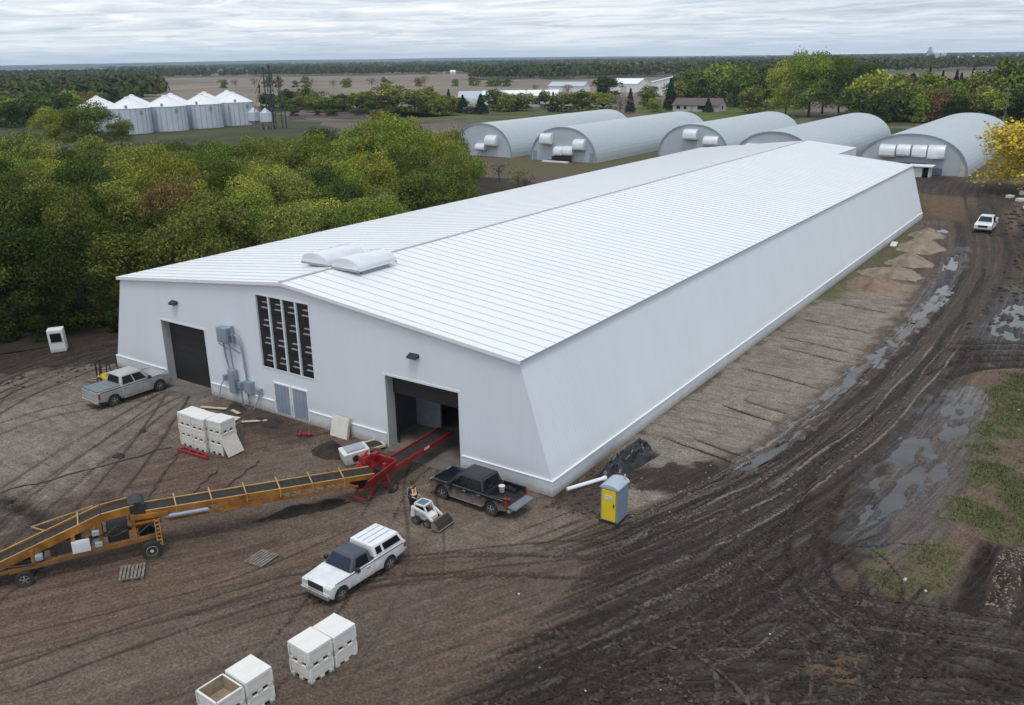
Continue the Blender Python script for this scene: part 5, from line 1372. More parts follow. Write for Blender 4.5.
mb = MB(); mb.bar((-.5,0,.08),(.5,0,.08),.12); mb.bar((-.3,-.2,.08),(-.3,.25,.2),.1); mb.bar((.3,-.2,.08),(.2,.3,.25),.1); mb.build('bar', 'red_paint', t)
# leaning board
t = thing('leaning_board', 'pale square board leaning on the wall between service doors and open door', 'board', (4.45,-.62,ground_z(4.4,-.6)), 0); t.rotation_euler = (R(-16), 0, 0)
mb = MB(); mb.box(-.7,.7,0,.05,0,1.35); mb.build('sheet', 'board_white', t, bevel=.01)
mb = MB(); mb.box(.7,.76,-.02,.16,0,1.36); mb.box(-.7,.7,.052,.1,.1,.2); mb.build('edge_batten', 'wood_pale', t)
# planks and scrap by the wall
for P, lb in (((-3.2,-3.2,-1.2,-1.3),'long pale plank lying on the ground beside the stacked bins'),((-6.8,-2.2,-5.0,-1.5),'pale plank on the ground below the wall cabinet'),((-7.4,-2.6,-6.2,-2.6),'short pale board in the scrap heap left of the wall cabinet'),((-4.6,-1.4,-3.6,-1.6),'broken pale board below the electric boxes')):
    x0, y0, x1, y1 = P; a = math.atan2(y1-y0, x1-x0); l = math.hypot(x1-x0, y1-y0)
    t = tag((lambda mb: (mb.box(-l/2,l/2,-.12,.12,.0,.05), mb.build('plank', 'wood_pale', None, bevel=.008))[1])(MB()), lb, 'plank')
    t.location = ((x0+x1)/2, (y0+y1)/2, max(ground_z(x0,y0), ground_z(x1,y1))+.06); t.rotation_euler = (0, R(random.uniform(-2,2)), a)
def heap(name, label, cat, x, y, rx, ry, h, mat, seed, rough=.34, flat=1.0, z0=None, n=40):
    mb = MB(); vs = []; fs = []
    ring = 14
    for j in range(ring+1):
        for i in range(n):
            a = 2*math.pi*i/n; t_ = 1-j/ring
            k = np.array([math.cos(a)*2+seed*7, math.sin(a)*2+seed*3]); e = 1+.35*(float(fbm(k[:1], k[1:], seed))-.5)*2
            X_, Y_ = math.cos(a)*t_*rx*e, math.sin(a)*t_*ry*e
            zz = h*(1-t_**flat)**(1.0) if flat > 1 else h*(.5+.5*math.cos(math.pi*min(1, t_)))
            nz = float(fbm(np.array([X_*1.3+seed*5]), np.array([Y_*1.3]), seed+3))-.5
            vs.append((X_, Y_, zz+nz*rough*2*(1-t_**3)-.12))
    for j in range(ring):
        for i in range(n): fs.append((j*n+i, j*n+(i+1)%n, (j+1)*n+(i+1)%n, (j+1)*n+i))
    fs.append(tuple(ring*n+i for i in range(n)))
    mb.add(vs, fs); o = mb.build(name, mat, None, smooth=True); o.location = (x, y, ground_z(x, y) if z0 is None else z0)
    return tag(o, label, cat)
heap('soil_heap', 'dark brown heap of fresh soil between the leaning board and the white steel box', 'soil heap', 5.6, -2.5, 1.9, 1.15, .8, 'soil_dark', 1)
heap('soil_heap', 'small dark soil heap against the wall under the electric boxes', 'soil heap', -4.6, -.9, 1.2, .6, .5, 'soil_dark', 2)
heap('soil_heap', 'dark trampled soil patch heap between the service doors and the stacked bins', 'soil heap', -1.2, -1.5, 2.2, 1.0, .3, 'soil_dark', 9)
heap('soil_heap', 'long low dark ridge of spilled soil on the ground under the orange conveyor boom', 'soil heap', 9.6, -8.6, 3.6, .8, .4, 'soil_dark', 31).rotation_euler = (0, 0, 1.06)
heap('soil_heap', 'small dark clod heap between the cables and the stacked bins', 'soil heap', -4.6, -9.6, .75, .5, .3, 'soil_dark', 32)
heap('soil_heap', 'tiny ring-like soil heap behind the silver pickup', 'soil heap', -6.6, -6.7, .5, .4, .2, 'soil_dark', 33)
for k, (P, lb) in enumerate([([(-5.9,-16.5),(-4.2,-11.5),(-3.1,-7.2)],'longest black cable crossing the yard to the stacked bins'),([(2.2,-12.6),(1.0,-11.2),(-.8,-9.0)],'short black cable from the conveyor head towards the bins'),([(4.2,-11.6),(2.9,-9.7),(2.0,-7.7)],'black cable lying behind the conveyor boom, left of two'),([(4.8,-10.4),(3.9,-8.2),(3.1,-5.6)],'black cable lying behind the conveyor boom, right of two'),([(2.5,-12.8),(.2,-10.2),(-1.8,-7.6),(-2.4,-7.1)],'black cable running from the conveyor to the red frame')]):
    Q = [(p[0]+.1*math.sin(i_*1.7+k), p[1]+.08*math.cos(i_*2.3), max(ground_z(p[0], p[1]), -.02)+.04) for i_, p in enumerate(catmull(P, 8))]
    mb = MB(); mb.tube(Q, .04, 6); tag(mb.build('cable', 'rubber', None, smooth=True), lb, 'cable')
for k, (x, y, rx, ry, h, m_) in enumerate([(23.3,54.6,3.8,2.9,1.2,'soil_brown'),(24.0,60.6,3.8,2.8,1.1,'soil_tan'),(23.9,67.4,3.4,3.2,1.2,'soil_tan'),(23.4,76.5,3.2,4.2,1.4,'soil_tan'),(22.6,84.5,2.6,3.0,1.0,'soil_tan')]):
    heap('soil_heap', ['rough reddish brown soil heap, nearest of the row along the far wall','tan soil heap, second of the row along the far wall','tan soil heap with a soft double top in the middle of the row','largest tan soil heap of the row, level with the distant white pickup','small tan soil heap at the far corner of the long wall'][k], 'soil heap', x, y, rx, ry, h, m_, 20+k)
# clods along the wall foot and in the churned earth
mb = MB(); r_ = random.Random(5)
def clod(x, y, s):
    a = r_.uniform(0, 6.3); c, n_ = math.cos(a), math.sin(a); z = ground_z(x, y)
    P = []
    for dx, dy, dz in ((-1,-1,-.3),(1,-1,-.3),(1,1,-.3),(-1,1,-.3),(-.6,-.6,.7),(.7,-.5,.6),(.6,.6,.8),(-.6,.7,.5)):
        dx *= r_.uniform(.7,1.2); dy *= r_.uniform(.7,1.2); P.append((x+(dx*c-dy*n_)*s, y+(dx*n_+dy*c)*s, z+dz*s*r_.uniform(.6,1)))
    mb.hexa(P)
for _ in range(900):
    q = r_.random()
    if q < .25: clod(r_.uniform(19.9,22.8), r_.uniform(-1.2,3.8), r_.uniform(.03,.09))
    elif q < .45: clod(r_.uniform(29,40), r_.uniform(88,130), r_.uniform(.1,.4))
    elif q < .6: clod(r_.uniform(33,38), r_.uniform(36,88), r_.uniform(.05,.25))
    elif q < .8: clod(r_.uniform(-30,-20), r_.uniform(-8,4), r_.uniform(.05,.16))
    else: clod(r_.gauss(30,4), r_.gauss(-4,5), r_.uniform(.02,.06))
o = mb.build('soil_clods', 'soil_dark'); o['kind'] = 'stuff'; tag(o, 'dark clods of earth scattered over the churned ground', 'clods')
mb = MB(); r_ = random.Random(8)
for _ in range(260):
    if r_.random() < .75: clod(r_.uniform(39.95,41.0), r_.uniform(1.5,7.4), r_.uniform(.02,.06))
    else: clod(r_.uniform(21,26.5), r_.uniform(0,8), r_.uniform(.03,.08))
o = mb.build('pale_clods', 'soil_tan'); o['kind'] = 'stuff'; tag(o, 'paler lumps of soil thrown out beside the dug channel', 'clods')
for k, (x, y, s, lb) in enumerate([(23.16,-8.4,.1,'single white stone on bare soil between the toilet and the lower edge'),(33.15,-5.26,.08,'white stone on the dark tracks at lower right'),(28.65,-12.2,.08,'white stone by the lower edge in the curved tracks'),(26.6,-12.1,.07,'small white stone left of the curved tracks'),(30.9,-10.6,.07,'small white stone in the dark tracks near the lower edge'),(36.8,1.8,.2,'pale stone in the thin grass right of the muddy bend'),(37.7,1.45,.13,'second smaller pale stone in the thin grass'),(38.7,26.2,.18,'white stone at the right edge in the green grass')]):
    s *= .6; mb = MB(); mb.lathe([(.4*s,-.4*s),(s,0),(.8*s,.45*s),(.25*s,.7*s)], n=7); o = mb.build('stone', 'stone', None, bevel=.2*s); o.location = (x, y, ground_z(x,y)); tag(o, lb, 'stone'); o.rotation_euler = (.2*k, .1, k)
for x, y, rz, lb, s in ((30.2,128.5,.3,'long pale concrete slab beside the far bend of the road',(3.4,1.2,.5)),(29.6,121,.8,'white broken slab lying right of the distant pickup',(1.8,.8,.4)),(31.2,113,.1,'small white slab in the rubble beside the road',(1.4,.8,.35)),(27.6,124,1.1,'white slab nearest the yellow tree',(1.3,.7,.4)),(20.3,77,.1,'white sheet lying at the foot of the long wall',(.7,2.2,.12))):
    mb = MB(); mb.box(-s[0]/2,s[0]/2,-s[1]/2,s[1]/2,-.1,s[2]); o = mb.build('concrete_slab', 'board_white', None, bevel=.05); o.location = (x,y,ground_z(x,y)); o.rotation_euler = (.06,.04,rz); tag(o, lb, 'slab')

# ------------------------------------------------------------------ pallets
def pallet(loc, rz, label, tilt=(0,0)):
    t = thing('pallet', label, 'pallet', loc); t.rotation_euler = (*tilt, rz)
    mb = MB()
    for k in range(7): mb.box(-.52+k*.16, -.52+k*.16+.1, -.6, .6, .115, .138)
    mb.build('deck_board', 'wood_grey', t)
    mb = MB()
    for y in (-.55, 0, .51): mb.box(-.52, .54, y, y+.045, .025, .114)
    for k in (-.5, 0, .42): mb.box(k, k+.1, -.6, .6, .0, .024)
    mb.build('bearer', 'wood_grey', t)
pallet((7.6,-16.75,ground_z(7.6,-16.7)), 1.0-.1, 'grey wooden pallet lying just in front of the near wheel of the orange conveyor')
pallet((11.55,-12.65,ground_z(11.5,-12.6)), .1, 'weathered wooden pallet lying alone in the yard between the conveyor and the old pickup')

# ------------------------------------------------------------------ portable toilet
t = thing('portable_toilet', 'grey portable toilet with a yellow door standing near the corner of the white building', 'portable toilet', (23.5,-.35,ground_z(23.5,-.3)-.0), .02, None, (.94,.98,.92))
mb = MB(); mb.box(-.5,.5,-.6,.6,.12,2.08)
for s in (-1, 1):
    for k in range(4): mb.box(s*.5-.02, s*.5+.02, -.48+k*.27, -.36+k*.27, .3, 1.6)
mb.build('cabin', 'toilet_grey', t, bevel=.03)
mb = MB(); P = []
for k in range(11):
    a = math.pi*k/10; P.append((-.56*math.cos(a), 2.06+.26*math.sin(a)))
mb.prism(P, -.66, .66); mb.build('roof', 'toilet_roof', t, bevel=.02, smooth=True)
mb = MB(); mb.box(-.56,.56,-.66,.66,0,.12); mb.build('base', 'plastic_black', t)
mb = MB(); mb.box(-.4,.4,-.655,-.605,.2,2.0); d = mb.build('door', 'yellow_door', t, bevel=.015)
mb = MB(); mb.box(-.2,.2,-.668,-.656,1.45,1.72); mb.build('sign', 'board_white', d)
mb = MB(); mb.box(-.15,.02,-.675,-.669,1.6,1.66); mb.box(-.02,.14,-.675,-.669,1.52,1.58); mb.build('sign_mark', 'sign_grey', d)
mb = MB(); mb.box(.28,.34,-.69,-.656,1.05,1.25); mb.build('handle', 'plastic_black', d)
mb = MB(); mb.tube([(.35,.45,2.1),(.35,.45,2.55)], .05); mb.build('vent_pipe', 'toilet_roof', t)

# ------------------------------------------------------------------ black sheeting and pipe
mb = MB(); nU, nV = 70, 34; vs = []; fs = []
A0 = Vector((20.75, 3.2, 0)); A1 = Vector((21.35, 7.9, 0)); dA = (A1-A0); nA_ = Vector((dA.y, -dA.x, 0)).normalized()
for i in range(nU+1):
    for j in range(nV+1):
        u, v = i/nU, j/nV*2-1
        wv = .35+.55*sstep(0,.5,np.array(u))*1.0
        x, y = u*4.8, v*float(wv)
        e = max(0, 1-abs(v)**2.2)*min(1, 9*u)*min(1, 9*(1-u))
        f1 = float(fbm(np.array([x*1.1]), np.array([y*2.2+u*2]), 5, 3)); f2 = abs(float(fbm(np.array([x*1.6+y*1.5]), np.array([y*3.2]), 9, 2))-.5)
        z = e*(.3+.75*float(sstep(.1,.6,np.array(u)))*(f1+.25)) - f2*.9*e
        p = A0+dA*u+nA_*(y+.25*(f1-.5)); vs.append((p.x, p.y, z+.0+ground_z(p.x, p.y)))
for i in range(nU):
    for j in range(nV): k = i*(nV+1)+j; fs.append((k, k+1, k+nV+2, k+nV+1))
mb.add(vs, fs); o = mb.build('tarpaulin', 'tarp', None, smooth=False)
tag(o, 'crumpled black plastic sheeting heaped along the foot of the long white wall', 'tarpaulin')
t = thing('pipe', 'white plastic pipe lying between the building corner and the black sheeting', 'pipe', (20.55,2.0,ground_z(20.5,2)+.12), math.atan2(2.1,1.0))
mb = MB(); mb.lathe([(.11,-1.25),(.11,1.1),(.135,1.1),(.135,1.3),(.1,1.3)], n=14, axis='x'); mb.build('tube', 'trim_white', t, smooth=True)

# ------------------------------------------------------------------ booth by the wood, forklift
t = thing('white_booth', 'white upright cabinet with a dark window tilting at the edge of the wood', 'cabinet', (-27.1,-.5,ground_z(-27.1,-.5)+.02), .9, None, (.74,.74,.88)); t.rotation_euler = (R(2), R(-2), R(52))
mb = MB(); mb.box(-.8,.8,-.6,.6,.05,2.2); mb.build('shell', 'white_paint', t, bevel=.06)
mb = MB(); mb.box(-.55,.55,-.63,-.6,1.05,1.85); mb.build('window', 'glass_dark', t, bevel=.01)
mb = MB(); mb.box(-.62,.62,-.625,-.6,.99,1.04); mb.box(-.62,.62,-.625,-.6,1.86,1.91); mb.box(.55,.6,-.64,-.6,1.2,1.6); mb.build('window_frame', 'galvanized', t)
mb = MB(); mb.box(-.7,.7,-.5,.5,0,.05); mb.build('base', 'plastic_black', t)
t = thing('forklift', 'small yellow forklift parked behind the silver pickup', 'forklift', (-16.9,-2.5,ground_z(-17.3,-2.5)), math.pi+.35, None, (.78,.78,.74))
mb = MB(); mb.prism([(-1.0,.3),(.9,.3),(.95,.75),(.3,.85),(.1,.6),(-.3,.62),(-.4,1.05),(-1.05,1.05),(-1.15,.6)], -.5,.5); mb.build('body', 'yellow_paint', t, bevel=.06, smooth=True)
mb = MB(); mb.box(-1.22,-.6,-.48,.48,.35,.95); mb.build('counterweight', 'plastic_black', t, bevel=.08)
mb = MB(); mb.box(-.4,.05,-.25,.25,.75,.88); mb.box(-.5,-.38,-.25,.25,.85,1.3); mb.build('seat', 'plastic_black', t, bevel=.03)
mb = MB()
for s in (-1,1): mb.bar((.62,s*.46,.8),(.4,s*.46,2.05),.07); mb.bar((-.75,s*.46,1.0),(-.6,s*.46,2.05),.07); mb.bar((.42,s*.46,2.05),(-.62,s*.46,2.05),.07)
for k in range(6): mb.bar((.4-.2*k,-.46,2.06),(.4-.2*k,.46,2.06),.05)
mb.build('overhead_guard', 'plastic_black', t)
mb = MB()
for s in (-1,1): mb.box(1.0,1.12,s*.3-.05,s*.3+.05,.1,2.15)
for z in (.4,1.2,2.1): mb.box(1.02,1.1,-.3,.3,z,z+.08)
mb.build('mast', 'plastic_black', t)
for s in (-1,1):
    mb = MB(); mb.box(1.15,2.2,s*.25-.06,s*.25+.06,.08,.13); mb.box(1.15,1.2,s*.25-.06,s*.25+.06,.08,.6); mb.build('fork', 'steel_grey', t)
for x, r in ((.65,.33),(-.75,.27)):
    for s in (-1,1): wheel(t, x, s*.5, r, .22, 'rim_cream')

# ------------------------------------------------------------------ trees
def np_mesh(name, V, F, mats, mi=None, smooth=False):
    me = bpy.data.meshes.new(name); V = np.asarray(V, np.float32); F = np.asarray(F, np.int32)
    me.vertices.add(len(V)); me.vertices.foreach_set('co', V.ravel())
    me.loops.add(F.size); me.loops.foreach_set('vertex_index', F.ravel())
    me.polygons.add(len(F)); me.polygons.foreach_set('loop_start', np.arange(0, F.size, F.shape[1], dtype=np.int32))
    for m in mats: me.materials.append(MAT[m])
    me.update(calc_edges=True); return me
def leaf_quads(P, Nn, size, g):
    """one small leaf-clump quad per point, facing roughly along Nn"""
    n = len(P); Nn = Nn + g.normal(0, .55, (n, 3)); Nn /= np.linalg.norm(Nn, axis=1)[:, None]
    a = np.cross(Nn, g.normal(0, 1, (n, 3))); a /= np.linalg.norm(a, axis=1)[:, None]; b_ = np.cross(Nn, a)
    s = size*g.uniform(.6, 1.35, n)[:, None]; w = s*g.uniform(.55, .8, n)[:, None]
    V = np.stack([P-a*s*.5, P-b_*w*.5+a*s*.05, P+a*s*.5+Nn*s*.1, P+b_*w*.5+a*s*.05], 1).reshape(-1, 3)
    return V, np.arange(4*n).reshape(n, 4)
def crown_pts(seed, n, nb, R0=4.4, z0=2.2, z1=10, top=1.0):
    g = np.random.default_rng(seed); c = []; cz = (z0+z1)/2; rz = (z1-z0)/2
    for k in range(nb):
        d = g.normal(0, 1, 3); d /= np.linalg.norm(d); d[2] = d[2] if k % 3 else abs(d[2])
        q = g.uniform(.5, .8)*(1-.25*(d[2] < -.4)); c.append((d[0]*R0*q, d[1]*R0*q, cz+d[2]*rz*q, g.uniform(.26, .42)*R0))
    for k in range(9):
        a_ = 2*math.pi*k/9+g.uniform(-.3,.3); q = g.uniform(.4,.75); c.append((math.cos(a_)*R0*q, math.sin(a_)*R0*q, z0+g.uniform(.6,1.9), g.uniform(.26,.36)*R0))
    c.append((0, 0, cz, R0*.5)); c = np.array(c)
    wts = c[:, 3]**2; ii = g.choice(len(c), n, p=wts/wts.sum())
    d = g.normal(0, 1, (n, 3)); d /= np.linalg.norm(d, axis=1)[:, None]; d[:, 2] = np.where(d[:, 2] < -.55, -d[:, 2]*.6, d[:, 2])
    rad = c[ii, 3]*(1-.45*g.random(n)**2.2)*(1+g.normal(0, .07, n))
    P = c[ii, :3]+d*rad[:, None]*np.array([1, 1, .85]); P[:, 2] = np.clip(P[:, 2], .5, None)
    # stray twigs give an uneven outline
    k = g.random(n) < .06; P[k] += d[k]*g.uniform(.2, .7, (k.sum(), 1))
    return P, d, c, g
def trunk_mesh(seed, c, z0, H=10, r=.24):
    g = random.Random(seed); mb = MB()
    mb.tube([(0,0,-.3),(g.uniform(-.1,.1),g.uniform(-.1,.1),z0),(g.uniform(-.3,.3),g.uniform(-.3,.3),H*.55),(0,0,H*.82)], r, 8, 0, r*.22)
    for k in range(0, len(c)-10, 2):
        q = c[k]; zb = max(z0*.7, min(q[2]*.6, H*.5)); mid = (q[0]*.45, q[1]*.45, zb+(q[2]-zb)*.55)
        mb.tube([(0,0,zb), mid, tuple(q[:3])], r*.42, 5, 0, r*.08)
    me = bpy.data.meshes.new('trunk'); me.from_pydata(mb.v, [], mb.f); me.materials.append(MAT['bark']); me.polygons.foreach_set('use_smooth', [True]*len(me.polygons)); return me
KINDS = {}
def make_kind(key, seed, n, nb, size, z0=2.0, R0=4.4):
    P, d, c, g = crown_pts(seed, n, nb, R0, z0); V, F = leaf_quads(P, d, size, g)
    KINDS[key] = (np_mesh('crown', V, F, ['leaf']), trunk_mesh(seed, c, z0))
for k in range(6): make_kind('near%d' % k, 100+k, 14000, 28+k*2, .245, .9+.15*k)
for k in range(6): make_kind('mid%d' % k, 200+k, 2600, 24+k*2, .62, .0+.1*k)
for k in range(3): make_kind('low%d' % k, 300+k, 520, 14, 1.2, .0)
for k in range(2): make_kind('thin%d' % k, 320+k, 330, 22, .6, 2.0)
make_kind('gold', 400, 8000, 40, .34, .6, 4.9)
def spruce(seed, n, size):
    g = np.random.default_rng(seed); t = g.random(n)**.75; z = .8+9.2*(1-t)**1.0
    tier = (np.sin(z*4.2)*.5+.5)*.22+.78; a = g.uniform(0, 2*math.pi, n); r = 2.3*(1-(z-.8)/9.3)*tier*(1-.5*g.random(n)**2)
    P = np.stack([r*np.cos(a), r*np.sin(a), z-r*.15], -1); d = np.stack([np.cos(a), np.sin(a), np.full(n, .5)], -1)
    V, F = leaf_quads(P, d, size, g); mb = MB(); mb.tube([(0,0,-.3),(0,0,9.6)], .2, 6, 0, .03)
    me = bpy.data.meshes.new('trunk'); me.from_pydata(mb.v, [], mb.f); me.materials.append(MAT['bark'])
    return np_mesh('crown', V, F, ['leaf']), me
KINDS['spruce0'] = spruce(500, 1500, .6); KINDS['spruce1'] = spruce(501, 1500, .65)
CL = dict(d=(.062,.096,.025), m=(.12,.168,.036), g=(.195,.26,.048), o=(.185,.208,.05), y=(.28,.305,.056), r=(.22,.16,.06), b=(.17,.14,.105), s=(.03,.055,.034), gold=(.58,.46,.07))
CN = dict(d='dark green', m='green', g='fresh green', o='olive', y='yellow-green', r='rusty brown', b='thin greyish brown', s='dark', gold='golden yellow')
def tree(kind, c, x, y, h, w, label, group=None, name='leafy_tree', cat='tree', z=0, rw=9.0):
    t = thing(name, label, cat, (x, y, z), random.uniform(0, 6.28), group, (w/rw, w/rw, h/10))
    cm, tm = KINDS[kind]
    j = random.uniform(.78, 1.2)*(.62 if y < 16 and -75 < x < -20 and y > -20 else 1)  # crowns at the wood's near edge tinted darker in place of shade
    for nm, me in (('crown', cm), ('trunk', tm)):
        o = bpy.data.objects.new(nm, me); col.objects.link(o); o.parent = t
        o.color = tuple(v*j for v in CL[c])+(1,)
    return t
def rk(p): n = {'near': 6, 'mid': 6, 'low': 3, 'thin': 2, 'spruce': 2}[p]; return p+str(random.randrange(n))
def poisson(P, r, n, seed):
    g = random.Random(seed); xs_ = [p[0] for p in P]; ys_ = [p[1] for p in P]; out = []; A = np.array(P)
    for _ in range(n*40):
        x, y = g.uniform(min(xs_), max(xs_)), g.uniform(min(ys_), max(ys_))
        if not in_poly(np.array([x]), np.array([y]), P)[0]: continue
        if all((x-a)**2+(y-b_)**2 > r*r for a, b_ in out): out.append((x, y))
        if len(out) >= n: break
    return out
# the wood left of the building
WOOD = [(-33,-3.5),(-28.5,4.5),(-25.2,16),(-24.6,38),(-26,48),(-32,60),(-45,76),(-57,90),(-66,92),(-80,88),(-88,70),(-93,54),(-120,44),(-95,12),(-62,-14),(-42,-14)]
zones = []
for x, y in poisson(WOOD, 5.6, 170, 3):
    v = fbm(np.array([x*.045]), np.array([y*.045]), 77)[0]; u = random.random()
    de = -x-24.5 if y > 5 else 8
    far_side = y > 60+(-x-60)*-.55 or (x < -80 and y > 40)
    c = 'd' if u < .17 else 'm' if u < .42 else 'o' if u < .72 else 'g' if u < .84 else 'y' if u < .985 else 'r'
    if y > 50 and x > -75 and random.random() < .55: c = random.choice('ygo')
    if y < 18 and x > -75: c = {'y': 'o', 'g': 'm', 'o': random.choice('mo'), 'r': 'd'}.get(c, random.choice('dm'))
    h = random.uniform(7.8, 11.2)+(1.0 if x < -60 else 0); w = random.uniform(7.0, 10.0)
    # keep to the height of the canopy in the picture
    if y < 8 and x > -45: h *= random.uniform(.72, .95); zn = 'at the near edge of the wood above the muddy ground'
    elif de < 9: h *= .95; zn = 'in the wood closest to the long white wall'
    elif x < -75: zn = 'on the far side of the wood towards the grain bins'
    elif y > 62: zn = 'at the far end of the wood towards the arched sheds'
    elif x < -48: zn = 'deep in the wood away from the white building'
    else: zn = 'in the nearer wood beside the white building'
    lb = '%s leafy tree %s' % (CN[c], zn)
    tree(rk('near'), c, x, y, h, w, lb, lb[:1]+lb[1:], z=0)
# single trees that stand out of the wood
for x, y, h, w, c, lb in ((-52,71,14.0,11.5,'g','tallest yellow-green tree of the wood, its pale top standing over the canopy'),(-58,75,14.6,12,'y','broad yellow-topped tree beside the tallest one at the far end of the wood'),(-50.5,79.5,12.0,9,'o','olive tree in front of the leftmost arched shed'),(-57.5,87,11.5,8.5,'y','ochre tinted tree at the far right corner of the wood'),(-33,2.2,5.4,5.6,'g','short fresh green tree just behind the white cabinet'),(-29.4,7,4.4,4.6,'m','small bushy tree right of the white cabinet at the edge of the wood'),
                           (-47.5,66,12.6,10,'g','fresh green tree nearest the roof edge among the tall trees of the wood'),(-45,72,11.2,8.5,'y','pale yellow-green tree right of the tallest trees beside the long white roof'),(-66,78,12.6,10.5,'o','olive tree left of the tallest yellow-green tree at the far end of the wood'),(-42.5,-3,6.5,7,'d','dark tree at the left margin where the mud meets the wood')):
    tree(rk('near'), c, x, y, h, w, lb)
for x, y, h, w, c, lb in ((-48,97,3.6,5,'o','thin brownish shrub before the end wall of the leftmost arched shed'),(-43,92,3.2,4,'b','sparse dry shrub by the gravel corner near the white roof'),(-55,101,4.2,5,'b','sparse reddish shrub under the ochre tree')):
    tree('thin0', c, x, y, h, w, lb, None, 'shrub', 'shrub')
g_ = random.Random(12)
for k, (x, y) in enumerate(poisson([(-37,-6),(-28,3),(-24.6,12),(-24,40),(-27,40),(-29,14),(-33,5),(-42,-4)], 2.6, 26, 5)):
    tree(rk('mid'), 'd' if k % 2 else 'm', x, y, g_.uniform(1.5, 2.8), g_.uniform(2.2, 3.6), 'low %s bush in the undergrowth along the edge of the wood' % ('dark' if k % 2 else 'green'), 'undergrowth bushes, %s' % ('dark' if k % 2 else 'green'), 'bush', 'bush')
tree('near0', 'y', -203.8, 99, 11.8, 14, 'yellow-green half of the lone tree pair left of the grain bins')
tree('near1', 'm', -195.5, 104, 13.2, 16, 'rounded green tree standing alone in front of the leftmost grain bins')
tree('near2', 'g', -196, 113.5, 7.7, 9, 'lower green tree at the foot of the first front grain bin')
t = tree('gold', 'gold', 29.0, 131.5, 12.8, 16.0, 'golden yellow tree at the right edge of the photo beside the dirt road')
T1 = [(-128.5,358.2,17.6,14.8,'m'),(-124.0,378.4,19.5,17.2,'g'),(-109.3,373.5,18.1,15.8,'d'),(-125.7,398.1,17.9,14.9,'o'),(-119.6,352.2,12.5,10.8,'d'),(-88.8,345.8,17.4,14.5,'d'),(-100,356,16,14,'m'),(-138,372,15,14,'d'),(-118,345,14,13,'m'),(-106,362,18,15,'m'),(-96,368,18,15,'d'),(-82,360,17,15,'m'),(-132,350,12,12,'o'),(-114,390,19,16,'m'),(-92,385,18,16,'g')]
for k, (x, y, h, w, c) in enumerate(T1): lb = '%s tree in the tall clump behind the brown roofed house' % CN[c]; tree(rk('mid'), c, x, y, h, w*1.05, lb, lb)
T2 = [(-84.3,317.6,11.4,12.0,'o','broad olive tree standing on the lawn right of the brown roofed house'),(-66.7,304.2,20.7,18.1,'y','huge yellow-green cottonwood, left of the tallest clump'),(-57.3,301.6,25.0,21.4,'g','tallest tree on the skyline, a giant cottonwood breaking above the horizon'),(-47.5,305.3,21.8,17.5,'m','big green tree on the right flank of the giant cottonwood'),(-57.6,320.5,23.3,19.3,'m','big tree half hidden behind the giant cottonwood'),(-39.8,308.2,19.6,13.1,'d','dark tree at the right end of the cottonwood clump')]
for k, (x, y, h, w, c, lb) in enumerate(T2): tree('near%d' % k if h > 12 else rk('mid'), c, x, y, h, w, lb)
T3 = [(-35.4,298.3,17.4,15.5,'y'),(-38.4,286.2,12.1,10.3,'m'),(-25.6,291.3,15.8,13.6,'o'),(-20.8,288.0,11.5,11.3,'m'),(-16.2,295.0,16.4,11.5,'g'),(-11.4,286.8,11.6,7.8,'r'),(-16.4,284.7,9.8,6.6,'g'),(-6.2,293.9,13.9,9.9,'g'),(-0.3,296.2,16.9,11.8,'o'),(6.7,299.0,20.1,14.4,'m'),(13.6,301.8,22.1,16.2,'g'),(2.3,292.3,11.5,9.7,'y'),(-5.3,284.4,8.9,8.3,'d'),(11.8,291.4,12.1,10.8,'d'),(-27.3,280.3,10.5,8.6,'d'),(-5.4,304.6,11.7,7.5,'m'),(-30,306,14,12,'m'),(-20,306,13,12,'d'),(-10,304,13,11,'m'),(22,300,21,16,'m'),(3,306,15,12,'d'),(20,286,14,12,'o'),(-33,290,9,10,'m'),(-24,296,11,10,'d'),(-14,300,13,11,'m'),(9,306,18,14,'m'),(16,296,17,14,'g'),(26,292,18,15,'m'),(-2,289,10,9,'o'),(6,288,11,9,'g')]
for k, (x, y, h, w, c) in enumerate(T3):
    pos = 'behind the fourth arched shed' if x < -22 else 'behind the rightmost arched shed' if x < 2 else 'behind the golden tree at the right edge'
    lb = '%s tree%s in the tree belt %s' % ('tall '+CN[c] if h > 15 else CN[c], ' of low growth' if h < 10 else '', pos); tree(rk('mid'), c, x, y, h, w*1.1, lb, lb)
T4 = [(-25.5,345.6,17.7,4.7),(-21.1,347.2,16.2,4.6),(-17.5,355.5,16.8,4.7),(-12.1,357.4,17.4,4.7),(-6.7,359.2,16.6,4.7),(-15,350,15.5,5),(-9.5,352,15.6,5),(-3,356,16,5)]
for x, y, h, w in T4: tree(rk('spruce'), 's', x, y, h*.93, w*1.2, 'dark spruce in the row of pointed tops behind the right hand tree belt', 'spruces behind the right hand tree belt', 'spruce_tree', 'tree', 0, 4.6)
for x, y, h, w, lb in [(-130.0,301.0,9.9,4.5,'slim dark spruce left of the brown roofed house, near the white barns'),(-123.6,325.9,13.2,6.5,'large dark spruce right against the left end of the brown roofed house'),(-249.6,319.3,9.6,4.0,'dark spruce left of the blue arched farm shed'),(-229.6,306.9,8.7,4.3,'small spruce in front of the blue arched farm shed'),(-197.9,276.5,7.5,6.5,'wide dark spruce, left of the pair before the long farm building'),(-186.0,273.4,8.1,6.8,'wide dark spruce, right of the pair before the long farm building'),(-164.3,296.1,8.2,5.1,'dark spruce at the right end of the long farm building')]:
    tree(rk('spruce'), 's', x, y, h, w*1.15, lb, None, 'spruce_tree', 'tree', 0, 4.6)
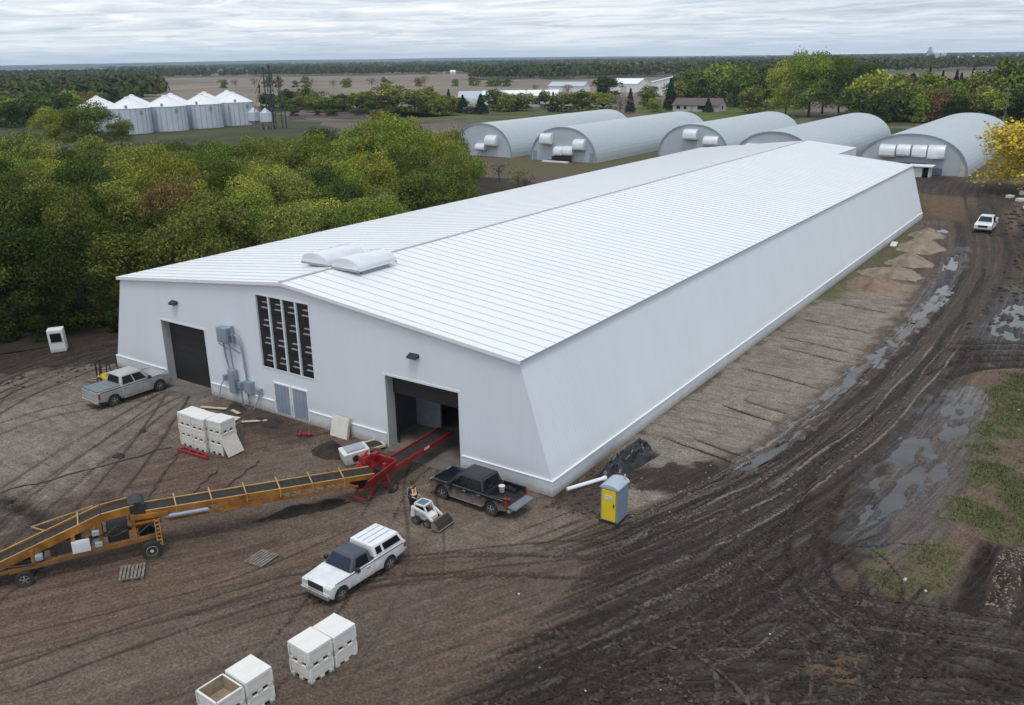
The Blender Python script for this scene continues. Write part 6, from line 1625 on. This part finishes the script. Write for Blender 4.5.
T5 = [(-302.7,273.1,9.9,10.9,'d','dark tree of the clump right of the elevator legs'),(-294.4,275.9,10.8,11.8,'d','taller dark tree of the clump right of the elevator legs'),(-293.4,285.6,8.6,10.0,'b','bare looking tree at the edge of the stubble field right of the elevator legs'),(-239.5,261.4,9.8,12.4,'o','olive tree above the scrub, leftmost of its thicket'),(-228.7,265.3,12.2,15.9,'o','largest olive tree of the thicket between elevator and farm'),(-218.6,269.0,10.9,13.1,'o','olive tree at the right end of the thicket between elevator and farm'),(-262.1,296.0,12.2,12.7,'b','greyish brown tree rising behind the olive thicket'),(-251.1,318.8,9.6,10.1,'y','yellow-green tree by the lone dark spruce left of the blue farm shed'),(-198.6,261.5,7.3,10.9,'g','grey-green round willow in front of the blue farm shed'),(-200.9,275.4,3.3,6.9,'r','orange bush between the willow and the spruces'),(-186.6,288.2,3.4,5.2,'o','low olive bush right of the spruces'),(-180.2,314.7,8.7,6.4,'m','young green tree at the gable of the long farm building'),(-160.6,297.4,8.2,11.1,'o','olive tree, first of the row behind the second arched shed'),(-152.5,300.3,9.0,13.6,'o','olive tree, second and widest of the row behind the second arched shed'),(-144.0,303.4,8.5,12.7,'y','yellowish tree, third of the row behind the second arched shed'),(-130.8,293.6,7.4,10.6,'b','brownish tree at the right end of the row behind the second arched shed'),(-207.8,421.9,12.4,18.2,'d','big dark round tree in front of the stubble field'),(-135.9,329.8,10.1,10.6,'o','olive tree in front of the tall white barn'),(-123.4,310.7,6.0,6.7,'y','bright yellow-green small tree before the white barn'),(-255.8,423.0,7.4,6.0,'b','small bare tree behind the long farm building'),(-243.3,440.3,7.0,8.5,'b','bare tree behind the farm at the field edge'),(-212,268,7,9,'d','low dark tree within the olive thicket'),(-232,256,6,8,'m','low green tree in front of the olive thicket')]
g5 = random.Random(31)
for k in range(16):
    t_ = k/15; T5.append((-262+82*t_+g5.uniform(-6,6), 268+22*t_+g5.uniform(-14,14), g5.uniform(5.5,9.5), g5.uniform(8,12), 'omogmdog'[k % 8], None))
for k in range(10): T5.append((-300+40*k/9+g5.uniform(-4,4), 262+12*k/9+g5.uniform(-8,8), g5.uniform(5,9), g5.uniform(8,11), 'dmodo'[k % 5], None))
for x, y, h, w, c, lb in T5:
    grp_ = None
    if lb is None: lb = grp_ = '%s tree in the loose green belt %s' % (CN[c], 'right of the elevator legs' if x < -262 else 'behind the second arched shed' if x > -186 else 'between the elevator and the farm')
    tree(rk('thin' if c == 'b' else 'mid'), c, x, y, h, w*1.08, lb, grp_, 'bush' if h < 4 else 'leafy_tree', 'bush' if h < 4 else 'tree')
LW = [(-314,128),(-300,156),(-316,178),(-430,270),(-535,369),(-720,480),(-640,300),(-500,180),(-400,110)]
LWN = [(-314,128),(-300,156),(-316,178),(-352,210),(-372,196),(-352,158),(-336,124)]
for x, y in poisson(LWN, 9.5, 30, 9):
    c = random.choice('mmogoddr'); lb = '%s tree in the distant wood at the left edge behind the grain bins' % CN[c]
    tree(rk('low') if y > 260 else rk('mid'), c, x, y, random.uniform(9, 12.5), random.uniform(11, 15), lb, lb)
for k in range(24):
    t_ = k/23; x = -659+270*t_+random.uniform(-6, 6); y = 516+89*t_+random.uniform(-14, 14); c = random.choice('rbomom')
    lb = 'small %s tree in the sparse line across the stubble field' % CN[c]; tree('thin%d' % (k % 2) if c in 'br' else rk('low'), c, x, y, random.uniform(6, 10), random.uniform(8, 12), lb, lb)
for k in range(9):
    x = -258+66*k/8+random.uniform(-3,3); y = 232+38*k/8+random.uniform(-4,4)
    tree(rk('mid'), random.choice('obd'), x, y, random.uniform(2, 3.6), random.uniform(4, 7), 'low scrubby bush in the rough strip behind the wood', 'scrub behind the wood', 'bush', 'bush')

# far woods: one mass each
def woods(name, label, P, n, h, seed, q=46):
    g = np.random.default_rng(seed); A = np.array(P, float); lo, hi = A.min(0), A.max(0); pts = []
    while len(pts) < n:
        c = g.uniform(lo, hi, (n, 2)); k = in_poly(c[:, 0], c[:, 1], P); pts += list(c[k])
    pts = np.array(pts[:n]); hh = g.uniform(.7, 1.15, n)*h; d = g.normal(0, 1, (n, q, 3)); d /= np.linalg.norm(d, axis=2)[:, :, None]; d[:, :, 2] = np.abs(d[:, :, 2])*1.2-.25
    C = np.stack([pts[:, 0], pts[:, 1], hh*.5], -1)[:, None, :]+d*(hh*g.uniform(.45, .6, n))[:, None, None]*np.array([1.05, 1.05, .85])*g.uniform(.75, 1.1, (n, q, 1))
    V, F = leaf_quads(C.reshape(-1, 3), d.reshape(-1, 3), h*.34, g); V[:, 2] = np.maximum(V[:, 2], 0)
    o = bpy.data.objects.new(name, np_mesh(name, V, F, ['woods'])); col.objects.link(o); o['kind'] = 'stuff'; tag(o, label, 'woods'); return o
woods('distant_woods', 'green and rusty wood at the left edge rising behind the grain bins', [(-352,210),(-372,196),(-352,158),(-336,124),(-400,110),(-500,180),(-640,300),(-720,480),(-535,369),(-430,270)], 190, 12, 10, 130)
woods('distant_woods', 'dense green wood beyond the stubble field right of centre', [(-577,784),(-460,786),(-387,952),(-480,1150),(-760,1060)], 620, 13, 1)
woods('distant_woods', 'dark belt of trees beyond the long stubble field left of centre', [(-1133,949),(-1022,1006),(-829,1119),(-1000,1400),(-1500,1250)], 520, 13, 2)
woods('distant_woods', 'far mixed wood at the left edge under the hills', [(-1576,770),(-1292,832),(-1120,949),(-1891,1275),(-2258,1112)], 700, 13, 3)
woods('distant_woods', 'far wood behind the clump of the brown roofed house', [(-434,1000),(-250,900),(-108,1250),(-162,1700),(-616,1479)], 700, 14, 4)
woods('distant_woods', 'wood at the left edge between the grain bins and the far plain', [(-540,360),(-760,500),(-1250,820),(-1500,760),(-900,380),(-640,280)], 620, 11, 5)
woods('distant_woods', 'tree belts far out on the plain on the right', [(-90,1150),(160,1150),(500,2600),(-300,2400)], 520, 13, 6)
woods('distant_woods', 'scattered dark woods on the far plain', [(-2300,1500),(-1100,1750),(-500,2300),(-200,3400),(-1700,3600),(-3900,2400)], 1500, 15, 7, 30)
woods('distant_woods', 'last belts of trees before the hills', [(-4500,2600),(-1700,3900),(-200,3600),(900,4600),(-1200,5600),(-5200,4200)], 1500, 17, 8, 24)
woods('distant_woods', 'tree belt behind the right hand spruces', [(-60,372),(30,360),(60,420),(-70,440)], 70, 12, 9)
# hills on the horizon
mb = MB(); nH = 150; vs = []; fs = []
for i in range(nH+1):
    a = R(20+(178-20)*i/nH); prof = []
    for j, (rr, hf_) in enumerate(((6200,0),(7300,.55),(8600,1),(10200,.75),(11800,.1))):
        hgt = (30*float(fbm(np.array([i*.055+j*.3]), np.array([j*.7]), 41))+10)*hf_*(.7+.75*sstep(95,140,np.array(math.degrees(a)))) - (3 if j in (0, 4) else 0)
        vs.append((rr*math.cos(a)+41, rr*math.sin(a)-35, hgt))
for i in range(nH):
    for j in range(4): k = i*5+j; fs.append((k, k+5, k+6, k+1))
mb.add(vs, fs); o = mb.build('hills', 'hills_green', None, smooth=True, fix=False); o['kind'] = 'structure'

# grass
mb_v = []; g = np.random.default_rng(4); 
xx = g.uniform(34, 44, 90000); yy = g.uniform(-1, 46, 90000)
ii = np.clip(np.searchsorted(xs, xx), 0, len(xs)-1); jj = np.clip(np.searchsorted(ys, yy), 0, len(ys)-1)
k = grass[jj, ii] > g.uniform(.25, 1.0, len(xx)); xx, yy = xx[k], yy[k]; zz = Z[jj[k], ii[k]]
a = g.uniform(0, 6.28, len(xx)); h = g.uniform(.05, .2, len(xx))*(.6+.8*vnoise(xx*.8, yy*.8, 2)); w = g.uniform(.012, .032, len(xx)); l = g.normal(0, .12, (len(xx), 2))
dx, dy = np.cos(a)*w, np.sin(a)*w
V = np.stack([np.stack([xx-dx, yy-dy, zz-.02], -1), np.stack([xx+dx, yy+dy, zz-.02], -1), np.stack([xx+dx*.3+l[:, 0], yy+dy*.3+l[:, 1], zz+h], -1), np.stack([xx-dx*.3+l[:, 0], yy-dy*.3+l[:, 1], zz+h], -1)], 1).reshape(-1, 3)
o = bpy.data.objects.new('grass', np_mesh('grass', V, np.arange(len(V)).reshape(-1, 4), ['grass_blade'])); col.objects.link(o); o['kind'] = 'stuff'; tag(o, 'rough green grass on the muddy ground at the right edge', 'grass')

# ------------------------------------------------------------------ farm, house, poles
def gable(name, label, cat, cx, cy, lx, ly, hw, hr, rz, wall, roof, doors=(), over=.4):
    t = thing(name, label, cat, (cx, cy, 0), rz); x, y = lx/2, ly/2
    mb = MB(); mb.prism([(-y,0),(y,0),(y,hw),(0,hr-.15),(-y,hw)], -x, x, 'x'); mb.build('wall', wall, t)
    mb = MB()
    for s in (-1, 1):
        k = (hr-hw)/y; ye = y+over; ze = hw-k*over
        mb.hexa([(-x-over,0,hr-.1),(x+over,0,hr-.1),(x+over,s*ye,ze-.1),(-x-over,s*ye,ze-.1),(-x-over,0,hr+.08),(x+over,0,hr+.08),(x+over,s*ye,ze+.08),(-x-over,s*ye,ze+.08)])
    mb.build('roof', roof, t)
    for kind, ax, pos, w, z0, z1, mt in doors:
        mb = MB()
        if ax == 'y-': mb.box(pos-w/2, pos+w/2, -y-.08, -y+.0, z0, z1)
        elif ax == 'x+': mb.box(x, x+.08, pos-w/2, pos+w/2, z0, z1)
        else: mb.box(-x-.08, -x, pos-w/2, pos+w/2, z0, z1)
        mb.build(kind, mt, t)
    return t
h = gable('house', 'low bungalow with a brown hipped-looking roof on the lawn behind the arched sheds', 'house', -109, 323, 20, 9, 2.7, 5.2, .02, 'siding', 'roof_brown',
      [('window','y-',-7.5,1.6,1.0,2.2,'glass_dark'),('window','y-',-4.5,1.2,1.0,2.2,'glass_dark'),('door','y-',-1.5,1.1,.1,2.2,'steel_grey'),('window','y-',2.6,3.2,.9,2.3,'glass_dark'),('door','y-',6.4,2.6,.1,2.2,'trim_white'),('window','x+',0,1.4,1.0,2.2,'glass_dark')])
mb = MB(); mb.box(-.6,.0,-.3,.4,4.6,6.1); mb.build('chimney', 'roof_brown', h)
tree(rk('spruce'), 's', -102.5, 316.5, 5.6, 5.5, 'dark upright shrub against the front of the brown roofed house', None, 'shrub', 'shrub', 0, 4.6)
gable('farm_building', 'long white farm building with a low gabled roof and open machinery bay', 'farm building', -219, 353, 38, 16, 4.2, 6.6, .55, 'shed_white', 'trim_white',
      [('door','y-',-13,7,.1,3.4,'siding'),('bay','y-',3,3,.1,3.2,'opening_shade'),('bay','y-',8,4,.1,3.2,'opening_shade'),('band','y-',0,37.6,3.75,3.95,'steel_grey'),('door','x+',0,5,.1,3.5,'steel_grey')])
gable('farm_building', 'smaller white gabled hall standing in front of the long farm building', 'farm building', -223, 340, 11, 12, 4.6, 7.0, .55-math.pi/2, 'shed_white', 'roof_blue', [('door','x+',0,4.4,.1,3.6,'siding'),('band','x+',0,11.5,4.3,4.5,'steel_grey')])
t = thing('farm_shed', 'blue-grey arched farm shed left of the long white farm building', 'farm shed', (-252, 344, 0), .55)
P = [(-7*math.cos(math.pi*k/12), 6.2*math.sin(math.pi*k/12)) for k in range(13)]
mb = MB(); mb.prism([(y, z) for y, z in P], 0, 24, 'x'); mb.build('roof', 'roof_blue', t, smooth=True)
mb = MB(); mb.box(-.12,-.0,-3,3,0,3.6); mb.build('door', 'steel_grey', t)
gable('barn', 'tall white barn gable showing between the trees left of the brown roofed house', 'barn', -188, 470, 17, 26, 7.5, 10.5, -1.15, 'shed_white', 'trim_white', [('door','x+',0,5,.1,4.5,'siding')])
gable('barn', 'white shed roof behind the slim spruce left of the tall barn', 'barn', -235, 506, 22, 14, 5.5, 8.5, -.2, 'shed_white', 'trim_white', [('door','y-',0,5,.1,4,'siding')])
gable('barn', 'far white metal roof at the left of the shed row', 'barn', -278, 500, 26, 12, 4.0, 6.5, .1, 'shed_white', 'roof_blue', [('door','y-',0,5,.1,3.6,'siding')])
t = thing('tractor', 'red tractor parked before the long farm building', 'tractor', (-207.5, 348.5, 0), .6)
mb = MB(); mb.box(-.6,1.9,-.5,.5,.8,1.6); mb.build('body', 'red_paint', t, bevel=.1)
mb = MB(); mb.box(-1.1,.3,-.7,.7,1.4,2.8); mb.build('cab', 'glass_dark', t, bevel=.1)
for x, r in ((-.7,.85),(1.4,.5)):
    for s in (-1,1): wheel(t, x, s*.85, r, .4, 'rim_cream')
for k, (x, y, l, lb) in enumerate([(-560,3640,60,'far white shed on the plain at the foot of the grain tower'),(-422,3134,70,'far white shed in the middle of the distant hamlet'),(-354,3042,60,'rightmost far white shed of the distant hamlet'),(-893,1128,12,'tiny white house on the far tree line, left of two'),(-867,1125,9,'tiny white house on the far tree line, right of two')]):
    gable('far_shed', lb, 'shed', x, y, l, l*.35, 5 if l > 20 else 3.5, 9 if l > 20 else 6, .2, 'shed_white', 'trim_white', [('door','y-',0,l*.2,.1,4 if l > 20 else 2.4,'siding')])
t = thing('grain_tower', 'far pale grain tower standing up on the right hand plain', 'grain tower', (-483, 2897, 0))
mb = MB(); mb.box(-7,7,-7,7,0,26); mb.box(-4,4,-4,4,26,36); mb.build('tower', 'galvanized', t)
mb = MB(); mb.lathe([(8,0),(8,18),(1,22)], (20,0,0), 20); mb.lathe([(8,0),(8,18),(1,22)], (38,0,0), 20); mb.build('bin', 'siding', t, smooth=True)
def pole(x, y, h, label, arm=2.4, rz=0):
    t = thing('utility_pole', label, 'utility pole', (x, y, 0), rz); mb = MB(); mb.tube([(0,0,-.3),(0,0,h)], .19, 8, 0, .13); mb.build('post', 'pole_wood', t, smooth=True)
    mb = MB(); mb.box(-arm/2,arm/2,-.08,.08,h-.9,h-.72); mb.build('crossarm', 'pole_wood', t)
    for s in (-1, 0, 1):
        mb = MB(); mb.lathe([(.07,h-.72 if s else h),(.09,h-.6 if s else h+.12),(.04,h-.45 if s else h+.25)], (s*arm*.42,0,0), 8); mb.build('insulator', 'galvanized', t)
    return t
pole(-58.9, 289, 10, 'wooden utility pole in front of the giant cottonwood')
pole(8.6, 283, 11.5, 'wooden utility pole beside the golden tree at right', 2.6)
pole(-243, 302, 9.5, 'wooden utility pole left of the blue farm shed')
pole(-196, 296, 9.5, 'slim wooden pole before the long farm building, left one', 1.6)
pole(-182, 302, 9.5, 'slim wooden pole before the long farm building, right one', 1.6)
for dz, lb in ((.3,'upper power line running between the two poles on the right'),(-.55,'lower power line running between the two poles on the right')):
    mb = MB(); n = 24; P = []
    for k in range(n+1):
        t_ = k/n; P.append((-58.9+67.5*t_, 289-6*t_, 10+1.5*t_+dz-4*1.1*t_*(1-t_)))
    mb.tube(P, .035, 5); o = mb.build('power_line', 'pole_wood'); tag(o, lb, 'power line')

# ------------------------------------------------------------------ air
hb = MB(); hb.box(-12800, 12800, -12800, 12800, -4, 130); hz_ = hb.build('haze', 'skin', None)
m = bpy.data.materials.new('haze_air'); m.use_nodes = True; nt = m.node_tree; nt.nodes.remove(nt.nodes['Principled BSDF'])
pv = nt.nodes.new('ShaderNodeVolumePrincipled'); pv.inputs['Color'].default_value = (.60, .78, 1.0, 1); pv.inputs['Density'].default_value = 7.5e-5; pv.inputs['Anisotropy'].default_value = .0
L(nt, pv.outputs[0], nt.nodes['Material Output'].inputs['Volume'])
hz_.data.materials[0] = m; hz_['kind'] = 'stuff'; tag(hz_, 'thin bluish haze over the far plain', 'haze')

# ------------------------------------------------------------------ light
SUN_EL, SUN_AZ = R(70), R(-58)       # azimuth measured from +X towards +Y
sd = Vector((math.cos(SUN_EL)*math.cos(SUN_AZ), math.cos(SUN_EL)*math.sin(SUN_AZ), math.sin(SUN_EL)))
sl = bpy.data.lights.new('sun', 'SUN'); sl.energy = 1.35; sl.angle = R(18); sl.color = (1, .97, .92)
so = bpy.data.objects.new('sun', sl); col.objects.link(so); so.rotation_euler = sd.to_track_quat('Z', 'Y').to_euler(); so.location = (60, 60, 80)
w = bpy.data.worlds.new('World'); sc.world = w; w.use_nodes = True; nt = w.node_tree
bg = nt.nodes['Background']
sky = nt.nodes.new('ShaderNodeTexSky'); sky.sky_type = 'NISHITA'; sky.sun_disc = False; sky.sun_elevation = SUN_EL; sky.sun_rotation = math.pi/2-SUN_AZ
sky.air_density = 1.0; sky.dust_density = 1.5
tcw = nt.nodes.new('ShaderNodeTexCoord').outputs['Generated']
sx = nt.nodes.new('ShaderNodeSeparateXYZ'); L(nt, tcw, sx.inputs[0])
zc = math_n(nt, 'ADD', math_n(nt, 'MAXIMUM', sx.outputs[2], 0.0), .035)
cx_ = nt.nodes.new('ShaderNodeCombineXYZ')
L(nt, math_n(nt, 'DIVIDE', sx.outputs[0], zc), cx_.inputs[0]); L(nt, math_n(nt, 'DIVIDE', sx.outputs[1], zc), cx_.inputs[1])
cl1 = noise(nt, mapping(nt, cx_.outputs[0], (.75, .9, 1), (0,0,.5)), 1.0, 9, .6, .8)
cl2 = noise(nt, mapping(nt, cx_.outputs[0], (.12, .15, 1), (0,0,.5)), 1.0, 4, .5, .3)
cl = math_n(nt, 'ADD', math_n(nt, 'MULTIPLY', cl1, .65), math_n(nt, 'MULTIPLY', cl2, .35))
ccol = ramp(nt, cl, [(.36, (5.5, 6.2, 7.3)), (.45, (7.4, 8.1, 9.1)), (.53, (9.6, 10.1, 10.6)), (.62, (12.0, 12.1, 12.1))])
skyc = mix(nt, .88, sky.outputs[0], ccol)
hor = ramp(nt, sx.outputs[2], [(0, (1,1,1)), (.012, (.55,.55,.55)), (.035, (0,0,0))])
skyc = mix(nt, math_n(nt, 'MULTIPLY', hor, .6), skyc, (9.0, 10.0, 10.7))
L(nt, skyc, bg.inputs[0]); bg.inputs[1].default_value = .1
print('objects', len(bpy.data.objects))
